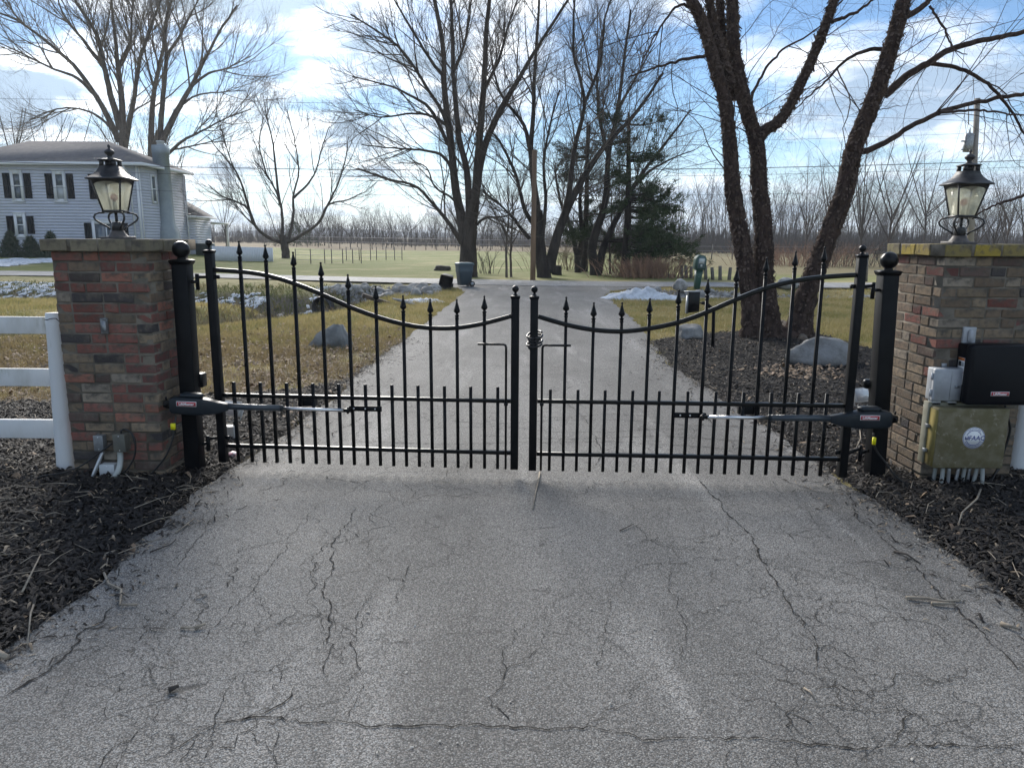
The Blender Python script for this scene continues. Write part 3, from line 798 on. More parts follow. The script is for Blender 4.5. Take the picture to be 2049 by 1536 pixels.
def pal_right(r, t, side):
    k = r.random(); red = 0.12 if t > 0.5 else 0.03
    if k < red: return r.choice(RED[:3])
    if k < red + 0.07: return r.choice(DARK)
    return r.choice(PALE) if k > 0.95 else r.choice(TAN)
LPX, LPY, RPX, RPY = -2.605, 5.09, 3.02, 5.10
def cap_left(r, side, k): return (0.19, 0.165, 0.115) if r.random() < .85 else (0.24, 0.11, 0.08)
def cap_right(r, side, k):
    if side in (0, 3) and r.random() < 0.62: return r.choice([(0.30, 0.225, 0.05), (0.26, 0.20, 0.065), (0.22, 0.175, 0.07)])
    return r.choice([(0.19, 0.165, 0.08), (0.21, 0.18, 0.10)])
pillar(LPX, LPY, math.radians(-1.0), pal_left, cap_left, 'red and grey brick gate pillar beside the white rail fence at left', 1)
pillar(RPX, RPY, math.radians(1.5), pal_right, cap_right, 'tan brick gate pillar carrying the black control box at right', 2)
ZCAP = 23 * 0.0652 + 0.074

# ------------------------------------------------------------------ lanterns
MIRON = M('lantern_iron', (0.018, 0.018, 0.020), 0.5, color2=(0.05, 0.047, 0.045), nscale=20, bump=0.001, bscale=120)
MBASE = M('lantern_base_weathered', (0.06, 0.055, 0.052), 0.6, color2=(0.11, 0.09, 0.08), nscale=25)
def glass_mat(name, tint, clear):
    m = bpy.data.materials.new(name); m.use_nodes = True; N, L = m.node_tree.nodes, m.node_tree.links
    N.clear(); out = N.new('ShaderNodeOutputMaterial')
    tr = N.new('ShaderNodeBsdfTranslucent'); df = N.new('ShaderNodeBsdfDiffuse'); tp = N.new('ShaderNodeBsdfTransparent'); gl = N.new('ShaderNodeBsdfGlossy')
    geo = N.new('ShaderNodeNewGeometry'); nz = N.new('ShaderNodeTexNoise'); nz.inputs['Scale'].default_value = 90; L.new(geo.outputs['Position'], nz.inputs['Vector'])
    mr = N.new('ShaderNodeMapRange'); L.new(nz.outputs['Fac'], mr.inputs['Value']); mr.inputs['To Min'].default_value = 0.8; mr.inputs['To Max'].default_value = 1.1
    sc = N.new('ShaderNodeVectorMath'); sc.operation = 'SCALE'; sc.inputs[0].default_value = tint; L.new(mr.outputs[0], sc.inputs['Scale'])
    for n in (tr, df): L.new(sc.outputs[0], n.inputs['Color'])
    tp.inputs['Color'].default_value = (0.9, 0.9, 0.85, 1); gl.inputs['Roughness'].default_value = 0.15; gl.inputs['Color'].default_value = (0.9, 0.9, 0.9, 1)
    a = N.new('ShaderNodeMixShader'); a.inputs[0].default_value = 0.25; L.new(tr.outputs[0], a.inputs[1]); L.new(df.outputs[0], a.inputs[2])
    b = N.new('ShaderNodeMixShader'); b.inputs[0].default_value = clear; L.new(a.outputs[0], b.inputs[1]); L.new(tp.outputs[0], b.inputs[2])
    c = N.new('ShaderNodeMixShader'); c.inputs[0].default_value = 0.06; L.new(b.outputs[0], c.inputs[1]); L.new(gl.outputs[0], c.inputs[2])
    L.new(c.outputs[0], out.inputs[0]); return m
MPANE = glass_mat('seeded_glass', (0.98, 0.98, 0.9), 0.72)
MCANDLE = M('candle_sleeve', (0.75, 0.74, 0.66), 0.5); MBULB = M('red_bulb', (0.62, 0.06, 0.05), 0.4)
def lantern(x, y, z, rz, tilt, label):
    root = thing('lantern', label, 'lantern', (x, y, z), rz, 'lanterns on the gate pillars')
    mt0 = Matrix.Translation((x, y, z)) @ Matrix.Rotation(rz, 4, 'Z') @ Matrix.Rotation(tilt, 4, 'Y')
    mt = mt0 @ Matrix.Diagonal((0.84, 0.84, 0.93, 1)); mta = mt0 @ Matrix.Diagonal((1.08, 1.08, 0.93, 1))
    def xf(mb, q=None): mb.v = [tuple((q or mt) @ Vector(p)) for p in mb.v]; return mb
    b = MB(); b.cbox((0, 0, 0.008), (0.19, 0.19, 0.02)); obj('base_plate', xf(b), MBASE, root, bevel=0.004)
    b = MB(); n = 24; prof = [(0.075, 0.018), (0.066, 0.026), (0.052, 0.045), (0.046, 0.058)]; V = []; F = []
    for r, h in prof:
        for i in range(n): k = 1 + (0.05 if i % 2 else -0.03); V.append((r * k * math.cos(i * math.tau / n), r * k * math.sin(i * math.tau / n), h))
    for j in range(3):
        for i in range(n): F.append((j * n + i, j * n + (i + 1) % n, (j + 1) * n + (i + 1) % n, (j + 1) * n + i))
    F.append(tuple(range(3 * n, 4 * n))); b.add(V, F); obj('fluted_base', xf(b), MBASE, root)
    b = MB(); b.lathe([(0.040, 0.055), (0.040, 0.108), (0.034, 0.118), (0.012, 0.121)], 20); obj('post_fitter', xf(b), MIRON, root, smooth=False)
    b = MB(); b.tube([(0, 0, 0.118), (0, 0, 0.182)], 0.011, 10); obj('stem', xf(b), MIRON, root, smooth=True)
    for k in range(4):
        a = math.pi / 2 * k + math.pi / 4; ca, sa = math.cos(a), math.sin(a)
        pr = [(0.040, 0.066), (0.052, 0.082), (0.088, 0.106), (0.118, 0.130), (0.127, 0.150), (0.118, 0.170), (0.095, 0.181), (0.066, 0.184)]
        b = MB(); b.tube([(r * ca, r * sa, h) for r, h in pr], 0.0062, 8); obj('scroll_arm', xf(b, mta), MIRON, root, smooth=True)
    zb, zt, sb, st = 0.190, 0.418, 0.066, 0.113
    b = MB(); b.lathe([(sb + .006, zb - 0.006), (sb + .006, zb + 0.010)], 4, sq=True); obj('bottom_frame', xf(b), MIRON, root)
    for k in range(4):
        a = math.pi / 4 + k * math.pi / 2; ca, sa = math.cos(a) * 1.414, math.sin(a) * 1.414
        b = MB(); b.tube([(sb * ca, sb * sa, zb + .008), (st * ca, st * sa, zt)], 0.0075, 4); obj('corner_bar', xf(b), MIRON, root)
        # pane with the arched spandrel over it
        an = k * math.pi / 2; cn, sn = math.cos(an), math.sin(an)
        def face(u, t, off=0.0):
            h = sb + (st - sb) * t - off; w = h * u
            return (h * cn - w * sn, h * sn + w * cn, zb + (zt - zb) * t)
        b = MB(); P = [face(-.9, .03, .002), face(.9, .03, .002), face(.93, .985, .002), face(-.93, .985, .002)]
        Q = [face(-.9, .03, .005), face(.9, .03, .005), face(.93, .985, .005), face(-.93, .985, .005)]
        b.loft([P, Q]); obj('pane', xf(b), MPANE, root)
        b = MB(); m = 12; lo = []; hi = []
        for i in range(m + 1):
            u = -0.95 + 1.9 * i / m; tt = 0.79 + 0.105 * math.sqrt(max(0, 1 - (u / 0.97) ** 2)); lo.append((u, tt)); hi.append((u, 1.0))
        V = [face(u, t, -.001) for u, t in lo] + [face(u, t, -.001) for u, t in hi] + [face(u, t, .002) for u, t in lo] + [face(u, t, .002) for u, t in hi]
        F = []; q = m + 1
        for i in range(m): F += [(i, i + 1, q + i + 1, q + i), (2 * q + i + 1, 2 * q + i, 3 * q + i, 3 * q + i + 1), (i + 1, i, 2 * q + i, 2 * q + i + 1)]
        b.add(V, F); obj('arch_spandrel', xf(b), MIRON, root)
    b = MB(); b.lathe([(0.132, zt - .012), (0.140, zt - .010), (0.141, zt - .004), (0.128, zt + .004), (0.103, zt + .020), (0.082, zt + .040), (0.067, zt + .064), (0.060, zt + .083)], 4, sq=True)
    obj('roof', xf(b), MIRON, root)
    z2 = zt + .083
    b = MB()
    for sx in (-1, 1):
        for sy in (-1, 1): b.cbox((sx * .047, sy * .047, z2 + .018), (.024, .024, .036))
    b.cbox((0, 0, z2 + .018), (.05, .05, .036)); obj('vent', xf(b), MIRON, root)
    b = MB(); b.lathe([(0.066, z2 + .036), (0.066, z2 + .041), (0.034, z2 + .052)], 4, sq=True); obj('vent_cap', xf(b), MIRON, root)
    z3 = z2 + .050
    b = MB(); b.lathe([(.026, z3), (.020, z3 + .010), (.017, z3 + .018), (.022, z3 + .026), (.034, z3 + .036), (.037, z3 + .044), (.036, z3 + .050), (.026, z3 + .060), (.012, z3 + .066), (.007, z3 + .072), (.011, z3 + .080), (.010, z3 + .090), (.003, z3 + .098)], 16)
    obj('finial', xf(b), MIRON, root, smooth=True)
    b = MB(); b.tube([(0, 0, zb + .01), (0, 0, zb + .075)], 0.014, 12); obj('candle_sleeve', xf(b), MCANDLE, root, smooth=True)
    b = MB(); b.lathe([(.004, zb + .072), (.020, zb + .080), (.028, zb + .095), (.026, zb + .112), (.014, zb + .122), (.002, zb + .126)], 14); obj('bulb', xf(b), MBULB, root, smooth=True)
    return root
lp = at(235, 470, 5.05); rp = at(1921, 477, 5.05)
lantern(lp[0], 5.06, ZCAP, math.radians(2), math.radians(-0.8), 'black iron lantern on the left brick pillar in front of the house')
lantern(rp[0], 5.06, ZCAP, math.radians(-3), math.radians(0.8), 'black iron lantern on the right brick pillar against the sky')

# ------------------------------------------------------------------ gate posts
MBLACK = M('black_powder_coat', (0.0035, 0.004, 0.005), 0.42, color2=(0.007, 0.0075, 0.009), nscale=6, bump=0.0006, bscale=90, spec=0.14)
MBLACK2 = M('black_enamel', (0.0035, 0.004, 0.005), 0.28, spec=0.25)
def gate_post(pb, pt, Yf, ztop_px, ball_r, label, sgn):
    b = at(*pb, Yf); t = at(*pt, Yf); sl = (t[0] - b[0]) / (t[2] - b[2])
    x0 = b[0] - sl * b[2]; zt = at(pt[0], ztop_px, Yf)[2]; yc = Yf + 0.052; xt = x0 + sl * zt
    root = thing('gate_post', label, 'post', (x0, yc, 0), 0, 'square gate posts')
    h = 0.051
    def sec(z, k=1.0): c = x0 + sl * z; return [(c - h * k, yc - h * k, z), (c + h * k, yc - h * k, z), (c + h * k, yc + h * k, z), (c - h * k, yc + h * k, z)]
    m = MB(); m.loft([sec(-0.1), sec(zt - 0.012)]); obj('post', m, MBLACK, root, bevel=0.003)
    m = MB(); m.lathe([(0.054, zt - .028), (0.062, zt - .010), (0.063, zt), (0.045, zt + .006)], 4, (xt, yc, 0), sq=True); obj('cap', m, MBLACK, root)
    m = MB(); pr = [(0.028, 0), (0.030, 0.008), (0.024, 0.014)]
    for i in range(1, 14): a = -math.pi / 2 + 0.42 + (math.pi - 0.42) * i / 13; pr.append((max(0.001, ball_r * math.cos(a)), 0.012 + ball_r * 0.93 + ball_r * math.sin(a)))
    m.lathe(pr, 24, (xt, yc, zt + .004)); obj('ball_finial', m, MBLACK2, root, smooth=True)
    return root, x0, sl, yc
LG = gate_post((384, 930), (358, 540), 4.93, 521, 0.056, 'black square gate post with ball top beside the left pillar', 1)
RG = gate_post((1757, 945), (1784, 560), 4.89, 543, 0.056, 'black square gate post with ball top beside the right pillar', -1)

# ------------------------------------------------------------------ gate leaves
MSHINE = M('brushed_steel_rod', (0.75, 0.75, 0.76), 0.28, 1.0)
def leaf(p_h, p_l, longs, shorts, rod_px, curve, tips, hinge_px, latch_px, mid_px, bot_px, short_top, label, gp, bracket, lockbox, arm):
    p_h = np.array([p_h[0], p_h[1], 0.0]); p_l = np.array([p_l[0], p_l[1], 0.0])
    ax = p_l - p_h; W = np.linalg.norm(ax); ax /= W; nn = np.array([ax[1], -ax[0], 0.0])
    if nn[1] > 0: nn = -nn
    root = thing('gate_leaf', label, 'gate', p_h, 0, 'wrought iron gate leaves')
    def sz(px, py): q = on_plane(px, py, p_h, nn); return float(np.dot(q - p_h, ax)), float(q[2])
    def P(s, z, d=0.0): q = p_h + ax * s + nn * d; return (q[0], q[1], z)
    def bar(s0, s1, z0, z1, d0, d1):
        m = MB(); m.loft([[P(s0, z0, d0), P(s0, z1, d0), P(s0, z1, d1), P(s0, z0, d1)], [P(s1, z0, d0), P(s1, z1, d0), P(s1, z1, d1), P(s1, z0, d1)]]); return m
    zm = sz(*mid_px)[1]; zbo = sz(*bot_px)[1]; ztop_s = sz(*short_top)[1]
    # end posts
    for px, nme, lo in ((hinge_px, 'hinge_stile', 0.05), (latch_px, 'latch_stile', 0.055)):
        s, zt = sz(*px[0]); sb_, _ = sz(*px[2]); s = sb_; zball = sz(*px[1])[1]
        obj(nme, bar(s - .0255, s + .0255, lo, zt, -.0255, .0255), MBLACK, root, bevel=0.002)
        c = P(s, 0); m = MB(); m.lathe([(0.028, zt - .014), (0.031, zt - .004), (0.031, zt + .003), (0.020, zt + .007)], 4, (c[0], c[1], 0), rot=math.atan2(ax[1], ax[0]), sq=True); obj('stile_cap', m, MBLACK, root)
        m = MB(); R = 0.0225; h = zball - zt; pr = [(.014, .005), (.016, .010), (.009, .016), (.008, h - 2 * R + .002)]
        for i in range(1, 10): a = -math.pi / 2 + .35 + (math.pi - .35) * i / 9; pr.append((max(.001, R * math.cos(a)), h - R + R * math.sin(a)))
        m.lathe(pr, 16, (c[0], c[1], zt)); obj('ball_finial', m, MBLACK2, root, smooth=True)
    sh = sz(*hinge_px[2])[0]; sl = sz(*latch_px[2])[0]
    sg = 1 if sl > sh else -1
    obj('middle_rail', bar(sh + .0265 * sg, sl - .0265 * sg, zm - .013, zm + .013, -.014, .014), MBLACK2, root, bevel=0.002)
    obj('bottom_rail', bar(sh + .0265 * sg, sl - .0265 * sg, zbo - .013, zbo + .013, -.014, .014), MBLACK2, root, bevel=0.002)
    # swept top rail
    cz = np.array([sz(*p) for p in curve]); cz = cz[np.argsort(cz[:, 0])]
    cz[0, 0] = min(sh, sl) + .0265; cz[-1, 0] = max(sh, sl) - .0265
    # smooth with a Catmull-Rom pass
    pts = []
    for i in range(len(cz) - 1):
        p0, p1, p2, p3 = cz[max(i - 1, 0)], cz[i], cz[i + 1], cz[min(i + 2, len(cz) - 1)]
        for t in np.arange(0, 1, 0.2): pts.append(0.5 * ((2 * p1) + (-p0 + p2) * t + (2 * p0 - 5 * p1 + 4 * p2 - p3) * t * t + (-p0 + 3 * p1 - 3 * p2 + p3) * t ** 3))
    pts.append(cz[-1]); pts = np.array(pts)
    for _ in range(3): pts[1:-1] = 0.25 * pts[:-2] + 0.5 * pts[1:-1] + 0.25 * pts[2:]
    tg = np.gradient(pts, axis=0); tg /= np.linalg.norm(tg, axis=1, keepdims=True)
    secs = []
    for (s, z), (a, b) in zip(pts, tg):
        h = .0145; secs.append([P(s + b * h, z - a * h, -.0145), P(s - b * h, z + a * h, -.0145), P(s - b * h, z + a * h, .0145), P(s + b * h, z - a * h, .0145)])
    m = MB(); m.loft(secs); obj('top_rail', m, MBLACK2, root, bevel=0.003)
    # pickets
    z0 = 0.052
    for (px, py), (tx, ty) in zip(longs, tips):
        s = sz(px, py)[0]; zt = sz(tx, ty)[1] - 0.112
        o = obj('picket', bar(s - .0098, s + .0098, z0, zt, -.0098, .0098), MBLACK, root)
        c = P(s, 0); m = MB()
        pr = [(.0135, -.022), (.0135, -.014), (.011, -.012), (.011, -.003), (.0145, -.001), (.0145, .007), (.009, .010), (.008, .016), (.019, .026), (.0215, .034), (.016, .052), (.0105, .072), (.0055, .093), (.004, .097)]
        n = 8; V = []; F = []
        for r, h in pr:
            for i in range(n): k = 1.0 if (i % 2 == 0 or h < .02) else 0.78; a = i * math.tau / n; V.append((c[0] + r * k * math.cos(a), c[1] + r * k * math.sin(a), zt + h))
        for j in range(len(pr) - 1):
            for i in range(n): F.append((j * n + i, j * n + (i + 1) % n, (j + 1) * n + (i + 1) % n, (j + 1) * n + i))
        m.add(V, F); m.lathe([(.002, .096), (.0065, .099), (.0075, .104), (.0055, .109), (.001, .112)], 8, (c[0], c[1], zt))
        obj('spear_finial', m, MBLACK, o)
    for px, py in shorts:
        s = sz(px, py)[0]; obj('short_picket', bar(s - .0098, s + .0098, z0, ztop_s, -.0098, .0098), MBLACK, root)
    # cane bolt with bent handle
    s = sz(*rod_px[0])[0]; s2 = sz(*rod_px[1])[0]; zh = sz(*rod_px[1])[1]; k = 1 if s2 > s else -1
    pl = [P(s, 0.06, .03), P(s, zm, .03), P(s, zh - .05, .03), P(s, zh - .018, .03), P(s + .005 * k, zh - .005, .03), P(s + .018 * k, zh, .03), P(s + .05 * k, zh, .03), P(s2, zh, .03)]
    m = MB(); m.tube(pl, .0078, 8); obj('drop_rod', m, MBLACK2, root, smooth=True)
    m = MB(); m.tube([P(s, zm - .025, .03), P(s, zm - .005, .03)], .014, 10); obj('rod_guide', m, MBLACK2, root, smooth=True)
    # hinges to the post
    _, x0, slp, yc = gp
    for hz in (sz(*arm[0])[1], sz(*arm[1])[1]):
        m = MB(); a = np.array(P(sh - .030 * sg, hz, 0)); pp = np.array([x0 + slp * hz + .051 * (1 if x0 < 0 else -1), yc, hz])
        mid = a * 0.4 + pp * 0.6; m.tube([P(sh - .024 * sg, hz, 0), a], .017, 10); m.tube([a, mid + np.array([0, 0, 0])], .0105, 10)
        m.tube([(mid[0], mid[1], hz + .022), (mid[0], mid[1], hz - .085)], .013, 12)
        m.tube([(mid[0], mid[1], hz - .03), (pp[0], pp[1], hz - .03)], .012, 8)
        obj('hinge', m, MBLACK, root)
        m = MB(); m.tube([P(sh + .026 * sg, hz, 0), P(sh + .055 * sg, hz, 0)], .015, 6); obj('hinge_nut', m, MBLACK, root)
    # mounting plate of the operator arm and the small box behind the rail
    s0, zz = sz(*bracket[0]); s1, _ = sz(*bracket[1])
    obj('arm_bracket', bar(min(s0, s1), max(s0, s1), zz - .018, zz + .018, .0105, .020), MBLACK, root, bevel=0.002)
    for t in (0.2, 0.5, 0.85):
        c = np.array(P(s0 + (s1 - s0) * t, zz, .020)); m = MB(); m.tube([c, c + nn * .006], .006, 6); obj('bolt', m, MSHINE, root)
    a, b = [sz(*q) for q in lockbox]
    obj('receiver_box', bar(a[0], b[0], b[1], a[1], -.06, -.0155), MBLACK, root, bevel=0.004)
    # the stub that carries the middle rail past the hinge stile to the post
    e = np.array(P(sh - .026 * sg, zm, 0)); return root, P, sz, zm, nn, sh, sg
LEAF_L = leaf((-2.024, 5.047), (0.022, 4.902),
    [(x, 805) for x in (498, 548, 601, 653.5, 705, 758, 811, 863.7, 915.7, 969.5)], [(x, 805) for x in (470, 523, 575, 627.5, 679, 732, 785, 837, 889.7, 942, 996)],
    [(1013, 800), (957, 687)],
    [(432,540),(490,544),(540,552),(592,568),(645,589),(700,614),(755,634),(810,649),(860,656),(913,656),(968,647),(1022,632)],
    [(483,481),(535,489),(588,503),(643,524),(698,548),(753,571),(808,590),(861,597),(914,598),(968,591)],
    [(421,502),(421,479),(439,790)], [(1031,593),(1031,571),(1030,800)], (740, 796), (740, 898), (681, 768),
    'left wrought iron gate leaf with spear pickets and sweeping top rail', LG, [(765, 817), (700, 816)], [(594, 797), (631, 814)], [(437, 554), (447, 875)])
LEAF_R = leaf((2.187, 4.79), (0.141, 4.882),
    [(x, 810) for x in (1129, 1183, 1238, 1292, 1347.7, 1403, 1458, 1513.7, 1569, 1624)], [(x, 810) for x in (1101, 1156, 1210, 1265, 1318, 1375, 1431, 1486.7, 1542, 1596.7, 1653)],
    [(1084, 803), (1142, 690)],
    [(1080,633),(1135,650),(1189,660),(1245,663),(1300,657),(1357,645),(1415,624),(1470,600),(1530,577),(1590,562),(1650,554),(1708,550)],
    [(1135,593),(1189,604),(1246,604),(1302,596),(1359,579),(1417,558),(1476,534),(1534,514),(1592,502),(1651,493)],
    [(1716,511),(1716,490),(1698,800)], [(1073,594),(1073,572),(1067,800)], (1400, 807), (1400, 913), (1375, 783),
    'right wrought iron gate leaf with spear pickets and coiled cable', RG, [(1347, 829), (1412, 830)], [(1480, 814), (1521, 831)], [(1705, 573), (1700, 905)])

# coiled cable lock round the right leaf's meeting stile
MCABLE = M('cable_vinyl', (0.012, 0.012, 0.013), 0.35); MCORD = M('cable_rubber', (0.012, 0.012, 0.012), 0.5)
_, PR, szR, zmR, nnR, shR, sgR = LEAF_R
sL, zL = szR(1070, 678); pl = []
for i in range(0, 97):
    a = i / 96 * math.tau * 4.6; R = .044 + .007 * math.sin(a * .37); q = np.array(PR(sL, zL + .035 - .085 * i / 96 + .014 * math.sin(a + .6)))
    pl.append(q + np.array([R * math.cos(a), R * math.sin(a), 0]))
m = MB(); m.tube(pl, .0075, 8); tag(obj('cable_lock', m, MCABLE, smooth=True), 'coiled black vinyl cable lock wrapped round the gate meeting stile', 'cable lock')

# ------------------------------------------------------------------ gate operators
MPLAST = M('operator_housing', (0.009, 0.014, 0.019), 0.42, color2=(0.015, 0.02, 0.025), nscale=12, spec=0.3)
MTUBE = M('operator_tube', (0.035, 0.045, 0.055), 0.35, coat=0.2)
MREDL = M('red_label', (0.42, 0.02, 0.03), 0.4); MWHITEL = M('white_label', (0.8, 0.8, 0.8), 0.45); MYEL = M('yellow_tag', (0.75, 0.68, 0.0), 0.5)
def rrect(c, u, v, hu, hv, k=0.35, n=3):
    out = []; rad = min(hu, hv) * k
    for qx, qy, a0 in ((1, 1, 0), (-1, 1, 90), (-1, -1, 180), (1, -1, 270)):
        for i in range(n + 1):
            a = math.radians(a0 + 90 * i / n)
            out.append(np.array(c) + np.array(u) * (qx * (hu - rad) + rad * math.cos(a)) + np.array(v) * (qy * (hv - rad) + rad * math.sin(a)))
    return out
def operator(rear_px, nose_px, tube_px, end_px, Yr, leafinfo, label, lab_px):
    _, P, sz, zm, nn, sh, sg = leafinfo
    e_s, e_z = sz(*end_px); E = np.array(P(e_s, e_z, .045))
    A = at(*rear_px, Yr)
    ax = (E - A); Ltot = np.linalg.norm(ax); ax /= Ltot
    up = np.array([0, 0, 1.0]); side = np.cross(ax, up); side /= np.linalg.norm(side); up = np.cross(side, ax)
    if side[1] > 0: side = -side
    root = thing('gate_operator', label, 'gate opener', A, 0, 'electric gate opener arms')
    nose_t = (nose_px[0] - rear_px[0]) / (end_px[0] - rear_px[0]) * Ltot; tube_t = (tube_px[0] - rear_px[0]) / (end_px[0] - rear_px[0]) * Ltot
    secs = []
    for t, hv, hu, off in ((0.0, .040, .036, 0.0), (.015, .052, .044, 0.0), (.05, .056, .048, 0.0), (.42 * nose_t, .059, .050, -.002), (.62 * nose_t, .052, .046, -.005), (.82 * nose_t, .038, .036, -.008), (nose_t, .022, .024, -.004)):
        secs.append(rrect(A + ax * t + up * (off), side, up, hu, hv, .32))
    m = MB(); m.loft(secs); hs = obj('housing', m, MPLAST, root, smooth=False, bevel=0.003)
    for p in hs.data.polygons: p.use_smooth = True
    c = A + ax * (.36 * nose_t) + up * .057
    m = MB(); m.loft([rrect(c, ax, side, .075, .038, .8), rrect(c + up * .018, ax, side, .072, .036, .8), rrect(c + up * .026, ax, side, .055, .026, .8)]); obj('release_cover', m, MPLAST, hs)
    m = MB(); m.tube([A + ax * (nose_t - .02), A + ax * tube_t], .0205, 14); obj('outer_tube', m, MTUBE, root, smooth=True)
    m = MB(); m.tube([A + ax * (tube_t - .012), A + ax * (tube_t + .004)], .0225, 14); obj('tube_collar', m, MPLAST, root, smooth=True)
    m = MB(); m.tube([A + ax * tube_t, E - ax * .03], .0115, 12); obj('piston_rod', m, MSHINE, root, smooth=True)
    m = MB(); m.loft([rrect(E - ax * .04, side, up, .008, .012, .3), rrect(E + ax * .02, side, up, .008, .012, .3)]); m.tube([E - up * .022, E + up * .022], .008, 8); obj('clevis', m, MBLACK2, root)
    m = MB(); m.loft([rrect(A - ax * .045, side, up, .012, .022, .3), rrect(A + ax * .01, side, up, .016, .03, .3)]); m.tube([A - ax * .03 + side * .03, A - ax * .03 - side * .03], .009, 8); m.tube([A - ax * .03 + up * .028, A - ax * .03 + up * .05], .006, 6); obj('rear_bracket', m, MBLACK2, root)
    # badge
    tl = ((lab_px[0] - rear_px[0]) / (end_px[0] - rear_px[0])) * Ltot
    lx = Vector(ax) if ax[0] > 0 else -Vector(ax)
    bc = A + ax * tl + side * .0505 + up * .018
    fr = frame4(Vector(bc), lx, (0, 0, 1))
    m = MB(); m.box((-.062, -.0165, -.001), (.062, .0165, .0012), fr); lb = obj('badge', m, MWHITEL, hs)
    m = MB(); m.box((-.059, -.0135, .0012), (.059, .0135, .0018), fr); obj('badge_field', m, MREDL, hs)
    text_mesh('LiftMaster', .0235, fr @ Matrix.Translation((0, -.001, .0022)), MWHITEL, 'badge_lettering', hs, thick=.0003, bold=.0006)
    # lead with the yellow tag
    return root, A, ax, side, up
OL = operator((342, 809), (456, 815), (565, 816), (700, 818), 4.80, LEAF_L, 'dark gate opener arm on the left gate leaf with steel rod', (377, 804))
OR = operator((1781, 838), (1660, 836), (1537, 838), (1404, 831), 4.74, LEAF_R, 'dark gate opener arm on the right gate leaf with steel rod', (1734, 831))
def cable(px, Yl, r, label, name='cable', cat='cable', mat=None, sides=8):
    pts = [np.array(at(p[0], p[1], Yl if np.isscalar(Yl) else Yl[i])) for i, p in enumerate(px)]
    # resample smoothly
    q = []
    for i in range(len(pts) - 1):
        p0, p1, p2, p3 = pts[max(i - 1, 0)], pts[i], pts[i + 1], pts[min(i + 2, len(pts) - 1)]
        for t in (0, .25, .5, .75): q.append(0.5 * ((2 * p1) + (-p0 + p2) * t + (2 * p0 - 5 * p1 + 4 * p2 - p3) * t * t + (-p0 + 3 * p1 - 3 * p2 + p3) * t ** 3))
    q.append(pts[-1]); m = MB(); m.tube(q, r, sides)
    return tag(obj(name, m, mat or MCORD, smooth=True), label, cat)
c = cable([(352, 832), (350, 850), (345, 880), (330, 915), (305, 945), (285, 962)], [4.78, 4.76, 4.75, 4.74, 4.74, 4.735], .0062, 'black power lead with yellow tag hanging from the left gate opener')
fr = frame4(Vector(at(346.5, 853, 4.745)), (1, 0, 0)); m = MB(); m.box((-.014, -.02, -.008), (.014, .02, .008), fr); obj('tag', m, MYEL, c, label='yellow paper tag on the lead')
c = cable([(1748, 866), (1748, 885), (1756, 905), (1772, 925), (1790, 950), (1815, 968), (1850, 970)], [4.76, 4.75, 4.76, 4.74, 4.72, 4.70, 4.73], .0062, 'black power lead with yellow tag hanging from the right gate opener')
fr = frame4(Vector(at(1749, 882, 4.735)), (1, 0, 0)); m = MB(); m.box((-.009, -.024, -.008), (.009, .024, .008), fr); obj('tag', m, MYEL, c, label='yellow paper tag on the lead')

# ------------------------------------------------------------------ boxes on the left pillar
MGREY = M('grey_pvc', (0.42, 0.44, 0.46), 0.5, color2=(0.33, 0.34, 0.36), nscale=9); MGALV = M('galvanised_box', (0.32, 0.34, 0.35), 0.45, 0.6, color2=(0.22, 0.23, 0.24), nscale=15)
MBOXG = M('olive_painted_box', (0.10, 0.10, 0.085), 0.55, color2=(0.15, 0.14, 0.11), nscale=12)
LF = LPY - 0.308; RF_ = RPY - 0.308
def wallbox(name, px0, px1, Yf, depth, mat, label, cat, rot=0.0, bev=0.004):
    a = at(px0[0], px0[1], Yf - depth); b = at(px1[0], px1[1], Yf - depth)
    root = thing(name, label, cat, ((a[0] + b[0]) / 2, Yf, min(a[2], b[2])))
    return root, a, b
def face_box(a, b, y0, y1): m = MB(); m.box((min(a[0], b[0]), y0, min(a[2], b[2])), (max(a[0], b[0]), y1, max(a[2], b[2]))); return m
t, a, b = wallbox('outlet_cover', (197, 637), (214, 668), LF, .03, MGREY, 'grey weatherproof outlet cover on the red brick pillar', 'outlet cover')
obj('plate', face_box(a, b, LF - .018, LF + .002), MGALV, t, bevel=.003)
cx, cz = (a[0] + b[0]) / 2 + .004, (a[2] + b[2]) / 2
m = MB(); m.loft([rrect((cx, LF - .018, cz), (1, 0, 0), (0, 0, 1), .018, .040, .95, 5), rrect((cx, LF - .034, cz), (1, 0, 0), (0, 0, 1), .016, .037, .95, 5)]); obj('flip_lid', m, MGALV, t, smooth=False)
m = MB(); m.tube([(cx - .018, LF - .02, cz + .045), (cx + .018, LF - .02, cz + .045)], .005, 8); obj('lid_hinge', m, MGALV, t)
def jbox(name, p0, p1, depth, mat, label, Yf, screws=True):
    t, a, b = wallbox(name, p0, p1, Yf, depth, mat, label, 'junction box')
    obj('body', face_box(a, b, Yf - depth + .006, Yf + .003), mat, t, bevel=.003)
    x0, x1, z0, z1 = min(a[0], b[0]) - .002, max(a[0], b[0]) + .002, min(a[2], b[2]) - .002, max(a[2], b[2]) + .002
    m = MB(); m.box((x0, Yf - depth, z0), (x1, Yf - depth + .006, z1)); cv = obj('cover', m, mat, t, bevel=.0015)
    if screws:
        for zz in (z0 + .012, z1 - .012):
            m = MB(); m.tube([((x0 + x1) / 2, Yf - depth - .0015, zz), ((x0 + x1) / 2, Yf - depth + .002, zz)], .004, 8); obj('screw', m, MSHINE, cv)
    return t, (x0, x1, z0, z1)
jbox('junction_box', (186, 872), (207, 902), .05, MGALV, 'grey metal junction box low on the left pillar with slanted conduit', LF)
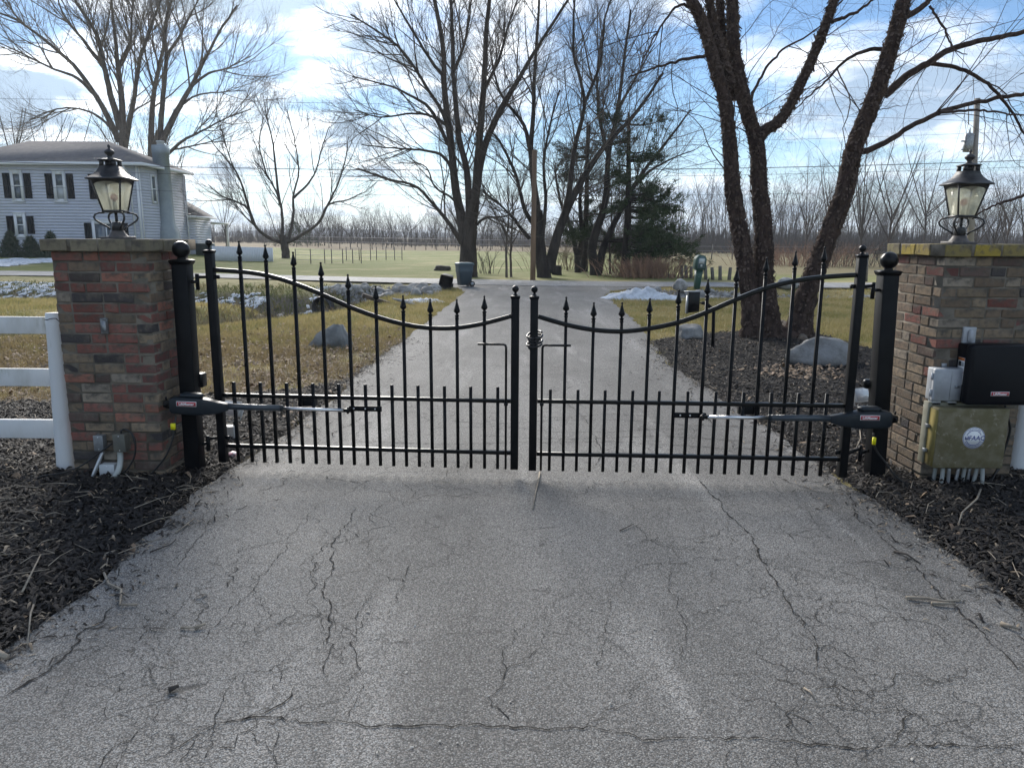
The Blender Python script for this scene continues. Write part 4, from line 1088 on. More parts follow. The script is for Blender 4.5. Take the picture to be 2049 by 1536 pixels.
tj, ext = jbox('junction_box', (225, 870), (251, 904), .075, MBOXG, 'olive brown junction box low on the left pillar with cable loop', LF)
jbox('junction_box', (198, 930), (230, 959), .06, M('white_pvc', (0.62, 0.65, 0.66), 0.45, color2=(0.5, 0.52, 0.53), nscale=8), 'pale plastic junction box at the foot of the left pillar', LF)
def conduit(px, Ys, r, mat, label):
    return cable(px, Ys, r, label, 'conduit', 'conduit', mat, 12)
MCOND = M('pvc_conduit', (0.44, 0.46, 0.44), 0.45, color2=(0.34, 0.36, 0.34), nscale=6); MCONDM = M('metal_conduit', (0.45, 0.46, 0.47), 0.35, 0.7)
conduit([(206, 903), (199, 920), (190, 942), (178, 972)], [LF - .03, LF - .05, LF - .07, LF - .09], .0115, MCONDM, 'thin metal conduit slanting down from the grey junction box')
conduit([(240, 903), (241, 918), (238, 938), (228, 955), (214, 968), (200, 976)], [LF - .04, LF - .05, LF - .08, LF - .10, LF - .12, LF - .14], .018, MCOND, 'bent pale conduit sweeping down from the olive junction box')
cable([(242, 868), (243, 861), (252, 859), (264, 868), (271, 890), (268, 915), (255, 938), (238, 952)], [LF - .04] * 3 + [LF - .07] * 5, .0065, 'black cable looping out of the olive junction box')
cable([(224, 887), (200, 905), (165, 930), (130, 945), (85, 952), (40, 968)], [LF - .05, LF - .06, LF - .05, LF - .12, LF - .16, LF - .25], .0055, 'thin black cable trailing left from the olive junction box to the mulch')

# ------------------------------------------------------------------ boxes on the right pillar
t, a, b = wallbox('outlet_cover', (1932, 655), (1953, 690), RF_, .03, MGREY, 'pale outlet cover above the black control box', 'outlet cover')
obj('plate', face_box(a, b, RF_ - .018, RF_ + .002), MGREY, t, bevel=.003)
cx, cz = (a[0] + b[0]) / 2 + .002, (a[2] + b[2]) / 2
m = MB(); m.loft([rrect((cx, RF_ - .018, cz), (1, 0, 0), (0, 0, 1), .017, .042, .95, 5), rrect((cx, RF_ - .036, cz), (1, 0, 0), (0, 0, 1), .014, .038, .95, 5)]); obj('flip_lid', m, MGREY, t)
# grey terminal box
t, a, b = wallbox('terminal_box', (1872, 738), (1924, 802), RF_, .085, MGREY, 'light grey plastic terminal box beside the black control box', 'terminal box')
obj('body', face_box(a, b, RF_ - .07, RF_ + .002), MGREY, t, bevel=.006)
x0, x1, z0, z1 = min(a[0], b[0]), max(a[0], b[0]), min(a[2], b[2]), max(a[2], b[2])
m = MB(); m.loft([rrect(((x0 + x1) / 2, RF_ - .07, (z0 + z1) / 2), (1, 0, 0), (0, 0, 1), (x1 - x0) / 2 + .004, (z1 - z0) / 2 + .004, .12), rrect(((x0 + x1) / 2, RF_ - .09, (z0 + z1) / 2), (1, 0, 0), (0, 0, 1), (x1 - x0) / 2 - .004, (z1 - z0) / 2 - .004, .12)]); dr = obj('door', m, MGREY, t)
m = MB(); m.cbox((x1 - .045, RF_ - .092, (z0 + z1) / 2 - .01), (.03, .006, .012)); obj('latch', m, MGALV, dr)
m = MB(); m.cbox((x0 + .105, RF_ - .0905, (z0 + z1) / 2), (.002, .003, z1 - z0 - .02)); obj('door_crease', m, MGALV, dr)
for zz in (z0 + .05, z1 - .05):
    m = MB(); m.tube([(x0 - .006, RF_ - .068, zz - .022), (x0 - .006, RF_ - .068, zz + .022)], .007, 8); obj('hinge', m, MGREY, t)
for xx in (x0 + .045, x1 - .045):
    m = MB(); m.box((xx - .03, RF_ - .06, z0 - .036), (xx + .03, RF_ - .01, z0 + .002)); obj('hub', m, MGREY, t, bevel=.004)
m = MB(); m.cbox(((x0 + x1) / 2, RF_ - .01, z1 + .012), (.03, .012, .024)); obj('mounting_tab', m, MGREY, t)
# black control box
MCTRL = M('control_box_plastic', (0.0035, 0.004, 0.006), 0.42, color2=(0.006, 0.007, 0.010), nscale=120, bump=0.0006, bscale=300, spec=0.15)
fy = RF_ - .17; a = at(1946, 690, fy); b = at(2066, 812, fy); x0, x1, z0, z1 = a[0], b[0], b[2], a[2]
t = thing('control_box', 'large black gate control box mounted on the right pillar', 'control box', ((x0 + x1) / 2, RF_, z0))
m = MB(); m.box((x0 + .012, RF_ - .115, z0 + .01), (x1 - .012, RF_ + .002, z1 - .008)); obj('housing', m, MCTRL, t, bevel=.01)
def rr(y, g_): return rrect(((x0 + x1) / 2, y, (z0 + z1) / 2), (1, 0, 0), (0, 0, 1), (x1 - x0) / 2 - g_, (z1 - z0) / 2 - g_, .14, 5)
m = MB(); m.loft([rr(RF_ - .116, 0), rr(RF_ - .150, 0), rr(RF_ - .163, .006), rr(RF_ - .168, .018)]); cv = obj('cover', m, MCTRL, t, bevel=.002)
bx = at(2001, 788, RF_ - .169); fr = frame4(Vector(bx), (1, 0, 0))
m = MB(); m.box((-.058, -.0135, -.0005), (.058, .0135, .0012), fr); obj('badge', m, MWHITEL, cv)
m = MB(); m.box((-.0555, -.011, .0012), (.0555, .011, .0018), fr); obj('badge_field', m, MREDL, cv)
text_mesh('LiftMaster', .0215, fr @ Matrix.Translation((0, -.001, .0021)), MWHITEL, 'badge_lettering', cv, thick=.0003, bold=.0006)
# warning sticker on its left cheek
MORG = M('orange_label', (0.55, 0.16, 0.03), 0.5)
ys = RF_ - .06; fr = frame4(Vector((x0 + .0115, ys, (z0 + z1) / 2 + .012)), (0, -1, 0))
m = MB(); m.box((-.034, -.085, 0), (.034, .085, .001), fr); st = obj('warning_sticker', m, MWHITEL, t)
for (q0, q1, q2, q3, mt_) in ((-.033, .066, .033, .084, MORG), (-.026, .03, .0, .06, MBLACK2), (-.033, -.012, .033, -.004, MREDL), (.004, .03, .03, .058, MGREY), (-.028, .004, .028, .02, MGREY), (-.028, -.05, .012, -.022, MGREY)):
    m = MB(); m.box((q0, q1, .001), (q2, q3, .0016), fr); obj('sticker_print', m, mt_, st)
# mossy metal cabinet with the round sticker
MMOSS = M('mossy_metal', (0.125, 0.108, 0.052), 0.85, color2=(0.185, 0.16, 0.10), nscale=11, contrast=(0.42, 0.66), color3=(0.27, 0.235, 0.17), n3=26, c3=(0.56, 0.72), bump=0.002, bscale=50)
MMOSSY = M('yellow_lichen', (0.26, 0.20, 0.05), 0.9, color2=(0.20, 0.165, 0.05), nscale=14, bump=0.002, bscale=60)
fy = RF_ - .165; a = at(1880, 818, fy); b = at(2007, 938, fy); x0, x1, z0, z1 = a[0], b[0], b[2], a[2]
t = thing('metal_cabinet', 'moss stained metal cabinet with round white sticker below the black box', 'cabinet', ((x0 + x1) / 2, RF_, z0))
m = MB(); m.box((x0 - .012, RF_ - .06, z0 + .006), (x1 - .012, RF_ + .002, z1 + .02)); obj('back_box', m, M('grey_green_metal', (0.24, 0.235, 0.18), 0.7, color2=(0.16, 0.15, 0.10), nscale=8), t, bevel=.004)
m = MB(); m.box((x0, RF_ - .16, z0), (x1, RF_ - .0605, z1)); dr = obj('door', m, MMOSS, t, bevel=.008)
m = MB(); m.box((x0 - .003, RF_ - .158, z0 + .012), (x0 + .0005, RF_ - .062, z1 - .012)); obj('lichen_edge', m, MMOSSY, dr)
for zz in (z0 + .10, z1 - .13):
    m = MB(); m.cbox((x0 - .012, RF_ - .075, zz), (.022, .03, .022)); obj('hinge', m, MGALV, t, bevel=.002)
MBLUE = M('blue_print', (0.015, 0.035, 0.22), 0.45)
sc_ = at(1948.5, 876, RF_ - .162); fr = frame4(Vector((sc_[0], RF_ - .1605, sc_[2])), (1, 0, 0))
def disc(r0, r1, z0_, z1_, a0=0, a1=360, n=48):
    mb = MB(); V = []; F = []; k = n + 1
    for i in range(k):
        a = math.radians(a0 + (a1 - a0) * i / n)
        for r, z in ((r0, z0_), (r1, z0_), (r1, z1_), (r0, z1_)): V.append(fr @ Vector((r * math.cos(a), r * math.sin(a), z)))
    for i in range(n):
        for j in range(4): F.append((i * 4 + j, (i + 1) * 4 + j, (i + 1) * 4 + (j + 1) % 4, i * 4 + (j + 1) % 4))
    return mb.add(V, F)
m = MB(); m.lathe([(.0705, 0), (.0705, .0012)], 48, mat=fr); stk = obj('round_sticker', m, MWHITEL, dr)
obj('sticker_ring', disc(.066, .0685, .0012, .0016), MBLUE, stk)
obj('sticker_ring', disc(.0465, .050, .0012, .0016, 22, 158), MBLUE, stk); obj('sticker_ring', disc(.0465, .050, .0012, .0016, 202, 338), MBLUE, stk)
r_ = random.Random(3)
for a0, a1 in ((48, 132), (205, 335)):        # the tiny illegible lettering round the rim, as short strokes
    a = a0
    while a < a1:
        w = r_.uniform(2.0, 4.0); obj('rim_lettering', disc(.0545, .0595 + r_.uniform(-.001, .001), .0012, .0016, a, a + w, 2), MBLUE, stk); a += w + r_.uniform(1.2, 3.6)
text_mesh('FAAC', .041, fr @ Matrix.Translation((.018, -.002, .0015)), MBLUE, 'sticker_lettering', stk, shear=.12, thick=.0003, bold=.0004)
for i, (x_, h_) in enumerate(((-.052, .020), (-.044, .012), (-.036, .024))):
    m = MB(); m.box((x_ - .0028, -.012, .0012), (x_ + .0028, -.012 + h_, .0017), fr); m.box((x_ - .005, -.004, .0012), (x_ + .005, -.001, .0017), fr); obj('sticker_emblem', m, MBLUE, stk)
for i, (xt, xb, mt_, Yo) in enumerate(((1872, 1862, MCOND, .03), (1887, 1880, MCOND, .10), (1899, 1894, MCONDM, .11), (1918, 1906, MCONDM, .09), (1930, 1920, MCOND, .07), (1940, 1931, MCONDM, .06), (1955, 1942, MCOND, .09), (1966, 1963, MCOND, .12))):
    Yb = RF_ - Yo; zb = 0.03
    lab = ['outermost conduit rising left of the mossy cabinet', 'second conduit from the left under the mossy cabinet', 'third conduit from the left under the mossy cabinet', 'fourth conduit from the left under the mossy cabinet', 'fifth conduit from the left under the mossy cabinet', 'sixth conduit from the left under the mossy cabinet', 'seventh conduit from the left under the mossy cabinet', 'rightmost conduit standing alone under the mossy cabinet'][i]
    o = conduit([(xt, 936), ((xt + xb) / 2 + 1, 958), (xb, 990)], [Yb, Yb, Yb], .0125 if mt_ is MCOND else .011, mt_, lab); o['group'] = 'conduits under the mossy cabinet'
cable([(2010, 808), (2018, 840), (2021, 862), (2010, 900), (1995, 940), (1975, 965), (1945, 985)], [RF_ - .1, RF_ - .06, RF_ - .05, RF_ - .05, RF_ - .06, RF_ - .1, RF_ - .14], .0075, 'black cable running down beside the mossy cabinet')
cable([(2000, 938), (1985, 955), (1978, 972), (1990, 950), (2003, 925)], [RF_ - .07, RF_ - .08, RF_ - .12, RF_ - .09, RF_ - .04], .005, 'short black cable loop at the lower corner of the mossy cabinet')

# photo eye and floodlights by the posts
tag(obj('photo_eye', face_box(at(394, 745, 5.08), at(413, 772, 5.08), 5.02, 5.10), MBLACK2, bevel=.006), 'small black photo eye box on the left gate post', 'sensor')
m = MB(); p = at(1737, 768, 5.02); m.lathe([(.02, 0), (.034, .01), (.034, .05), (.028, .06)], 16, (p[0], p[1], p[2] - .03)); tag(obj('photo_eye', m, MBLACK2), 'small round black sensor on the right gate post', 'sensor')
MFLG = M('flood_glass', (0.5, 0.53, 0.55), 0.12, coat=0.5)
MFLH = M('flood_housing', (0.45, 0.45, 0.43), 0.5)
def floodlight(px, py, s, yaw, label, Yd):
    c = at(px, py, Yd); root = thing('floodlight', label, 'floodlight', (c[0], c[1], Hs(c[0], c[1])), 0, 'ground floodlights behind the gate posts')
    mt = Matrix.Translation(Vector(c)) @ Matrix.Rotation(yaw, 4, 'Z') @ Matrix.Rotation(math.radians(-28), 4, 'X')
    m = MB(); m.loft([rrect(mt @ Vector((0, -.02, 0)), mt.to_3x3() @ Vector((1, 0, 0)), mt.to_3x3() @ Vector((0, 0, 1)), .085 * s, .062 * s, .2), rrect(mt @ Vector((0, .05, 0)), mt.to_3x3() @ Vector((1, 0, 0)), mt.to_3x3() @ Vector((0, 0, 1)), .06 * s, .045 * s, .2)]); obj('head', m, MFLH, root, bevel=.003)
    m = MB(); m.box((-.072 * s, -.024, -.05 * s), (.072 * s, -.0205, .05 * s), mt); obj('glass', m, MFLG, root)
    m = MB()
    for sx in (-1, 1): m.tube([mt @ Vector((sx * .09 * s, .01, 0)), mt @ Vector((sx * .09 * s, .01, -.08 * s)), mt @ Vector((0, .01, -.10 * s))], .006, 6)
    obj('yoke', m, MFLH, root)
    zb = 0.03; m = MB(); m.tube([(c[0], c[1] + .01, c[2] - .08), (c[0], c[1] + .01, zb)], .011, 8); obj('stake', m, MBLACK2, root)
    m = MB(); m.box((c[0] - .075, c[1] - .05, zb + .0), (c[0] + .015, c[1] + .03, zb + .10)); obj('junction_box', m, MFLH, root, bevel=.004)
    return root
floodlight(466, 818, 1.0, math.radians(-20), 'pale floodlight on a stake behind the left hinge stile', 5.75)
floodlight(1722, 791, 1.0, math.radians(25), 'pale floodlight on a stake behind the right gate post', 6.1)

# ------------------------------------------------------------------ white rail fences
MWHITE = M('white_painted_wood', (0.66, 0.67, 0.67), 0.7, color2=(0.50, 0.50, 0.47), nscale=5, contrast=(0.5, 0.8), bump=0.002, bscale=40, stretch=(1, 1, 0.35), color3=(0.26, 0.26, 0.19), n3=7, c3=(0.58, 0.78))
def rail_fence(label, xb, xt, Yb, zt, rails, xend, wid):
    root = thing('rail_fence', label, 'fence', (xb, Yb, 0), 0, 'white three rail fences')
    secs = []
    for i, z in enumerate(np.linspace(-.05, zt, 14)):
        t = z / zt; c = xb + (xt - xb) * t; k = wid / 2 * (1.12 - .16 * t) * (1 + .02 * math.sin(i * 2.3))
        secs.append([(c + k * math.cos(a) * (1.0 if math.sin(a) < 0 else 1.0), Yb + k * .8 * math.sin(a), z) for a in np.arange(12) * math.tau / 12])
    m = MB(); m.loft(secs); obj('post', m, MWHITE, root)
    for (za, zb, zc, zd) in rails:        # z at the post (bottom, top) and at the far end
        x0 = xb + (xt - xb) * (za / zt); m = MB(); y0, y1 = Yb + .052, Yb + .085
        m.loft([[(x0, y0, za), (x0, y1, za), (x0, y1, zb), (x0, y0, zb)], [((x0 + xend) / 2, y0 + .004, (za + zc) / 2 - .006), ((x0 + xend) / 2, y1 + .004, (za + zc) / 2 - .006), ((x0 + xend) / 2, y1 + .004, (zb + zd) / 2 - .006), ((x0 + xend) / 2, y0 + .004, (zb + zd) / 2 - .006)], [(xend, y0, zc), (xend, y1, zc), (xend, y1, zd), (xend, y0, zd)]])
        obj('rail', m, MWHITE, root, bevel=.004)
    return root
Yb = 4.90
b = at(134, 940, Yb); t_ = at(108, 626, Yb); rl = []
for y0, y1 in ((633, 667), (737, 772), (839, 876)):
    zb_, zt_ = at(60, y1, Yb + .05)[2], at(60, y0, Yb + .05)[2]; rl.append((zb_ - .004, zt_ - .004, zb_ + .01, zt_ + .01))
rail_fence('white painted rail fence meeting the left brick pillar', b[0], t_[0], Yb, t_[2], rl, b[0] - 2.6, .115)
m = MB(); w = [at(88 + 6 * i, 641 + (-3, -1, -4, -5, -5, 2, 10)[i] * .8, Yb - .065) for i in range(7)]; m.tube(w, .003, 6); tag(obj('wire', m, MCORD), 'bent wire tied round the left fence post', 'wire')
Yb = 5.0
b = at(2036, 930, Yb); t_ = at(2056, 615, Yb); rl2 = [(a_, b_, c_, d_) for a_, b_, c_, d_ in rl]
rail_fence('white painted rail fence post beyond the right brick pillar', b[0], b[0] + .02, Yb, t_[2], rl2, b[0] + 2.6, .13)
# ------------------------------------------------------------------ house
MSIDE = M('vinyl_siding', (0.57, 0.59, 0.69), 0.6, color2=(0.53, 0.55, 0.64), nscale=0.8); MTRIM = M('white_trim', (0.72, 0.73, 0.75), 0.5)
MROOF = M('asphalt_shingles', (0.125, 0.115, 0.115), 0.9, color2=(0.165, 0.15, 0.145), nscale=3.0, bump=0.01, bscale=9)
MSHUT = M('dark_shutter', (0.004, 0.0055, 0.008), 0.8, spec=0.2); MWIN = M('window_pane', (0.10, 0.12, 0.14), 0.06, spec=0.8); MCURT = M('pale_curtain', (0.42, 0.44, 0.45), 0.25)
MCHIM = M('painted_chimney', (0.30, 0.34, 0.37), 0.8, color2=(0.26, 0.30, 0.33), nscale=2.5, bump=0.006, bscale=9)
HY = 48.5; HZ = 0.26
def hp(px, py, Y=HY): return at(px, py, Y)
hx1 = hp(282, 420)[0]; hx0 = hx1 - 12.0; hd = 6.7; ez = hp(150, 330)[2]; rz_ = at(160, 283, HY + hd / 2)[2]
house = thing('house', 'pale blue two storey house with grey hip roof and black shutters', 'house', (hx0, HY, HZ))
def clap(p0, p1, z0, z1, nrm, step=0.185, lap=0.035):
    p0 = np.array(p0); p1 = np.array(p1); n = np.array(nrm); m = MB(); z = z0; V = []; F = []
    while z < z1 - 1e-6:
        t = min(z + step, z1); b = len(V)
        for q in (p0, p1):
            V += [(q[0] + n[0] * lap, q[1] + n[1] * lap, z), (q[0] + n[0] * .004, q[1] + n[1] * .004, t), (q[0] - n[0] * .1, q[1] - n[1] * .1, z), (q[0] - n[0] * .1, q[1] - n[1] * .1, t)]
        F += [(b, b + 4, b + 5, b + 1), (b, b + 2, b + 6, b + 4), (b + 1, b + 5, b + 7, b + 3), (b, b + 1, b + 3, b + 2), (b + 4, b + 6, b + 7, b + 5)]
        z = t
    return m.add(V, F)
obj('front_wall', clap((hx0, HY), (hx1, HY), HZ - .3, ez, (0, -1)), MSIDE, house)
obj('side_wall', clap((hx1, HY), (hx1, HY + hd), HZ - .3, ez, (1, 0)), MSIDE, house)
m = MB(); m.box((hx0, HY + .11, HZ - .3), (hx1 - .11, HY + hd, ez)); obj('core_wall', m, MSIDE, house)
def hip(x0, x1, y0, y1, z, zr, ov, thick=.16):
    m = MB(); a = (y1 - y0) / 2; ym = (y0 + y1) / 2
    E0 = [(x0 - ov, y0 - ov, z), (x1 + ov, y0 - ov, z), (x1 + ov, y1 + ov, z), (x0 - ov, y1 + ov, z)]
    R = [(x0 + a, ym, zr), (x1 - a, ym, zr)]
    V = E0 + [(x, y, z + thick * .5) for x, y, _ in E0] + R
    m.add(V, [(0, 3, 2, 1), (0, 1, 5, 4), (1, 2, 6, 5), (2, 3, 7, 6), (3, 0, 4, 7), (4, 5, 9, 8), (5, 6, 9), (6, 7, 8, 9), (7, 4, 8)]); return m
rf = obj('roof', hip(hx0, hx1, HY, HY + hd, ez + .05, rz_, .5), MROOF, house)
m = MB(); o_ = .5
m.box((hx0 - o_, HY - o_ - .05, ez - .06), (hx1 + o_ + .05, HY - o_ - .002, ez + .14)); m.box((hx1 + o_ + .002, HY - o_, ez - .06), (hx1 + o_ + .05, HY + hd + o_, ez + .14)); obj('gutter', m, MTRIM, rf)
m = MB(); m.box((hx0 - o_, HY - o_, ez - .02), (hx1 + o_, HY - .01, ez + .03)); m.box((hx1 + .01, HY - o_ + .5, ez - .021), (hx1 + o_, HY + hd + o_, ez + .029)); obj('soffit', m, MTRIM, rf)
for x_, y_ in ((hx1 - .07, HY - .05), (hx1 + .045, HY + .08)):
    m = MB(); m.cbox((x_, y_, (HZ + ez) / 2), (.14 if y_ < HY else .02, .02 if y_ < HY else .14, ez - HZ)); obj('corner_board', m, MTRIM, house)
m = MB(); x_ = hp(272, 400)[0]; m.tube([(x_ - .4, HY - .5, ez - .05), (x_ - .3, HY - .3, ez - .35), (x_ - .25, HY - .09, ez - .5), (x_ - .15, HY - .09, HZ)], .05, 6); obj('downspout', m, MTRIM, house)
m = MB(); m.tube([(hx1 + .09, HY + hd - .1, ez - .1), (hx1 + .09, HY + hd - .1, HZ)], .05, 6); obj('downspout', m, MTRIM, house)
def window(pxa, pxb, shutters=True, curtain=0.0, slider=False, plane='front'):
    a = hp(*pxa); b = hp(*pxb); x0, x1, z0, z1 = a[0], b[0], b[2], a[2]; y = HY - .04
    w = MB(); f = .17
    w.box((x0, y - .05, z0), (x0 + f, y, z1)); w.box((x1 - f, y - .05, z0), (x1, y, z1)); w.box((x0 + f, y - .05, z1 - f - .05), (x1 - f, y, z1)); w.box((x0 + f, y - .05, z0), (x1 - f, y, z0 + f - .04))
    wo = obj('window', w, MTRIM, house)
    zm = (z0 + z1) / 2; xm = (x0 + x1) / 2
    pr = [(x0 + f, xm - .03), (xm + .03, x1 - f)] if slider else [(x0 + f, x1 - f)]
    zz = [(z0 + f - .04, z1 - f - .05)] if slider else [(z0 + f - .04, zm - .03), (zm + .03, z1 - f - .05)]
    for q0, q1 in pr:
        for k, (r0, r1) in enumerate(zz):
            m = MB(); m.box((q0, y - .012, r0), (q1, y - .004, r1)); obj('pane', m, MCURT if (curtain and k == 0) else MWIN, wo)
    m = MB()
    if slider: m.box((xm - .03, y - .035, z0 + f - .04), (xm + .03, y - .002, z1 - f - .05))
    else: m.box((x0 + f, y - .035, zm - .03), (x1 - f, y - .002, zm + .03))
    obj('sash_bar', m, MTRIM, wo)
    m = MB(); m.box((x0 - .05, y - .09, z0 - .06), (x1 + .05, y, z0 - .001)); obj('sill', m, MTRIM, wo)
    m = MB(); m.box((x0 - .04, y - .07, z1 + .001), (x1 + .04, y, z1 + .09)); obj('head_trim', m, MTRIM, wo)
    if shutters:
        for s in (-1, 1):
            xa = (x0 - .50) if s < 0 else (x1 + .06); zt, zb = z1 - .16, z0 + .16
            m = MB(); m.box((xa, y - .03, zb), (xa + .07, y, zt)); m.box((xa + .37, y - .03, zb), (xa + .44, y, zt))
            for q in (zb, (zb + zt) / 2 - .04, zt - .08): m.box((xa + .0705, y - .03, q), (xa + .3695, y, q + .08))
            m.box((xa + .0705, y - .006, zb + .081), (xa + .3695, y - .001, zt - .081))
            z = zb + .085
            while z < zt - .09: m.box((xa + .0702, y - .022, z), (xa + .3698, y - .004, z + .045)); z += .065
            obj('shutter', m, MSHUT, house)
window((20, 341), (51, 402), True, 0); window((105, 342), (136, 403), True, 1.0); window((192, 343), (223, 404), True, 0)
window((28, 427), (56, 473), True, 0); window((184, 441), (246, 505), True, 0, True); window((-64, 341), (-34, 402), True, 0)
# side window
def side_window(pxa, pxb):
    def onx(px, py): d = ray(px, py); return EYE + d * (hx1 / d[0])
    a, b = onx(*pxa), onx(*pxb); x = hx1 + .045; y0, y1, z0, z1 = a[1], b[1], b[2], a[2]; f = .16
    m = MB(); m.box((x, y0, z0), (x + .05, y0 + f, z1)); m.box((x, y1 - f, z0), (x + .05, y1, z1)); m.box((x, y0 + f, z0), (x + .05, y1 - f, z0 + f)); m.box((x, y0 + f, z1 - f), (x + .05, y1 - f, z1)); w = obj('window', m, MTRIM, house)
    zm = (z0 + z1) / 2
    for r0, r1 in ((z0 + f, zm - .03), (zm + .03, z1 - f)): m = MB(); m.box((x + .01, y0 + f, r0), (x + .018, y1 - f, r1)); obj('pane', m, MWIN, w)
    m = MB(); m.box((x + .004, y0 + f, zm - .03), (x + .03, y1 - f, zm + .03)); obj('sash_bar', m, MTRIM, w)
side_window((298, 348), (314, 408))
# chimney
cyc = HY + 2.9; czt = at(328, 291, cyc)[2]
m = MB()
def csec(z, w, d): return [(hx1 - .2, cyc - w, z), (hx1 + d, cyc - w, z), (hx1 + d, cyc + w, z), (hx1 - .2, cyc + w, z)]
m.loft([csec(HZ - .2, .62, .90), csec(HZ + 1.5, .58, .86), csec(HZ + 2.2, .36, .66), csec(czt - .55, .33, .62), csec(czt - .5, .38, .67), csec(czt - .12, .38, .67), csec(czt - .1, .33, .62), csec(czt, .33, .62)])
ch = obj('chimney', m, MCHIM, house); m = MB(); m.lathe([(.22, czt), (.22, czt + .22), (.26, czt + .22), (.26, czt + .27)], 12, (hx1 + .25, cyc, 0)); obj('chimney_pot', m, MTRIM, ch)
# low rear wing and porch
wy0, wy1 = HY + hd + .02, HY + hd + 5.0; wez = at(390, 434, HY + hd + 2)[2]; wx1 = hx1 - .3
obj('rear_wing_wall', clap((wx1, wy0), (wx1, wy1), HZ - .3, wez, (1, 0)), MSIDE, house)
m = MB(); m.box((wx1 - 7, wy0, HZ - .3), (wx1 - .11, wy1, wez)); obj('rear_wing_core', m, MSIDE, house)
m = MB(); o_ = .35; V = [(wx1 - 7, wy0, wez), (wx1 + o_, wy0, wez), (wx1 + o_, wy1 + o_, wez), (wx1 - 7, wy1 + o_, wez), (wx1 - 7, wy0, wez + 2.3), (wx1 - 2.6, wy0, wez + 2.3), (wx1 - 2.6, wy0 + 2.4, wez + 2.3), (wx1 - 7, wy0 + 2.4, wez + 2.3)]
m.add(V, [(0, 3, 2, 1), (0, 1, 5, 4), (1, 2, 6, 5), (2, 3, 7, 6), (4, 5, 6, 7)]); wr = obj('rear_wing_roof', m, MROOF, house)
m = MB(); m.box((wx1 + o_ + .002, wy0, wez - .1), (wx1 + o_ + .05, wy1 + o_, wez + .06)); obj('gutter', m, MTRIM, wr)
m = MB(); m.box((wx1 - 5, wy1 + o_ + .01, wez - .45), (wx1 + .2, wy1 + 3.6, wez - .3)); obj('porch_roof', m, MTRIM, house)
m = MB(); m.box((wx1 - .02, wy1 + 3.3, HZ - .2), (wx1 + .12, wy1 + 3.44, wez - .451)); obj('porch_post', m, MTRIM, house)
def onx2(px, py, X): d = ray(px, py); return EYE + d * (X / d[0])
a, b = onx2(366, 446, wx1), onx2(377, 474, wx1); x = wx1 + .045
m = MB(); m.box((x, a[1], b[2]), (x + .04, b[1], a[2])); w = obj('window', m, MTRIM, house)
zmid = (a[2] + b[2]) / 2
for r0, r1 in ((b[2] + .12, zmid - .03), (zmid + .03, a[2] - .12)): m = MB(); m.box((x + .041, a[1] + .14, r0), (x + .046, b[1] - .14, r1)); obj('pane', m, MWIN, w)
# utility items by the wing
p = at(383, 512, wy1 + 1); m = MB(); u = at(411, 505, 56.0); hz = Hs(u[0], 56); m.box((u[0] - .55, 55.6, hz), (u[0] + .55, 56.5, hz + .85)); ac = obj('air_conditioner', m, M('dark_green_metal', (0.02, 0.045, 0.035), 0.5), bevel=.03)
tag(ac, 'dark green air conditioning unit beside the rear wing', 'air conditioner'); m = MB()
for k in range(9): m.box((u[0] - .5, 55.58, hz + .1 + k * .08), (u[0] + .5, 55.599, hz + .13 + k * .08))
obj('grille', m, MBLACK2, ac)
# white vinyl screen fence
vf = thing('vinyl_fence', 'white vinyl privacy fence beyond the house', 'fence', (*at(430, 520, 50)[:2], 0))
x0, x1 = at(424, 500, 50)[0], at(556, 500, 50)[0]; zt, zb = at(500, 494, 50)[2], -0.15; n = 36
for i in range(n):
    u0 = x0 + (x1 - x0) * i / n; u1 = x0 + (x1 - x0) * (i + 1) / n - .012; dz = (.35 * i / n)
    m = MB(); m.box((u0, 50 - i * .03, zb), (u1, 50.04 - i * .03, zt + .04 - dz * .2)); obj('slat', m, MTRIM, vf)
# garden pen of wire on posts
pen = thing('wire_pen', 'wire garden pen on thin posts in the field', 'fence', (*g(660, 526)[:2], .0)); MPOST = M('weathered_post', (0.16, 0.145, 0.125), 0.9, color2=(0.10, 0.09, 0.08), nscale=6)
pts = [g(592, 527), g(622, 527), g(650, 526), g(664, 526), g(686, 526), g(706, 526), g(723, 526)]; MWIRE = M('galvanised_wire', (0.30, 0.30, 0.30), 0.5, 0.5)
for q in pts:
    z = Hs(q[0], q[1]); m = MB(); m.tube([(q[0], q[1], z - .1), (q[0], q[1], z + .85)], .03, 5); obj('post', m, MPOST, pen)
back = [q + np.array([1.5, 7, 0]) for q in pts]
for q in back:
    z = Hs(q[0], q[1]); m = MB(); m.tube([(q[0], q[1], z - .1), (q[0], q[1], z + .9)], .03, 5); obj('post', m, MPOST, pen)
for row in (pts, back):
    for h in (.2, .5, .82):
        m = MB(); m.tube([(q[0], q[1], Hs(q[0], q[1]) + h) for q in row], .008, 4); obj('wire', m, MWIRE, pen)

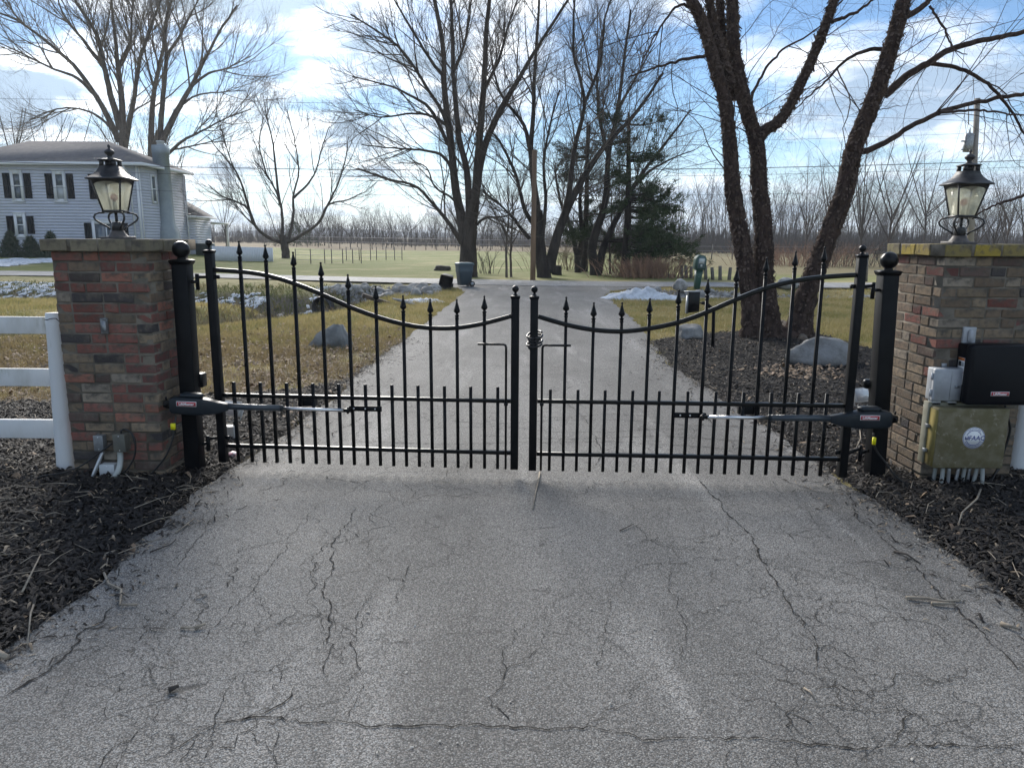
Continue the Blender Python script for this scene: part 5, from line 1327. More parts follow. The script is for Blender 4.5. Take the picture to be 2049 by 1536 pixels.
# ------------------------------------------------------------------ bare trees
def unit(a): return a / (np.linalg.norm(a, axis=-1, keepdims=True) + 1e-9)
def smooth_line(pts, n=5):
    pts = [np.array(p, float) for p in pts]; q = []
    for i in range(len(pts) - 1):
        p0, p1, p2, p3 = pts[max(i - 1, 0)], pts[i], pts[i + 1], pts[min(i + 2, len(pts) - 1)]
        for t in np.arange(n) / n: q.append(0.5 * ((2 * p1) + (-p0 + p2) * t + (2 * p0 - 5 * p1 + 4 * p2 - p3) * t * t + (-p0 + 3 * p1 - 3 * p2 + p3) * t ** 3))
    q.append(pts[-1]); return np.array(q)
def children(P, R, count, L0, Lvar, ang, k, jit, trop, rk, tmin=0.2, rmin=0.0, taper=0.25, rng=RNG, planar=0.0):
    """count new shoots on the polylines P (n,k,3)/R, chosen by length"""
    seg = np.linalg.norm(np.diff(P, axis=1), axis=2).sum(1); pr = seg / seg.sum()
    i = rng.choice(len(P), count, p=pr); t = tmin + (1 - tmin) * rng.random(count) ** 0.85
    kk = P.shape[1]; s = t * (kk - 1); a = np.minimum(s.astype(int), kk - 2); f = (s - a)[:, None]
    p0 = P[i, a] * (1 - f) + P[i, a + 1] * f; tg = unit(P[i, a + 1] - P[i, a]); r0 = R[i, a] * (1 - f[:, 0]) + R[i, a + 1] * f[:, 0]
    rv = unit(np.cross(tg, rng.normal(0, 1, (count, 3)))); an = np.radians(rng.normal(ang, ang * 0.22, count))[:, None]
    d = unit(tg * np.cos(an) + rv * np.sin(an))
    L = L0 * (1 + Lvar * rng.normal(0, 1, count)).clip(0.4, 1.8) * (1.15 - 0.55 * t)
    r = np.maximum(np.minimum(r0 * 0.7, rk * L), rmin)
    Q = np.empty((count, k + 1, 3)); Q[:, 0] = p0; step = (L / k)[:, None]
    for j in range(k):
        d = unit(d + rng.normal(0, jit, (count, 3)) + np.array([0, 0, trop])); Q[:, j + 1] = Q[:, j] + d * step
    RR = r[:, None] * np.linspace(1, taper, k + 1)[None]
    return Q, RR
def merge(parts):
    V = []; F = []; o = 0
    for v, f in parts: V.append(v); F.append(f + o); o += len(v)
    return np.concatenate(V), np.concatenate(F)
def bark(name, c1, c2, s=5.0, b=0.03):
    return M(name, c1, 0.92, color2=c2, nscale=s, stretch=(1, 1, 0.25), bump=b, bscale=s * 2.5, spec=0.15)
MBARK = bark('maple_bark', (0.085, 0.070, 0.058), (0.045, 0.036, 0.030)); MTWIG = M('twig_bark', (0.12, 0.10, 0.085), 0.9, spec=0.1)
MBARKL = bark('maple_bark_pale', (0.16, 0.135, 0.11), (0.085, 0.070, 0.058)); MTWIGP = M('twig_bark_pale', (0.20, 0.165, 0.13), 0.9, spec=0.1)
MBARKD = bark('dark_bark', (0.055, 0.046, 0.040), (0.026, 0.022, 0.019)); MTWIGD = M('twig_bark_dark', (0.095, 0.08, 0.068), 0.9, spec=0.1)
def resample(line, rad, k):
    d = np.r_[0, np.cumsum(np.linalg.norm(np.diff(line, axis=0), axis=1))]; t = np.linspace(0, d[-1], k)
    return np.stack([np.interp(t, d, line[:, j]) for j in range(3)], 1), np.interp(t, d, rad)
def tree(name, label, limbs, Yd, base, lv, mats, spread=0.09, group=None, seed=0, cat='tree', sides=8, zbase=None, depthfan=True):
    """limbs: (pixel polyline, r0, r1); lv: list of shoot levels"""
    rng = np.random.default_rng(seed); gb = np.array(base, float)
    root = thing(name, label, cat, gb, 0, group)
    Ps = []; Rs = []
    for li, (px, r0, r1) in enumerate(limbs):
        sl = rng.uniform(-1, 1) * spread if li and depthfan else 0.0; off = 0.0; line = []
        y0 = px[0][1]
        for (x, y) in px: line.append(at(x, y, Yd + sl * (y0 - y) * Yd / FPX * 3.2))
        line = smooth_line(line); line[1:-1] += rng.normal(0, 0.0035 * Yd / 12, (len(line) - 2, 3))
        p, r = resample(line, r1 * .7 + (r0 * .64 - r1 * .7) * (1 - np.linspace(0, 1, len(line))) ** 1.25, 20); Ps.append(p); Rs.append(r)
    P = np.array(Ps); R = np.array(Rs)
    # the root flare of the first limb meets the ground
    V, F = tube_arrays(P, R, sides)
    obj('trunk', np_mesh('trunk', V, F, True), mats[0], root)
    parts = []; curP, curR = P, R; allP = P
    for n_, L0, ang, k, jit, trop, rk, sd, tmin in lv:
        Q, RR = children(curP, curR, n_, L0, 0.3, ang, k, jit, trop, rk, tmin, rng=rng)
        ok = Q[:, :, 2].min(1) > 0.6; Q, RR = Q[ok], RR[ok]
        parts.append(tube_arrays(Q, RR, sd)); curP, curR = Q, RR
    V, F = merge(parts); obj('crown', np_mesh('crown', V, F, True), mats[1], root)
    return root
def Z8(l): return [(x / 2.927, y / 2.927) for x, y in l]
def Z4(l): return [(650 + x / 2.732, y / 2.732) for x, y in l]
def stdlv(s, n=1.0, up=0.10, rk=0.0105):
    return [(int(150 * n), 3.3 * s, 38, 7, .09, up * .5, rk * .85, 4, .18), (int(1050 * n), 1.75 * s, 36, 5, .12, up * .8, rk * .65, 3, .12),
            (int(3600 * n), .95 * s, 38, 3, .13, up * .6, rk * .7, 3, .10), (int(14500 * n), .60 * s, 38, 1, .13, up * .8, rk * .9, 3, .1)]
# the big maple behind the bins
mp_limbs = [([(936, 556), (937, 520), (938, 480), (942, 440), (948, 400)], .66, .36),
  (Z4([(765, 1330), (745, 1180), (715, 1040), (690, 800), (655, 500), (645, 250), (600, 0), (590, -60)]), .36, .09),
  (Z4([(790, 1210), (778, 950), (735, 750), (705, 450), (700, 250), (690, 0), (688, -60)]), .24, .08),
  (Z4([(808, 1200), (832, 1000), (865, 820), (960, 600), (1050, 450), (1150, 280), (1330, 0)]), .33, .07),
  (Z4([(822, 1060), (850, 700), (870, 450), (880, 200), (900, 0), (910, -80)]), .25, .08),
  (Z4([(690, 800), (655, 640), (570, 500), (440, 300), (330, 200), (140, 80)]), .15, .04),
  (Z4([(672, 790), (580, 600), (480, 530), (350, 470), (150, 420)]), .13, .035),
  (Z4([(748, 1330), (700, 1250), (620, 1150), (500, 1020), (350, 980), (180, 920)]), .17, .04),
  (Z4([(700, 940), (640, 850), (520, 820), (380, 810), (200, 790)]), .12, .03),
  (Z4([(680, 700), (600, 640), (480, 620), (300, 640), (160, 600)]), .11, .03),
  (Z4([(830, 1230), (880, 1190), (990, 1180), (1060, 1130)]), .10, .03),
  (Z4([(650, 420), (560, 300), (450, 120), (380, 0)]), .12, .04),
  (Z4([(700, 400), (760, 250), (790, 100), (800, -20)]), .10, .04),
  (Z4([(870, 480), (950, 330), (1000, 150), (1060, -20)]), .12, .04),
  (Z4([(740, 1150), (690, 1080), (600, 1020), (560, 920), (480, 880)]), .09, .03)]
p = g(936, 552); tree('maple_tree', 'large bare maple tree behind the wheeled bin', mp_limbs, p[1], p, stdlv(.82, 1.6), (MBARK, MTWIG), seed=1, sides=12)
t2 = [([(1090, 562), (1088, 545), (1082, 512), (1078, 470), (1076, 421)], .52, .30),
  ([(1098, 545), (1106, 505), (1126, 439), (1162, 366), (1210, 293), (1272, 227), (1327, 146)], .42, .07),
  ([(1078, 440), (1066, 348), (1060, 293), (1045, 245), (1003, 190), (985, 130)], .24, .05),
  ([(1062, 300), (1067, 220), (1071, 128), (1078, 30), (1080, -30)], .17, .06),
  ([(1060, 478), (1030, 440), (1009, 418), (965, 380)], .13, .04),
  ([(1070, 450), (1050, 420), (1031, 348), (1001, 285), (983, 264)], .17, .05),
  ([(1130, 430), (1140, 377), (1150, 293), (1170, 205), (1148, 110), (1150, 0)], .22, .05),
  ([(1170, 205), (1200, 130), (1210, 40), (1230, -20)], .11, .04), ([(1085, 480), (1092, 400), (1088, 330), (1098, 260), (1120, 180)], .14, .04)]
p = (*at(1090, 559, 31.2)[:2], 0); tree('maple_tree', 'bare forked maple tree beside the short utility pole', t2, p[1], p, stdlv(.78, 1.0), (MBARKD, MTWIGD), seed=2, sides=10)
t3 = [([(1192, 556), (1190, 530), (1184, 494), (1205, 430), (1214, 384), (1217, 311), (1236, 220), (1250, 110), (1262, 20)], .42, .06),
  ([(1196, 545), (1206, 500), (1228, 450), (1272, 366), (1327, 293), (1382, 220)], .34, .05), ([(1217, 311), (1200, 240), (1195, 150), (1205, 60)], .15, .04),
  ([(1245, 410), (1290, 350), (1340, 320), (1390, 300)], .12, .03), ([(1236, 220), (1275, 150), (1310, 90)], .11, .03)]
p = g(1192, 553); tree('maple_tree', 'bare leaning maple tree between the forked maple and the pine', t3, p[1] + 1.5, (*at(1192, 553, p[1] + 1.5)[:2], 0), stdlv(.78, .85), (MBARKD, MTWIGD), seed=3, sides=10)
t3b = [([(1157, 556), (1156, 530), (1152, 500), (1140, 450), (1120, 400), (1110, 330)], .30, .06), ([(1158, 520), (1165, 470), (1160, 400), (1175, 320), (1180, 250)], .22, .05)]
tree('maple_tree', 'slim dark bare tree standing behind the forked maple', t3b, 36, (*at(1157, 551, 36)[:2], 0), stdlv(.7, .4), (MBARKD, MTWIGD), seed=4)
for i, (x, yb, yt, Yd, lab) in enumerate(((1014, 559, 330, 31, 'thin bare sapling left of the short utility pole'), (1023, 559, 390, 31.4, 'thinner bare sapling touching its twin left of the short utility pole'), (1221, 553, 380, 35, 'thin straight bare sapling between the leaning maple and pine'))):
    tree('sapling', lab, [([(x, yb + 2), (x - 1, yb - 60), (x + 3, yb - 120), (x + 2, yt)], .10, .03), ([(x, yb - 90), (x - 22, yb - 125), (x - 45, yb - 120)], .04, .015), ([(x + 1, yb - 70), (x + 25, yb - 115), (x + 40, yb - 150)], .04, .015)], Yd, (*at(x, yb, Yd)[:2], 0), stdlv(.5, .22), (MBARKL, MTWIG), seed=10 + i, sides=6)
t5 = [([(572, 520), (571, 500), (568, 485), (566, 470)], .50, .40),
  (Z8([(1650, 1420), (1570, 1390), (1500, 1330), (1450, 1220), (1380, 1180), (1300, 1150), (1230, 1090)]), .24, .05), (Z8([(1480, 1300), (1430, 1130), (1380, 1000), (1270, 870), (1220, 800)]), .18, .04),
  (Z8([(1680, 1420), (1760, 1380), (1870, 1300), (1920, 1200), (2040, 1170), (2120, 1130)]), .24, .05), (Z8([(1870, 1300), (1930, 1180), (1990, 1050), (2030, 900), (2040, 800)]), .16, .04),
  (Z8([(1650, 1390), (1655, 1280), (1630, 1150), (1560, 1020), (1490, 940)]), .22, .05), (Z8([(1640, 1200), (1620, 1050), (1600, 850), (1560, 680), (1550, 600)]), .18, .04),
  (Z8([(1690, 1400), (1720, 1250), (1715, 1150), (1750, 1000), (1720, 800), (1680, 640)]), .20, .04), (Z8([(1720, 1160), (1800, 1080), (1850, 1000), (1890, 850), (1930, 740)]), .15, .04), (Z8([(1560, 1020), (1520, 850), (1540, 700)]), .12, .03)]
p = g(573, 516); tree('maple_tree', 'spreading low branched bare tree beside the white fence', t5, 57, (*at(573, 517, 57)[:2], Hs(at(573, 517, 57)[0], 57)), [(90, 3.4, 32, 6, .08, .12, .010, 4, .3), (420, 2.0, 34, 5, .1, .12, .009, 3, .15), (2600, 1.1, 36, 3, .12, .10, .009, 3, .1), (8500, .7, 38, 1, .12, .1, .009, 3, .1)], (MBARK, MTWIG), seed=5)
hA = [([(252, 520), (250, 420), (248, 330), (247, 285), (246, 255)], .95, .35),
  (Z8([(700, 830), (650, 720), (560, 560), (430, 380), (280, 250), (100, 120), (-60, 60)]), .42, .09), (Z8([(705, 760), (655, 580), (610, 400), (560, 200), (440, 0), (420, -60)]), .45, .10), (Z8([(720, 800), (715, 600), (690, 400), (680, 270), (660, 100), (650, -60)]), .45, .10),
  (Z8([(728, 880), (748, 760), (785, 580), (820, 350), (880, 180), (950, -40)]), .42, .10), (Z8([(690, 800), (600, 700), (480, 640), (330, 640), (180, 700)]), .2, .05), (Z8([(560, 560), (440, 450), (300, 400), (100, 300), (-40, 240)]), .24, .06), (Z8([(610, 400), (500, 250), (380, 100), (330, -40)]), .24, .07), (Z8([(690, 400), (760, 250), (770, 100), (780, -40)]), .22, .07), (Z8([(760, 700), (800, 640), (870, 600), (900, 560)]), .12, .05)]
hB = [([(312, 520), (310, 420), (311, 330), (313, 290), (317, 262)], .85, .3),
  (Z8([(885, 930), (888, 700), (905, 520), (940, 350), (970, 200), (990, -40)]), .42, .10), (Z8([(930, 850), (955, 560), (975, 330), (965, 150), (1020, -40)]), .38, .10), (Z8([(950, 830), (1040, 640), (1120, 510), (1200, 350), (1290, 180), (1390, 30)]), .42, .08),
  (Z8([(985, 900), (1080, 820), (1180, 770), (1330, 690), (1470, 640)]), .22, .05), (Z8([(1120, 510), (1220, 430), (1330, 400), (1470, 330)]), .20, .05), (Z8([(1000, 880), (1100, 860), (1230, 830), (1330, 780)]), .15, .04), (Z8([(975, 330), (1060, 200), (1130, 60), (1180, -40)]), .22, .06), (Z8([(905, 520), (870, 400), (850, 250), (900, 100)]), .18, .05), (Z8([(1040, 640), (1150, 560), (1300, 540), (1440, 530)]), .16, .04)]
for lim, x, sd, lab in ((hA, 252, 6, 'huge bare maple rising behind the middle of the house roof'), (hB, 312, 7, 'huge bare maple rising behind the chimney of the house')):
    b = at(x, 517, 64); tree('maple_tree', lab, lim, 64, (b[0], 64, Hs(b[0], 64)), [(120, 5.5, 34, 7, .085, .10, .0105, 4, .25), (800, 3.0, 36, 5, .1, .10, .009, 3, .15), (3800, 1.6, 36, 3, .12, .09, .009, 3, .1), (12500, .95, 40, 1, .12, .08, .0095, 3, .1)], (MBARKL, MTWIGP), seed=sd, sides=10)

# procedural far trees: a few shapes, copied
def free_tree(seed, height, spread):
    rng = np.random.default_rng(seed); P = []; R = []
    tr = np.array([[0, 0, -.3], [0, 0, height * .2], [rng.normal(0, .2), rng.normal(0, .2), height * .4]]); p, r = resample(smooth_line(tr), np.linspace(height * .011, height * .006, 11), 12); P.append(p); R.append(r)
    for i in range(7):
        a = i * 2.4 + rng.random(); h0 = height * rng.uniform(.14, .4); out = spread * rng.uniform(.3, 1.0); hh = height * rng.uniform(.65, 1.0)
        l = np.array([[0, 0, h0], [out * .35 * math.cos(a), out * .35 * math.sin(a), h0 + (hh - h0) * .3], [out * .75 * math.cos(a), out * .75 * math.sin(a), h0 + (hh - h0) * .7], [out * math.cos(a), out * math.sin(a), hh]])
        p, r = resample(smooth_line(l), np.linspace(height * .0062, height * .0016, 16), 12); P.append(p); R.append(r)
    P = np.array(P); R = np.array(R); trunk = np_mesh('trunk', *tube_arrays(P, R, 5), True)
    cp, cr = P, R; parts = []; s = height / 12
    for n_, L0, ang, k, jit, trop, rk, sd, tm in ((75, 2.6 * s, 38, 4, .1, .06, .007, 3, .15), (420, 1.4 * s, 38, 3, .12, .06, .007, 3, .15), (1500, .8 * s, 38, 2, .12, .05, .0085, 3, .1)):
        Q, RR = children(cp, cr, n_, L0, .3, ang, k, jit, trop, rk, tm, rng=rng); parts.append(tube_arrays(Q, RR, sd)); cp, cr = Q, RR
    return trunk, np_mesh('crown', *merge(parts), True)
MFAR = M('far_bark', (0.095, 0.08, 0.07), 0.95, spec=0.05); MFARG = M('far_bark_grey', (0.125, 0.108, 0.098), 0.95, spec=0.05)
PROTO = [free_tree(50 + i, 12, (4.5, 5.5, 3.6, 6.0, 4.0)[i]) for i in range(5)]
for tm, cm in PROTO: tm.materials.append(MFAR); cm.materials.append(MFAR)
def far_tree(x, y, h, label, group, k, z=None):
    z = Hs(x, y) if z is None else z; root = thing('bare_tree', label, 'tree', (x, y, z), random.random() * 6.3, group); s = h / 12
    root.scale = (s, s, s)
    for nm, me in zip(('trunk', 'crown'), PROTO[k % 5]):
        o = bpy.data.objects.new(nm, me); COL.objects.link(o); o.parent = root
    return root
r_ = random.Random(5)
for i in range(34):                      # the line of trees beyond the mown field
    px = 600 + i * 12.5 + r_.uniform(-4, 4); Y_ = r_.uniform(98, 126); q = at(px, 500, Y_)
    far_tree(q[0], Y_, r_.uniform(4.2, 7.6), 'bare tree in the far row beyond the mown field', 'far tree row beyond the field', i)
for i, (px, Y_, h, lab) in enumerate(((1775, 52, 8.6, 'rounded bare tree left of the right pillar in the pasture'), (1720, 58, 9.6, 'bare tree seen behind the leaning birch stem'), (1845, 75, 11.0, 'broad round bare tree left of the right lantern'), (1660, 60, 9.0, 'bare tree between the middle and leaning birch stems'),
        (2010, 62, 7.5, 'low bushy bare tree right of the right lantern'), (1950, 70, 6.5, 'low bushy bare tree behind the right lantern'), (2049, 48, 6.5, 'bare tree at the right edge behind the pillar'), (60, 80, 15.5, 'distant bare tree behind the left end of the house'), (125, 84, 15, 'distant bare tree behind the house roof ridge'), (455, 84, 7.0, 'small bare tree over the white vinyl fence'), (20, 74, 14.5, 'distant bare tree at the left edge of the picture'), (1610, 70, 8.5, 'bare tree seen right of the middle birch stem'), (1900, 88, 9.0, 'distant bare tree just left of the right lantern base'), (1985, 46, 5.0, 'small twiggy bare tree beside the grey utility pole'))):
    q = at(px, 520, Y_); far_tree(q[0], Y_, h, lab, None, i + 1)
def woods(name, xr, yr, n, hr, seed, label):
    rng = np.random.default_rng(seed); x = rng.uniform(*xr, n); y = rng.uniform(*yr, n); h = rng.uniform(*hr, n) * (.62 + .42 * (vnoise(x, y * 0, .09, seed) * .6 + vnoise(x, y * 0, .3, seed + 1) * .5 + .5)); keep = vnoise(x, y, .12, seed + 2) > -.45; x, y, h = x[keep], y[keep], h[keep]; n = len(x); z = H(x, y)
    P = np.stack([np.c_[x, y, z - .2], np.c_[x + rng.normal(0, .3, n), y, z + h * .35], np.c_[x + rng.normal(0, .7, n), y, z + h * .7], np.c_[x + rng.normal(0, 1.2, n), y, z + h]], 1); R = (h * rng.uniform(.004, .008, n))[:, None] * np.array([1, .8, .5, .15])[None]
    parts = [tube_arrays(P, R, 3)]; cp, cr = P, R
    m = n * 14; ux = rng.uniform(*xr, m); uy = rng.uniform(*yr, m); uz = H(ux, uy); uh = rng.uniform(.8, 3.6, m); U = np.stack([np.c_[ux, uy, uz - .2], np.c_[ux + rng.normal(0, .3, m), uy, uz + uh]], 1); parts.append(tube_arrays(U, np.full((m, 1), .035) * np.array([[1, .3]]), 3))
    for n_, L0, ang, k, rk in ((n * 10, 2.6, 46, 2, .0055), (n * 26, 1.4, 46, 1, .008)):
        Q, RR = children(cp, cr, n_, L0, .3, ang, k, .12, .12, rk, .25, rng=rng); parts.append(tube_arrays(Q, RR, 3)); cp, cr = Q, RR
    return tag(obj(name, np_mesh(name, *merge(parts), True), MFARG), label, 'woods', kind='stuff')
woods('far_woods', (12, 75), (84, 120), 620, (6.5, 10.5), 61, 'dense bare woods at the right beyond the pasture')
woods('far_woods', (-95, 16), (122, 160), 620, (4.2, 6.6), 62, 'long bare woods beyond the mown field')
woods('far_woods', (30, 130), (120, 190), 420, (8, 12), 63, 'bare woods at the far right behind the pasture trees')
# underbrush at the foot of the pines
def brush(name, px, py, Yd, w, h, n, mat, label, seed, cat='bush', lean=.35):
    rng = np.random.default_rng(seed); c = at(px, py, Yd); z0 = Hs(c[0], c[1]); P = []
    b = np.c_[c[0] + rng.normal(0, w * .28, n), Yd + rng.normal(0, w * .2, n), np.full(n, z0)]
    hh = h * rng.uniform(.5, 1.0, n); d = rng.normal(0, lean, (n, 2)) * hh[:, None] + (b[:, :2] - c[:2]) * .3
    mid = b + np.c_[d * .4, hh * .55]; top = b + np.c_[d, hh]
    P = np.stack([b, mid, top], 1); R = np.full((n, 1), .012) * np.array([[1, .7, .3]])
    root = thing(name, label, cat, (c[0], Yd, z0)); parts = [tube_arrays(P, R, 3)]
    Q, RR = children(P, R, n * 7, h * .35, .3, 35, 3, .12, .08, .012, .2, rng=rng, rmin=.003); obj('stems', np_mesh('stems', *tube_arrays(P, R, 4), True), mat, root)['kind'] = 'stuff'; obj('twigs', np_mesh('twigs', *tube_arrays(Q, RR, 3), True), mat, root)['kind'] = 'stuff'; return root
MRED = M('russet_grass', (0.34, 0.20, 0.13), 0.9, color2=(0.25, 0.145, 0.095), nscale=1.5)
brush('bush', 970, 555, 34, 1.8, 1.2, 22, MBARK, 'bare twiggy bush right of the large maple trunk', 71)
brush('grass_clump', 1300, 560, 31.5, 2.6, .85, 420, MRED, 'russet ornamental grass clump at the roadside below the pine', 72, 'grass clump', .22)
brush('bush', 1265, 556, 34, 2.0, 1.3, 60, MBARKD, 'dark tangled brush at the foot of the pine', 73); brush('bush', 1130, 552, 38, 3.5, 1.6, 70, MSTRAW, 'pale dry brush behind the forked maple', 74)
brush('bush', 1620, 535, 46, 6.0, 1.5, 160, MRED, 'reddish brush beside the pasture behind the birch', 75); brush('bush', 1720, 535, 46, 6.0, 1.7, 160, MBARK, 'grey brown brush beside the pasture near the right gate post', 76); brush('bush', 1560, 534, 48, 5.0, 1.3, 110, MRED, 'reddish brush between the birch stems', 77)

# ------------------------------------------------------------------ conifers
MNEED = M('pine_needles', (0.036, 0.056, 0.022), 0.8, color2=(0.055, 0.078, 0.032), nscale=2.0, spec=0.2); MARB = M('arborvitae', (0.035, 0.055, 0.03), 0.8, color2=(0.06, 0.08, 0.045), nscale=4, spec=0.2)
def needles(C, D, n_each, ln, w, rng):
    """needle tufts: thin triangles fanned round shoots"""
    n = len(C); c = np.repeat(C, n_each, 0) + rng.normal(0, ln * .25, (n * n_each, 3)); d = np.repeat(D, n_each, 0)
    v = unit(d + rng.normal(0, .75, (n * n_each, 3))); s = unit(np.cross(v, rng.normal(0, 1, v.shape))) * w; e = c + v * ln * rng.uniform(.6, 1.2, (len(c), 1))
    V = np.stack([c - s, c + s, e], 1).reshape(-1, 3); return V, np.arange(len(V)).reshape(-1, 3)
def pine(label, px, yb, ytop, Yd, boughs, seed, tr=.26, per=26):
    rng = np.random.default_rng(seed); b = at(px, yb, Yd); t = at(px + 8, ytop, Yd); z0 = 0.0
    root = thing('pine_tree', label, 'tree', (b[0], Yd, z0)); line = smooth_line([(b[0], Yd, -.2), (b[0] + .05, Yd, t[2] * .4), (t[0], Yd, t[2])]); p, r = resample(line, np.linspace(tr, .05, len(line)), 14)
    obj('trunk', np_mesh('trunk', *tube_arrays(p[None], r[None], 8), True), MBARKD, root); P = []; R = []
    for (zf0, zf1, n, L, dens, dirx) in boughs:
        for i in range(n):
            z = t[2] * rng.uniform(zf0, zf1); a = rng.uniform(0, math.tau); dx, dy = math.cos(a), math.sin(a)
            dx = dx + dirx * rng.random(); nn = math.hypot(dx, dy); dx /= nn; dy /= nn; l = L * rng.uniform(.6, 1.1)
            xc = np.interp(z, line[:, 2], line[:, 0]); dr = rng.uniform(-.22, .02)
            P.append(resample(smooth_line([(xc, Yd, z), (xc + dx * l * .5, Yd + dy * l * .5, z + dr * l * .35), (xc + dx * l, Yd + dy * l, z + dr * l * .5 + .12 * l)]), np.linspace(.05, .012, 11), 10)[0]); R.append(np.linspace(.05, .01, 10))
    P = np.array(P); R = np.array(R)
    S, SR = children(P, R, len(P) * 9, .75, .35, 42, 3, .1, .04, .012, .25, rng=rng, rmin=.004)
    obj('branches', np_mesh('branches', *merge([tube_arrays(P, R, 4), tube_arrays(S, SR, 3)]), True), MBARKD, root)
    C = np.concatenate([S[:, 1], S[:, 2], S[:, 3]]); D = np.concatenate([S[:, 2] - S[:, 1]] * 3); V, F = needles(C, unit(D), per, .22, .015, rng)
    obj('crown', np_mesh('crown', V, F), MNEED, root); return root
pine('dark green pine with heavy low boughs reaching right of the maples', 1250, 556, 225, 33.5, [(.13, .34, 24, 2.9, 1, 1.0), (.36, .60, 18, 2.1, 1, .9), (.58, .98, 14, 1.3, 1, .1)], 81, .24, 20)
pine('thin pine tangled among the maple branches', 1168, 552, 245, 37, [(.20, .40, 7, 2.0, 1, 0), (.58, 1.0, 12, 1.5, 1, -.3)], 82, .2, 13)
def cone_shrub(label, px, yb, yt, Yd, w, seed, mat=None, name='evergreen_shrub'):
    rng = np.random.default_rng(seed); b = at(px, yb, Yd); t = at(px, yt, Yd); h = t[2] - b[2]; z0 = b[2]; root = thing(name, label, 'shrub', (b[0], Yd, z0))
    m = MB(); m.tube([(b[0], Yd, z0 - .1), (b[0], Yd, z0 + h * .9)], [.05, .01], 5); obj('stem', m, MBARK, root)
    n = 900; zf = rng.random(n) ** 1.4; rr = w / 2 * (1 - zf) ** .75 * rng.uniform(.25, 1.1, n) + .02; a = rng.uniform(0, math.tau, n)
    C = np.c_[b[0] + rr * np.cos(a), Yd + rr * np.sin(a), z0 + .05 + zf * h]; D = unit(np.c_[np.cos(a) * .6, np.sin(a) * .6, np.ones(n)])
    obj('foliage', np_mesh('foliage', *needles(C, D, 8, .20, .020, rng)), mat or MARB, root)
for i, (px, yb, yt, lab) in enumerate(((26, 529, 468, 'young evergreen shrub nearest the left edge before the house'), (66, 529, 478, 'young evergreen shrub between two others before the house'), (107, 530, 470, 'young evergreen shrub beside the left brick pillar before the house'))): cone_shrub(lab, px, yb, yt, 45.5, 1.5, 90 + i)
cone_shrub('dark round evergreen far behind the low branched tree', 590, 500, 445, 100, 8, 95, MNEED, 'evergreen_tree')

# ------------------------------------------------------------------ river birch
MBIRCH = M('birch_bark', (0.072, 0.048, 0.039), 0.9, color2=(0.034, 0.023, 0.019), nscale=11, contrast=(0.38, 0.62), stretch=(1, 1, .5), bump=0.03, bscale=16, spec=0.15, color3=(0.13, 0.098, 0.08), n3=26, c3=(0.60, 0.74))
MFLAKE = M('peeling_bark', (0.055, 0.037, 0.03), 0.85, color2=(0.115, 0.082, 0.065), nscale=12, spec=0.15); MBTWIG = M('birch_twig', (0.06, 0.042, 0.038), 0.85, spec=0.15)
BY = 12.0
bb = g(1555, 672); birch = thing('river_birch', 'three stemmed river birch with peeling bark in the mulch bed', 'tree', bb)
stems = [([(1512, 690), (1507, 665), (1500, 586), (1481, 469), (1467, 384), (1463, 328), (1452, 211), (1430, 131), (1406, 47), (1378, -10), (1360, -50)], .155, .062, 0.0),
  ([(1540, 690), (1538, 656), (1529, 539), (1527, 445), (1519, 375), (1514, 290), (1490, 205), (1468, 94), (1466, 0), (1465, -60)], .168, .07, .25),
  ([(1594, 690), (1598, 670), (1608, 609), (1650, 492), (1688, 389), (1711, 291), (1753, 188), (1786, 84), (1809, 0), (1820, -50)], .175, .088, -.1),
  ([(1514, 285), (1530, 262), (1566, 234), (1608, 155), (1645, 70), (1669, 0), (1680, -50)], .088, .055, .25),
  ([(1462, 170), (1440, 90), (1424, 30), (1416, -50)], .075, .05, .1), ([(1470, 200), (1448, 100), (1440, 0), (1437, -50)], .07, .05, .5)]
lims = [([(1722, 303), (1742, 298), (1772, 286), (1814, 258), (1880, 225), (1950, 206), (2060, 186)], .052, .028), ([(1770, 190), (1785, 180), (1809, 155), (1856, 127), (1903, 98), (1974, 80), (2070, 58)], .068, .032), ([(1858, 127), (1915, 136), (1960, 159), (1998, 188), (2026, 225), (2055, 280)], .034, .016),
  ([(1775, 102), (1739, 98), (1692, 122), (1645, 169), (1589, 220)], .036, .008), ([(1425, 113), (1406, 113), (1355, 122), (1294, 141), (1256, 155)], .032, .010), ([(1395, 30), (1359, 9), (1312, 70), (1284, 127)], .028, .006), ([(1500, 205), (1520, 160), (1560, 105), (1610, 75), (1660, 40)], .026, .008),
  ([(1800, 40), (1850, 10), (1890, -40)], .05, .03), ([(2070, 385), (2020, 400), (1970, 420), (1945, 440)], .028, .008), ([(1665, 45), (1720, 20), (1770, -20)], .03, .012), ([(1880, 225), (1960, 222), (2060, 232)], .024, .010), ([(1860, 12), (1890, 60), (1905, 95), (1935, 110)], .02, .006)]
rngb = np.random.default_rng(99); FV = []; PP = []; RRr = []
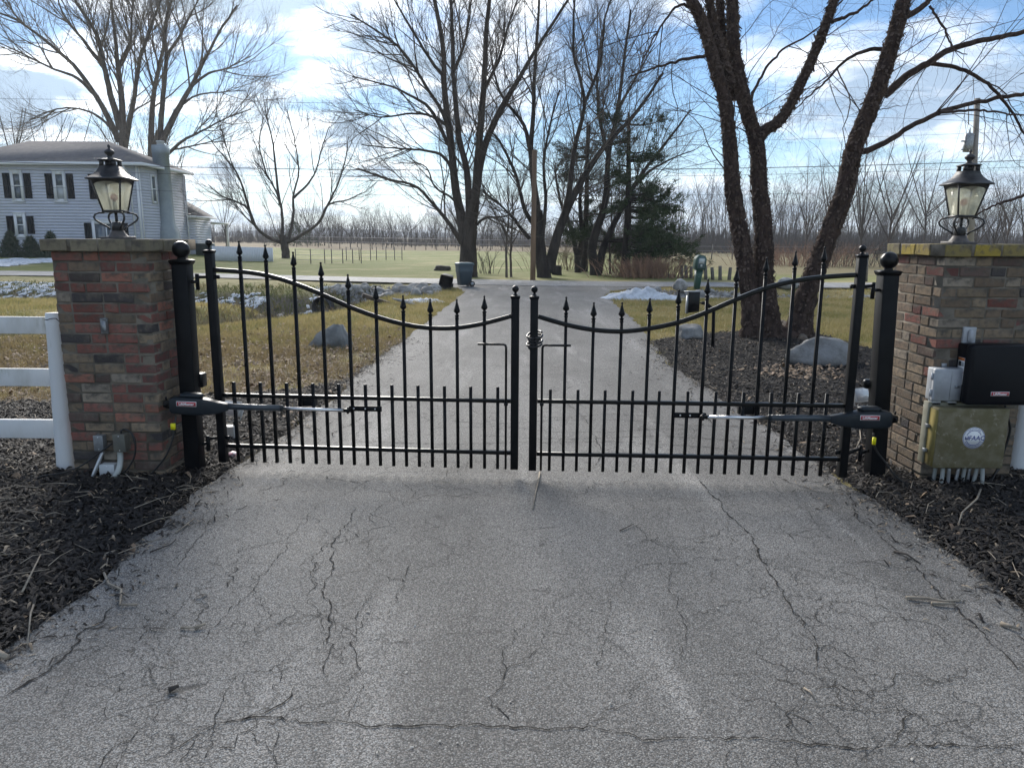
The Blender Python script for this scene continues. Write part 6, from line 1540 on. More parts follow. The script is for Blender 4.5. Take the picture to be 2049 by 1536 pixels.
for px, r0, r1, dy in stems:
    line = smooth_line([at(x, y, BY + dy * (1 - y / 690.0)) for x, y in px], 6); k = 110; p, r = resample(line, np.linspace(r0, r1, len(line)), k)
    d0 = np.arange(k) / k; flare = (.14 * np.exp(-d0 * 22)) if r0 > .14 else 0 * d0; r = r + flare
    V, F = tube_arrays(p[None], r[None], 22); V = V.reshape(k, 22, 3); c = p[:, None, :]; u = V - c
    nz_ = vnoise(np.arange(22)[None, :] * 1.0 + px[0][0], np.arange(k)[:, None] * .9, .9, 3) + .7 * vnoise(np.arange(22)[None, :] * 2.0, np.arange(k)[:, None] * 2.3, .9, 5)
    V = c + u * (1 + .13 * nz_[:, :, None]); obj('stem', np_mesh('stem', V.reshape(-1, 3), F, True), MBIRCH, birch)
    PP.append(resample(p, r, 16)[0]); RRr.append(resample(p, r, 16)[1])
    # curling flakes of bark
    n = int(2300 * (r0 / .2)); i = rngb.integers(2, k - 2, n); a = rngb.uniform(0, math.tau, n); t = unit(p[np.minimum(i + 1, k - 1)] - p[i - 1]); s = unit(np.cross(t, rngb.normal(0, 1, (n, 3)))); o = np.cross(t, s)
    base = p[i] + s * (r[i] * 1.0)[:, None]; l = rngb.uniform(.015, .065, n)[:, None]; w = rngb.uniform(.006, .026, n)[:, None]; up_ = np.where(rngb.random(n)[:, None] < .5, 1, -1) * t
    tip = base + up_ * l + s * (l * rngb.uniform(.2, 1.1, (n, 1))); FV.append(np.stack([base - o * w, base + o * w, tip + o * w * .7, tip - o * w * .8], 1).reshape(-1, 3))
for px, r0, r1 in lims:
    sl = rngb.uniform(-.6, .6); line = smooth_line([at(x, y, BY + .1 + sl * j / len(px)) for j, (x, y) in enumerate(px)], 5); p, r = resample(line, np.linspace(r0, r1, len(line)), 26); p[1:] += rngb.normal(0, .008, (25, 3))
    obj('limb', np_mesh('limb', *tube_arrays(p[None], r[None], 8), True), MBTWIG if r0 < .03 else MBIRCH, birch); PP.append(resample(p, r, 16)[0]); RRr.append(resample(p, r, 16)[1])
FV = np.concatenate(FV); fl = obj('bark_flakes', np_mesh('bark_flakes', FV, np.arange(len(FV)).reshape(-1, 4)), MFLAKE, birch); fl['kind'] = 'stuff'
PP = np.array(PP); RRr = np.array(RRr); hi = PP.copy()
up6 = PP[:, 6:]; upR = RRr[:, 6:]
parts = []; cp, cr = up6, upR
for n_, L0, ang, k, jit, trop, rk, sd, tm in ((150, 1.45, 52, 9, .14, -.03, .0045, 5, .05), (750, .85, 45, 7, .16, -.06, .0036, 3, .1), (2000, .45, 45, 4, .16, -.08, .0036, 3, .1), (1500, .2, 45, 3, .15, -.05, .005, 3, .1)):
    Q, RR = children(cp, cr, n_, L0, .35, ang, k, jit, trop, rk, tm, rng=rngb, rmin=.0012); ok = Q[:, :, 2].min(1) > 2.2; Q, RR = Q[ok], RR[ok]; parts.append(tube_arrays(Q, RR, sd)); cp, cr = Q, RR
obj('crown', np_mesh('crown', *merge(parts), True), MBTWIG, birch)
# surface root between the stems
m = MB(); m.tube([g(1560, 668) + (0, 0, .12), g(1580, 672) + (0, 0, .10), g(1605, 685) + (0, 0, .07), g(1622, 697) + (0, 0, .02)], [.13, .10, .07, .03], 10); obj('root', m, MBARKL, birch, smooth=True)
m = MB(); m.lathe([(.36, -.05), (.30, .06), (.22, .16), (.1, .22)], 14, (bb[0] - .02, BY + .02, 0)); obj('root_crown', m, MBIRCH, birch, smooth=True)
# ------------------------------------------------------------------ stones
MROCK = M('granite', (0.25, 0.25, 0.245), 0.9, color2=(0.17, 0.165, 0.155), nscale=7, bump=0.02, bscale=18, color3=(0.33, 0.32, 0.30), n3=3, c3=(.5, .7), spec=0.25)
MROCKD = M('fieldstone', (0.24, 0.245, 0.24), 0.9, color2=(0.15, 0.155, 0.15), nscale=6, bump=0.02, bscale=16, spec=0.25)
MRUB = M('limestone_rubble', (0.40, 0.385, 0.36), 0.95, color2=(0.22, 0.21, 0.195), nscale=5, bump=0.015, bscale=20, spec=0.2)
def rock_mesh(seed, sub=3, rough=.16, flat=1.0, sq=1.0):
    rng = random.Random(seed); bm = bmesh.new(); bmesh.ops.create_icosphere(bm, subdivisions=sub, radius=1.0)
    pl = [(Vector((rng.gauss(0, 1), rng.gauss(0, 1), rng.gauss(0, 1))).normalized(), rng.uniform(.62, .92)) for _ in range(9)]
    from mathutils import noise as mn
    for v in bm.verts:
        for n, d in pl:
            k = v.co.dot(n)
            if k > d: v.co -= n * (k - d) * .85
        v.co *= 1 + rough * mn.noise(v.co * 1.7 + Vector((seed, 0, 0))) + rough * .4 * mn.noise(v.co * 5 + Vector((0, seed, 0)))
    me = bpy.data.meshes.new('rock'); bm.to_mesh(me); bm.free(); me.polygons.foreach_set('use_smooth', np.ones(len(me.polygons), bool)); me.update(); return me
def rock(name, me, loc, dims, rot, mat, label=None, cat='rock', group=None):
    m2 = me
    if len(m2.materials) == 0: m2.materials.append(mat)
    o = bpy.data.objects.new(name, m2); COL.objects.link(o); o.location = [float(c) for c in loc]; o.scale = dims; o.rotation_euler = rot
    if label: tag(o, label, cat, group)
    return o
p = g(1658, 742); rock('boulder', rock_mesh(11, 4, .10), (p[0], p[1] + .25, .13), (.50, .30, .27), (0, .10, .12), MROCK, 'long grey granite boulder in the mulch bed below the birch', 'boulder')
p = g(1386, 684); rock('boulder', rock_mesh(5, 4, .13), (p[0], p[1] + .15, .11), (.25, .19, .19), (0, 0, .4), MROCK, 'rounded pale boulder at the edge of the lawn and mulch', 'boulder')
# upright slab left of the drive: a wedge with a pale tilted face
p = g(652, 694); bm = bmesh.new()
V = [(-.42, -.05, -.1), (.42, -.12, -.12), (.40, .28, -.1), (-.36, .26, -.1), (.10, .02, .36), (.20, -.02, .37), (.22, .16, .33), (.12, .18, .32), (-.20, .0, .20), (-.18, .2, .18)]
me = np_mesh('slab', V, [(0, 1, 5, 4, 8), (1, 2, 6, 5), (2, 3, 9, 7, 6), (3, 0, 8, 9), (8, 4, 7, 9), (4, 5, 6, 7), (0, 3, 2, 1)]); bm.from_mesh(me); bmesh.ops.subdivide_edges(bm, edges=bm.edges[:], cuts=3, use_grid_fill=True)
from mathutils import noise as mnoise
for v in bm.verts: v.co += Vector((mnoise.noise(v.co * 5), mnoise.noise(v.co * 5 + Vector((9, 0, 0))), mnoise.noise(v.co * 6 + Vector((0, 7, 0))))) * .022
bm.to_mesh(me); bm.free(); o = rock('field_stone', me, (p[0], p[1] + .15, Hs(p[0], p[1])), (.88, .88, .88), (0, 0, -.1), MROCKD, 'grey wedge shaped standing stone on the lawn left of the drive', 'stone')
RM = [rock_mesh(200 + i, 2, .22) for i in range(7)]
for me in RM: me.materials.append(MRUB)
r_ = random.Random(17)
def rubble(n, fn, smin, smax, label, group):
    for i in range(n):
        x, y = fn(); s = r_.uniform(smin, smax); z = Hs(x, y)
        rock('rock', RM[i % 7], (x, y, z + s * .15), (s * r_.uniform(.8, 1.4), s * r_.uniform(.7, 1.2), s * r_.uniform(.5, .9)), (r_.uniform(-.4, .4), r_.uniform(-.4, .4), r_.uniform(0, 6.3)), MRUB, label, 'rock', group)
def by_culvert():
    while True:
        x = r_.gauss(-4.5, 1.25); y = r_.gauss(22.7, .7)
        if x < -2.2 and not (x < CULV[0] + .5 and y < 21.95): return x, y
rubble(110, by_culvert, .08, .26, 'limestone riprap stone piled round the culvert mouth', 'riprap stones by the culvert')
def in_ditch():
    t = r_.random() * 2.3; i = int(t); f = t - i; a, b = DITCH_B[i], DITCH_B[i + 1]; return a[0] + (b[0] - a[0]) * f + r_.gauss(0, .35), a[1] + (b[1] - a[1]) * f + r_.gauss(0, .35)
rubble(45, in_ditch, .05, .17, 'pale stone lying in the ditch that runs from the culvert', 'stones in the ditch floor')
def right_side():
    while True:
        x = r_.gauss(6.2, 2.2); y = r_.gauss(23.0, .8)
        if x > 3.6 and y < 24.2: return x, y
rubble(80, right_side, .07, .22, 'limestone riprap stone beside the mailbox', 'riprap stones by the mailbox')
p = g(1360, 580); rock('rock', RM[2], (p[0], p[1], .12), (.30, .26, .24), (0, .2, 1), MRUB, 'larger pale rock between the snow heap and the mailbox', 'rock')
p = g(1577, 575); rock('rock', RM[4], (p[0], p[1], .1), (.42, .3, .26), (0, .1, .3), MRUB, 'large rock seen between the middle and right birch stems', 'rock')
# fine gravel between
def gravel(name, fn, n, smin, smax, mat, label):
    q = np.array([fn() for _ in range(n)]); m = len(q); s = RNG.uniform(smin, smax, m); z = H(q[:, 0], q[:, 1]); base = np.array([[1, 0, 0], [-.5, .87, 0], [-.5, -.87, 0], [0, 0, .9], [.3, .2, .6]])
    a = RNG.uniform(0, 6.28, m); ca, sa = np.cos(a), np.sin(a); B = base[None] * s[:, None, None] * RNG.uniform(.6, 1.3, (m, 5, 1)); V = np.stack([B[..., 0] * ca[:, None] - B[..., 1] * sa[:, None], B[..., 0] * sa[:, None] + B[..., 1] * ca[:, None], B[..., 2]], -1) + np.c_[q, z - .01][:, None]
    k = np.arange(m)[:, None] * 5; F = np.concatenate([k + np.array([t]) for t in ((0, 1, 3), (1, 2, 3), (2, 0, 4), (0, 3, 4), (2, 4, 3))]); return tag(obj(name, np_mesh(name, V.reshape(-1, 3), F), mat), label, 'gravel', kind='stuff')
gravel('gravel', by_culvert, 3500, .03, .09, MRUB, 'broken limestone gravel round the culvert'); gravel('gravel', right_side, 2600, .03, .09, MRUB, 'broken limestone gravel beside the mailbox'); gravel('gravel', in_ditch, 1500, .02, .06, MRUB, 'gravel on the ditch floor')
# culvert
MPIPE = M('culvert_plastic', (0.014, 0.014, 0.015), 0.5, color2=(0.03, 0.03, 0.03), nscale=8)
d = Vector((-CDIR[0], -CDIR[1], 0)).normalized(); cul = thing('culvert_pipe', 'black corrugated culvert pipe opening in the ditch left of the drive', 'pipe', CULV + np.array([0, 0, -.32])); fr = frame4(Vector(CULV), Vector((d.y, -d.x, 0)) * -1)
V = []; F = []; n = 32; k = 26
for j in range(k):
    t = j / (k - 1) * 2.2; R = .325 + .022 * math.sin(j * 1.57)
    for i in range(n): a = i * math.tau / n; V.append(fr @ Vector((R * math.cos(a), R * math.sin(a), -t)))
for j in range(k - 1):
    for i in range(n): F.append((j * n + i, (j + 1) * n + i, (j + 1) * n + (i + 1) % n, j * n + (i + 1) % n))
o_ = len(V)
for j in range(2):
    for i in range(n): a = i * math.tau / n; V.append(fr @ Vector((.29 * math.cos(a), .29 * math.sin(a), -2.2 * j)))
for i in range(n): i2 = (i + 1) % n; F += [(i, i2, o_ + i2, o_ + i), (o_ + i, o_ + i2, o_ + n + i2, o_ + n + i)]
F.append(tuple(range(o_ + n, o_ + 2 * n)))
obj('pipe', np_mesh('pipe', V, F, False), MPIPE, cul)
# bits of an old timber and a pale bucket lying on the rubble
p = g(760, 607); m = MB(); fr = Matrix.Translation((p[0], p[1] + .3, .02)) @ Matrix.Rotation(.35, 4, 'Y') @ Matrix.Rotation(.3, 4, 'Z'); m.box((-.5, -.08, -.04), (.5, .08, .05), fr); tag(obj('timber', m, M('rotten_wood', (0.09, 0.065, 0.05), .9, color2=(.05, .04, .03), nscale=12), bevel=.01), 'broken brown timber lying above the culvert', 'timber')
m = MB(); p = g(810, 608); fr = Matrix.Translation((p[0], p[1], .05)) @ Matrix.Rotation(.25, 4, 'Y'); m.lathe([(.03, -.03), (.16, -.015), (.20, .0), (.19, .02), (.05, .05)], 16, mat=fr @ Matrix.Diagonal((1.6, .8, 1, 1))); tag(obj('stone_slab', m, MRUB, smooth=True), 'pale flat slab lying on the grass near the rubble', 'slab')

# ------------------------------------------------------------------ snow
MSNOW = M('old_snow', (0.72, 0.74, 0.78), 0.8, color2=(0.50, 0.52, 0.55), nscale=6, bump=0.02, bscale=20, spec=0.3)
def snow_patches(label, spots, rng):
    """spots: (x, y, sx, sy, h, angle)"""
    n = 11; S = np.array(spots); m = len(S); V = []
    for k, zz, ja in ((1.0, -.015, .35), (.72, .6, .14), (.35, .95, .14), (0.0, 1.0, 0)):
        cnt = n if k else 1; a = np.arange(cnt) * math.tau / n; q = k * (1 + ja * rng.normal(0, 1, (m, cnt)))
        u = S[:, 2:3] * q * np.cos(a); v = S[:, 3:4] * q * np.sin(a); ca, sa = np.cos(S[:, 5:6]), np.sin(S[:, 5:6])
        xx = S[:, 0:1] + u * ca - v * sa; yy = S[:, 1:2] + u * sa + v * ca; V.append(np.stack([xx, yy, H(xx, yy) + S[:, 4:5] * zz - .01], -1))
    V = np.concatenate(V, 1); F = []
    for r in range(2):
        for i in range(n): F.append((r * n + i, r * n + (i + 1) % n, (r + 1) * n + (i + 1) % n)); F.append((r * n + i, (r + 1) * n + (i + 1) % n, (r + 1) * n + i))
    for i in range(n): F.append((2 * n + i, 2 * n + (i + 1) % n, 3 * n))
    F = (np.arange(m)[:, None, None] * (3 * n + 1) + np.array(F)[None]).reshape(-1, 3)
    return tag(obj('snow_patches', np_mesh('snow_patches', V.reshape(-1, 3), F, True), MSNOW), label, 'snow', kind='stuff')
rs = np.random.default_rng(23); xx = rs.uniform(-22, -4.4, 4000); yy = rs.uniform(23.2, 28.6, 4000)
ok = (poly_dist(xx, yy, DITCH_A) < 3.6) & (yy > 23.2 - .1 * (xx + 9)) & ~in_poly(xx, yy, ROAD) & (vnoise(xx, yy, .8, 6) + .6 * vnoise(xx, yy, 2.3, 9) > .05); xx, yy = xx[ok][:750], yy[ok][:750]; k = len(xx)
sp = np.c_[xx, yy, rs.uniform(.03, .30, k) * rs.random(k) ** .8 + .03, rs.uniform(.03, .13, k), rs.uniform(.015, .045, k), np.full(k, .5)].tolist()
sp += [(-5.9, 20.2, .35, .16, .05, 0), (-6.6, 15.3, .35, .12, .05, 0), (-7.4, 14.9, .22, .1, .05, 0), (-6.0, 18.2, .22, .1, .05, 0)]
snow_patches('scattered melting snow patches on the ditch bank', sp, rs)
snow_patches('broken snow strip on the lawn in front of the house', [(at(rs.uniform(-20, 112), 535, 41)[0], rs.uniform(37, 43), rs.uniform(.15, .5), rs.uniform(.1, .3), .06, 0) for _ in range(170)], rs)
def snow_heap(label, px, py, w, h, seed):
    rng = random.Random(seed); p = g(px, py); bm = bmesh.new(); bmesh.ops.create_grid(bm, x_segments=34, y_segments=20, size=1)
    for v in bm.verts:
        x, y = v.co.x, v.co.y; rr = math.sqrt(x * x + y * y); e = max(0, 1 - rr * (1 + .35 * mnoise.noise(Vector((x * 2.2, y * 2.2, seed)))))
        zz = h * (e ** .8) * (.65 + .8 * abs(mnoise.noise(Vector((x * 3 + seed, y * 3, 1)))) + .35 * mnoise.noise(Vector((x * 8, y * 8, seed))))
        X_, Y_ = p[0] + x * w, p[1] + y * w * .5; v.co = Vector((X_, Y_, Hs(X_, Y_) - .05 + (zz if e > 0 else -.05)))
    me = bpy.data.meshes.new('snow_heap'); bm.to_mesh(me); bm.free(); me.polygons.foreach_set('use_smooth', np.ones(len(me.polygons), bool)); return tag(obj('snow_heap', me, MSNOW), label, 'snow')
snow_heap('melting heap of white snow right of the driveway', 1285, 597, 1.15, .42, 3); snow_heap('small flat snow heap left of the driveway near the tipped bin', 845, 602, .65, .16, 8)

# ------------------------------------------------------------------ wheeled bins
MBIN = M('blue_grey_bin_plastic', (0.075, 0.105, 0.125), 0.5, color2=(0.06, 0.085, 0.105), nscale=4); MBINL = M('bin_lid_plastic', (0.10, 0.15, 0.16), 0.5); MBIND = M('black_bin_plastic', (0.012, 0.012, 0.013), 0.45); MTYRE = M('tyre_rubber', (0.015, 0.015, 0.015), 0.7)
def bin_(mt, loc, label, mats, lid_open):
    root = thing('wheeled_bin', label, 'bin', loc)
    def xf(mb): mb.v = [tuple(mt @ Vector(p)) for p in mb.v]; return mb
    def sec(z, w, d, th=0.0): return rrect((0, 0, z), (1, 0, 0), (0, 1, 0), w - th, d - th, .25, 3)
    m = MB(); m.loft([sec(.06, .24, .26), sec(.62, .275, .315), sec(.64, .292, .332), sec(.74, .295, .335), sec(.93, .305, .345), sec(.96, .325, .365), sec(.99, .325, .365), sec(.99, .285, .325), sec(.12, .215, .235)], caps=False)
    n = 16; m.f.append(tuple(reversed(range(n)))); m.f.append(tuple(range(8 * n, 9 * n))); obj('body', xf(m), mats[0], root)
    m = MB()
    if not lid_open: m.loft([rrect((0, 0, .992), (1, 0, 0), (0, 1, 0), .335, .375, .25), rrect((0, 0, 1.03), (1, 0, 0), (0, 1, 0), .32, .36, .25), rrect((0, 0, 1.06), (1, 0, 0), (0, 1, 0), .24, .28, .25)])
    else: m.loft([rrect((0, .40, 1.02), (1, 0, 0), (0, .05, 1), .335, .02, .4), rrect((0, .43, 1.33), (1, 0, 0), (0, 1, 0), .32, .03, .4), rrect((0, .44, 1.64), (1, 0, 0), (0, 1, 0), .28, .02, .4)])
    obj('lid', xf(m), mats[1], root)
    m = MB(); m.tube([(-.25, .40, .95), (.25, .40, .95)], .018, 8); obj('handle', xf(m), mats[0], root)
    for s in (-1, 1):
        m = MB(); m.tube([(s * .265, .26, .125), (s * .335, .26, .125)], .125, 18); w = obj('wheel', xf(m), MTYRE, root)
        m = MB(); m.tube([(s * .336, .26, .125), (s * .342, .26, .125)], .07, 14); obj('rim', xf(m), MGREY, w)
    return root
p = g(928, 574); mt = Matrix.Translation((p[0], p[1] + .3, 0)) @ Matrix.Rotation(math.radians(-68), 4, 'Z') @ Matrix.Scale(.74, 4); bin_(mt, (p[0], p[1] + .3, 0), 'upright blue grey wheeled bin at the end of the driveway', (MBIN, MBINL), False)
p = g(888, 580); zz = Hs(p[0], p[1]); mt = Matrix.Translation((p[0] + .05, p[1] + .85, zz + .27)) @ Matrix.Rotation(math.radians(14), 4, 'Y') @ Matrix.Rotation(math.radians(98), 4, 'X') @ Matrix.Translation((0, 0, -.1)) @ Matrix.Rotation(math.pi, 4, 'Z') @ Matrix.Scale(.64, 4); bin_(mt, (p[0], p[1] + .85, zz), 'tipped over black bin lying with its open mouth towards the gate', (MBIND, MBIND), True)
# ------------------------------------------------------------------ mailbox
MGREEN = M('green_mailbox_plastic', (0.02, 0.075, 0.055), 0.45, color2=(0.03, 0.09, 0.07), nscale=5); MPALEP = M('pale_panel', (0.5, 0.53, 0.5), 0.5)
p = g(1394, 577); lean = .07; mb_ = thing('mailbox', 'green plastic post mailbox with rounded top at the roadside', 'mailbox', (p[0], p[1], 0)); mt = Matrix.Translation((p[0], p[1], Hs(p[0], p[1]) + .02)) @ Matrix.Rotation(lean, 4, 'Y')
def xfm(mb): mb.v = [tuple(mt @ Vector(q)) for q in mb.v]; return mb
m = MB(); m.loft([rrect((0, 0, -.1), (1, 0, 0), (0, 1, 0), .085, .09, .3), rrect((0, 0, .35), (1, 0, 0), (0, 1, 0), .10, .11, .3), rrect((0, 0, .62), (1, 0, 0), (0, 1, 0), .12, .15, .3)]); obj('post', xfm(m), MGREEN, mb_)
def arch(y, k=1.0):
    out = [(-.15 * k, y, .60), (.15 * k, y, .60)]
    for i in range(13): a = math.pi * i / 12; out.append((.15 * k * math.cos(a), y, .92 + .15 * k * math.sin(a)))
    return out
m = MB(); m.loft([arch(-.24), arch(.26)]); bx_ = obj('box', xfm(m), MGREEN, mb_)
m = MB(); m.loft([[(x * .8, -.246, .84 + (z - .84) * .8) for x, y, z in arch(0)], [(x * .8, -.2395, .84 + (z - .84) * .8) for x, y, z in arch(0)]]); obj('door', xfm(m), MBINL, bx_)
m = MB(); m.box((-.085, -.252, .80), (.085, -.2462, .96)); obj('panel', xfm(m), MPALEP, bx_); m = MB(); m.box((-.03, -.258, .70), (.03, -.2465, .77)); obj('latch', xfm(m), MPALEP, bx_); m = MB(); m.box((.15, -.1, .75), (.16, .0, .95)); obj('flag', xfm(m), MREDL, bx_)
m = MB(); m.box((-.025, -.112, .36), (.025, -.104, .40)); obj('reflector', xfm(m), MWHITEL, mb_)
# ------------------------------------------------------------------ keypad pedestal
pb = g(1426, 703); Yk = pb[1]; kp = thing('keypad_pedestal', 'black keypad box on a curved gooseneck post in the mulch', 'keypad', (pb[0], Yk, 0))
pts = [(pb[0], Yk, 0), at(1427, 660, Yk), at(1428, 625, Yk), at(1425, 618, Yk), at(1419, 612, Yk), at(1413, 607, Yk), at(1405, 606, Yk), at(1395, 606, Yk)]
m = MB(); m.tube(pts, .024, 10); obj('gooseneck', m, MBLACK, kp, smooth=True)
a, b = at(1377, 584, Yk), at(1397, 624, Yk); m = MB(); V = [(a[0], Yk - .06, b[2] - .01), (b[0], Yk - .06, b[2] + .01), (b[0], Yk + .06, b[2] + .01), (a[0], Yk + .06, b[2] - .01), (a[0], Yk - .06, a[2]), (b[0], Yk - .06, a[2]), (b[0], Yk + .06, a[2]), (a[0], Yk + .06, a[2])]
m.add(V, [(0, 3, 2, 1), (4, 5, 6, 7), (0, 1, 5, 4), (1, 2, 6, 5), (2, 3, 7, 6), (3, 0, 4, 7)]); obj('keypad_box', m, MBLACK2, kp, bevel=.006); m = MB(); m.box((a[0] - .018, Yk - .05, b[2] - .02), (a[0] - .0005, Yk + .05, a[2] - .05)); obj('lit_side_strip', m, MGALV, kp)  # pale strip: light on the box's left side, put into colour
m = MB(); m.box((a[0] - .05, Yk - .06, a[2] + .001), (b[0], Yk + .06, a[2] + .012)); obj('hood', m, MGALV, kp)

# ------------------------------------------------------------------ poles and wires
MPOLE = M('brown_pole_wood', (0.26, 0.17, 0.105), 0.9, color2=(0.15, 0.095, 0.06), nscale=3, stretch=(1, 1, .15), bump=.01, bscale=12); MPOLEG = M('grey_pole_wood', (0.26, 0.235, 0.20), 0.9, color2=(0.18, 0.16, 0.14), nscale=3, stretch=(1, 1, .15))
p = at(1066, 559, 28.95); zt = at(1068, 300, p[1])[2]; m = MB(); m.tube([(p[0], p[1], -.3), (p[0] + .02, p[1], zt)], [.105, .09], 14); tag(obj('utility_pole', m, MPOLE, smooth=True), 'short brown wooden pole standing in front of the forked maple', 'pole')
PY = 31.0; p = at(1944, 520, PY); zt = at(1956, 197, PY)[2]; up = thing('utility_pole', 'tall grey utility pole with transformer behind the right lantern', 'pole', (p[0], PY, 0)); xt = at(1956, 197, PY)[0]
m = MB(); m.tube([(p[0], PY, -.3), (xt, PY, zt)], [.13, .10], 14); obj('pole', m, MPOLEG, up, smooth=True)
c = at(1938, 285, PY); m = MB(); m.lathe([(.03, -.38), (.17, -.36), (.18, -.1), (.18, .28), (.16, .33), (.05, .36)], 16, tuple(c)); tr_ = obj('transformer', m, MGALV, up, smooth=False)
m = MB(); m.tube([(c[0], c[1], c[2] + .34), (c[0], c[1], c[2] + .55)], [.04, .02], 8); obj('bushing', m, MGREY, tr_)
m = MB(); m.box((c[0] - .3, PY - .03, c[2] + .02), (xt, PY + .03, c[2] + .07)); m.box((c[0] - .25, PY - .03, c[2] - .3), (xt, PY + .03, c[2] - .25)); obj('bracket', m, MGALV, up)
for i in range(9):
    z = at(1950, 260 + i * 14, PY)[2]; xx = p[0] + (xt - p[0]) * z / zt; m = MB(); m.tube([(xx - .22 * (1 if i % 2 else -1), PY, z), (xx, PY, z)], .012, 5); obj('step', m, MGALV, up)
m = MB(); a = at(1938, 250, PY); m.tube([a, at(1938, 225, PY), at(1936, 205, PY)], .02, 6); obj('cutout_fuse', m, MGALV, up)
MLINE = M('power_line', (0.03, 0.03, 0.035), 0.6)
def wire(label, y_l, y_m, y_r, Yd, r):
    """pixel height at the left edge, middle and right edge of the picture"""
    A = at(0, y_l, Yd); B = at(1024, y_m, Yd); C_ = at(2049, y_r, Yd); xs = np.array([A[0], B[0], C_[0]]); co = np.polyfit(xs, [A[2], B[2], C_[2]], 2); X_ = np.linspace(-55, 55, 60); m = MB(); m.tube([(x, Yd, float(np.polyval(co, x))) for x in X_], r, 5); return tag(obj('power_line', m, MLINE, smooth=True), label, 'power line', 'power lines along the road')
wire('thickest power line crossing behind the lanterns', 324, 341, 321, 31.2, .014); wire('thin power line just below the thickest one', 338, 355, 334, 31.6, .007)
wire('highest power line crossing in front of the clouds', 198, 214, 246, 31.0, .006); wire('faint power line crossing above the far tree row', 372, 392, 376, 33, .006); wire('faint power line between the highest and thickest ones', 270, 288, 262, 32.5, .005)
# ------------------------------------------------------------------ pasture fence posts
r2 = random.Random(4)
fp = [(1365, 560, 531), (1374, 560, 531), (1383, 560, 533), (1413, 563, 531), (1427, 563, 535), (1441, 564, 532), (1458, 564, 535), (1493, 565, 528), (1732, 567, 505), (1339, 558, 533), (1350, 559, 534)]
for i, (px, yb, yt) in enumerate(fp):
    p = g(px, yb); Yp = p[1] + 1.6; b = at(px, yb, Yp); t = at(px + r2.uniform(-3, 4), yt, Yp); m = MB(); rad = .075 if i < 9 else .03; m.tube([(b[0], Yp, -.2), (t[0], Yp, t[2])], [rad, rad * .9], 7)
    tag(obj('fence_post', m, MPOST), ['weathered fence post, first left of the mailbox row', 'weathered fence post, second left of the mailbox', 'weathered fence post nearest left of the mailbox', 'weathered fence post nearest right of the mailbox', 'weathered fence post, second right of the mailbox', 'leaning fence post, third right of the mailbox', 'weathered fence post, fourth right of the mailbox', 'fence post seen against the left birch stem', 'tall fence post beside the right gate post', 'thin stake left of the fence posts', 'thin stake beside the first fence post'][i], 'fence post', 'pasture fence posts')
pf = thing('pasture_fence', 'low distant wire fence crossing the pasture at right', 'fence', (18, 62, 0))
for i in range(26):
    x = 9 + i * 1.7; y = 60 + .12 * i; m = MB(); m.tube([(x, y, -.1), (x + r2.gauss(0, .05), y, 1.15)], .05, 5); obj('post', m, MPOST, pf)
for h in (.3, .65, 1.0): m = MB(); m.tube([(9, 60, h), (30, 61.5, h - .03), (51.5, 63, h)], .012, 4); obj('wire', m, MWIRE, pf)
wf = thing('field_fence', 'pale wire fence along the far edge of the mown field', 'fence', (-20, 90, .3))
for i in range(40):
    x = -30 + i * 1.3; m = MB(); m.tube([(x, 92, Hs(x, 92) - .1), (x, 92, Hs(x, 92) + 1.3)], .045, 5); obj('post', m, MPOST, wf)
for h in (.7, 1.25): m = MB(); m.tube([(-30, 92, Hs(-30, 92) + h), (-5, 92, Hs(-5, 92) + h), (21, 92, Hs(21, 92) + h)], .02, 4); obj('wire', m, MWIRE, wf)
# mound of brush in the field and a dark stump
p = g(885, 540); rock('brush_pile', rock_mesh(77, 3, .3), (p[0], p[1], .04), (.55, .4, .2), (0, 0, 0), M('brush_pile_brown', (0.10, 0.085, 0.065), .95, color2=(.05, .042, .035), nscale=8, bump=.05, bscale=14), 'low grey mound of brush in the mown field', 'brush pile')
p = g(1114, 549); m = MB(); m.lathe([(.24, -.1), (.22, .1), (.21, .38), (.1, .40)], 12, (p[0], p[1], 0)); tag(obj('tree_stump', m, MBARKD), 'dark stump right of the forked maple trunk', 'stump')

# ------------------------------------------------------------------ fallen sticks
MSTICK = M('dry_stick', (0.36, 0.31, 0.245), 0.85, color2=(0.24, 0.20, 0.155), nscale=25, spec=0.2); MSTICKD = M('dark_stick', (0.05, 0.042, 0.036), 0.85)
def stick(px, r, mat, label, z=.003):
    pts = [g(x, y, z) for x, y in px]; pts = [q + np.array([0, 0, r * .8 + .005 * math.sin(i * 1.9)]) for i, q in enumerate(pts)]; m = MB(); rr = np.linspace(r, r * .55, len(pts)); m.tube(pts, list(rr), 7); return tag(obj('stick', m, mat, smooth=True), label, 'stick')
stick([(238, 1102), (212, 1112), (202, 1132), (217, 1168), (243, 1183), (240, 1211), (274, 1209)], .0075, MSTICK, 'zigzag pale branch lying from the left mulch onto the asphalt', .006)
stick([(390, 1258), (412, 1252)], .008, MSTICK, 'short tan splinter on the asphalt below the zigzag branch'); stick([(362, 1257), (391, 1258)], .005, MSTICK, 'second tan splinter touching the short one')
stick([(338, 1384), (358, 1377)], .011, MSTICKD, 'stubby dark stick lying on the left asphalt'); stick([(1080, 946), (1078, 962), (1072, 985), (1066, 1019)], .006, MSTICK, 'thin twig lying on the asphalt below the gate meeting point')
stick([(1813, 1197), (1850, 1200), (1890, 1203), (1922, 1201)], .007, MSTICK, 'long pale stick on the right asphalt'); stick([(1864, 1209), (1912, 1212)], .0085, MSTICK, 'short pale stick just below the long one on the right asphalt')
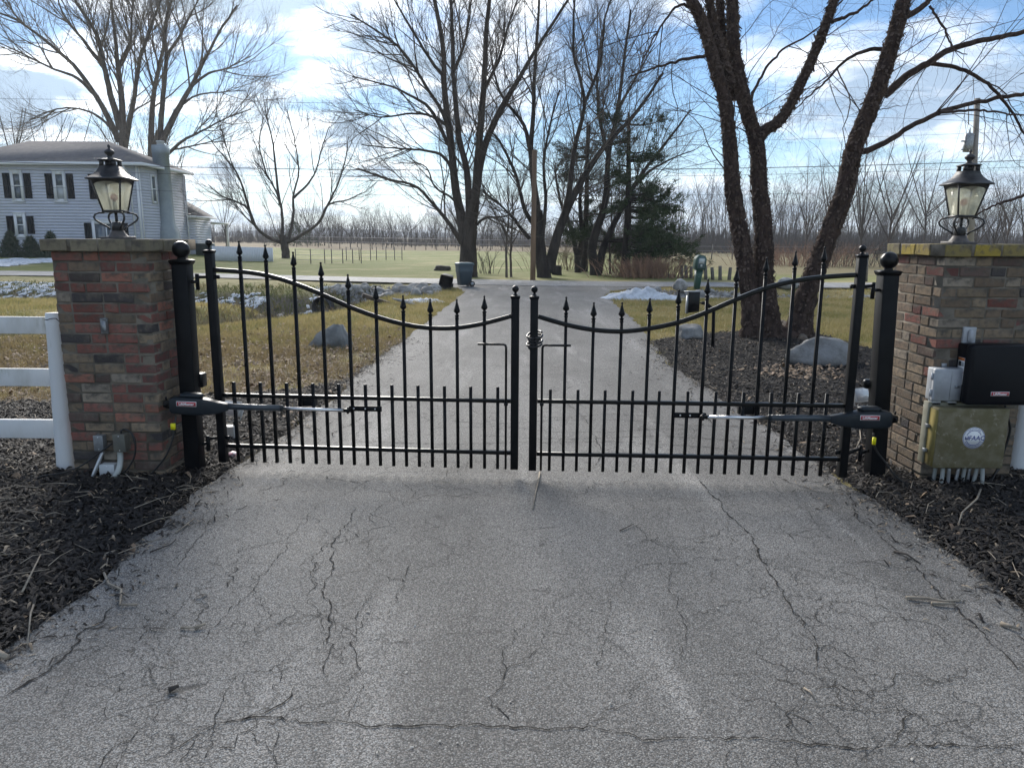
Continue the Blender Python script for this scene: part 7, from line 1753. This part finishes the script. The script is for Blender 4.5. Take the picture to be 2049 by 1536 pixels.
stick([(1609, 1377), (1622, 1388), (1632, 1400)], .004, MSTICK, 'thin yellowish stalk on the lower right asphalt'); stick([(1788, 1104), (1815, 1112), (1842, 1128)], .006, MSTICKD, 'dark twig at the right mulch edge')
stick([(2002, 1250), (2035, 1262)], .010, MSTICK, 'pale bark strip at the right edge of the picture'); stick([(1962, 980), (1955, 1000), (1925, 1025), (1918, 1048)], .006, MSTICK, 'crooked twig in the right mulch below the cabinet', .07)
stick([(75, 1190), (62, 1230), (55, 1290)], .005, MSTICK, 'pale twig in the left mulch near the picture edge', .02); stick([(45, 1185), (82, 1112)], .005, MSTICK, 'straight twig slanting in the left mulch', .06); stick([(-5, 1312), (16, 1322)], .016, MSTICK, 'thick broken stick end at the left picture edge', .01)
stick([(300, 1105), (340, 1092), (352, 1078)], .004, MSTICKD, 'thin dark twig on the asphalt near the left mulch'); stick([(352, 1066), (388, 1040)], .004, MSTICK, 'thin pale twig on the asphalt near the left mulch'); stick([(1710, 905), (1722, 880), (1720, 855)], .006, MSTICK, 'pale twig in the mulch between the right gate posts', .06)
stick([(1240, 1062), (1268, 1050)], .003, MSTICKD, 'hair thin dark twig in the middle of the asphalt')
m = MB(); p = g(467, 918); fr = Matrix.Translation((p[0], p[1], .03)) @ Matrix.Rotation(.3, 4, 'Z') @ Matrix.Rotation(.2, 4, 'X'); m.loft([rrect(fr @ Vector((-.035, 0, 0)), fr.to_3x3() @ Vector((0, 1, 0)), fr.to_3x3() @ Vector((0, 0, 1)), .02, .012, .5), rrect(fr @ Vector((0, 0, .008)), fr.to_3x3() @ Vector((0, 1, 0)), fr.to_3x3() @ Vector((0, 0, 1)), .026, .018, .5), rrect(fr @ Vector((.04, 0, 0)), fr.to_3x3() @ Vector((0, 1, 0)), fr.to_3x3() @ Vector((0, 0, 1)), .016, .008, .5)]); tag(obj('litter', m, M('pink_wrapper', (.65, .16, .2), .4, color2=(.8, .7, .7), nscale=40)), 'crumpled pink wrapper at the foot of the left gate leaf', 'litter')
# twiggy litter over the mulch
def litter(poly, n, label):
    q = scatter(poly, n); a = RNG.uniform(0, 6.28, n); l = RNG.uniform(.05, .28, n); z = bed_h(q[:, 0], q[:, 1], poly) + .02; d = np.c_[np.cos(a), np.sin(a)] * l[:, None]
    P = np.stack([np.c_[q, z], np.c_[q + d * .5 + RNG.normal(0, .012, (n, 2)), z + RNG.uniform(0, .02, n)], np.c_[q + d, z + RNG.uniform(-.01, .02, n)]], 1); return tag(obj('twigs', np_mesh('twigs', *tube_arrays(P, np.full((n, 3), .0022) * np.array([[1.2, 1, .6]]), 4), True), MSTICK), label, 'twigs', kind='stuff')
litter(BEDL, 260, 'small dry twigs strewn over the left mulch'); litter(BEDR, 420, 'small dry twigs strewn over the right mulch')
# ------------------------------------------------------------------ winter haze
def haze():
    m = bpy.data.materials.new('thin_haze'); m.use_nodes = True; N, L = m.node_tree.nodes, m.node_tree.links; N.clear()
    out = N.new('ShaderNodeOutputMaterial'); v = N.new('ShaderNodeVolumePrincipled'); v.inputs['Color'].default_value = (0.86, 0.92, 1.0, 1); v.inputs['Density'].default_value = HAZE_D; v.inputs['Anisotropy'].default_value = 0.2
    L.new(v.outputs[0], out.inputs['Volume']); b = MB(); b.box((-1700, -70, -2.0), (1700, 2700, 26)); o = obj('haze', b, m); tag(o, 'thin winter haze in the air', 'haze', kind='stuff')
HAZE_D = 0.0005
haze()
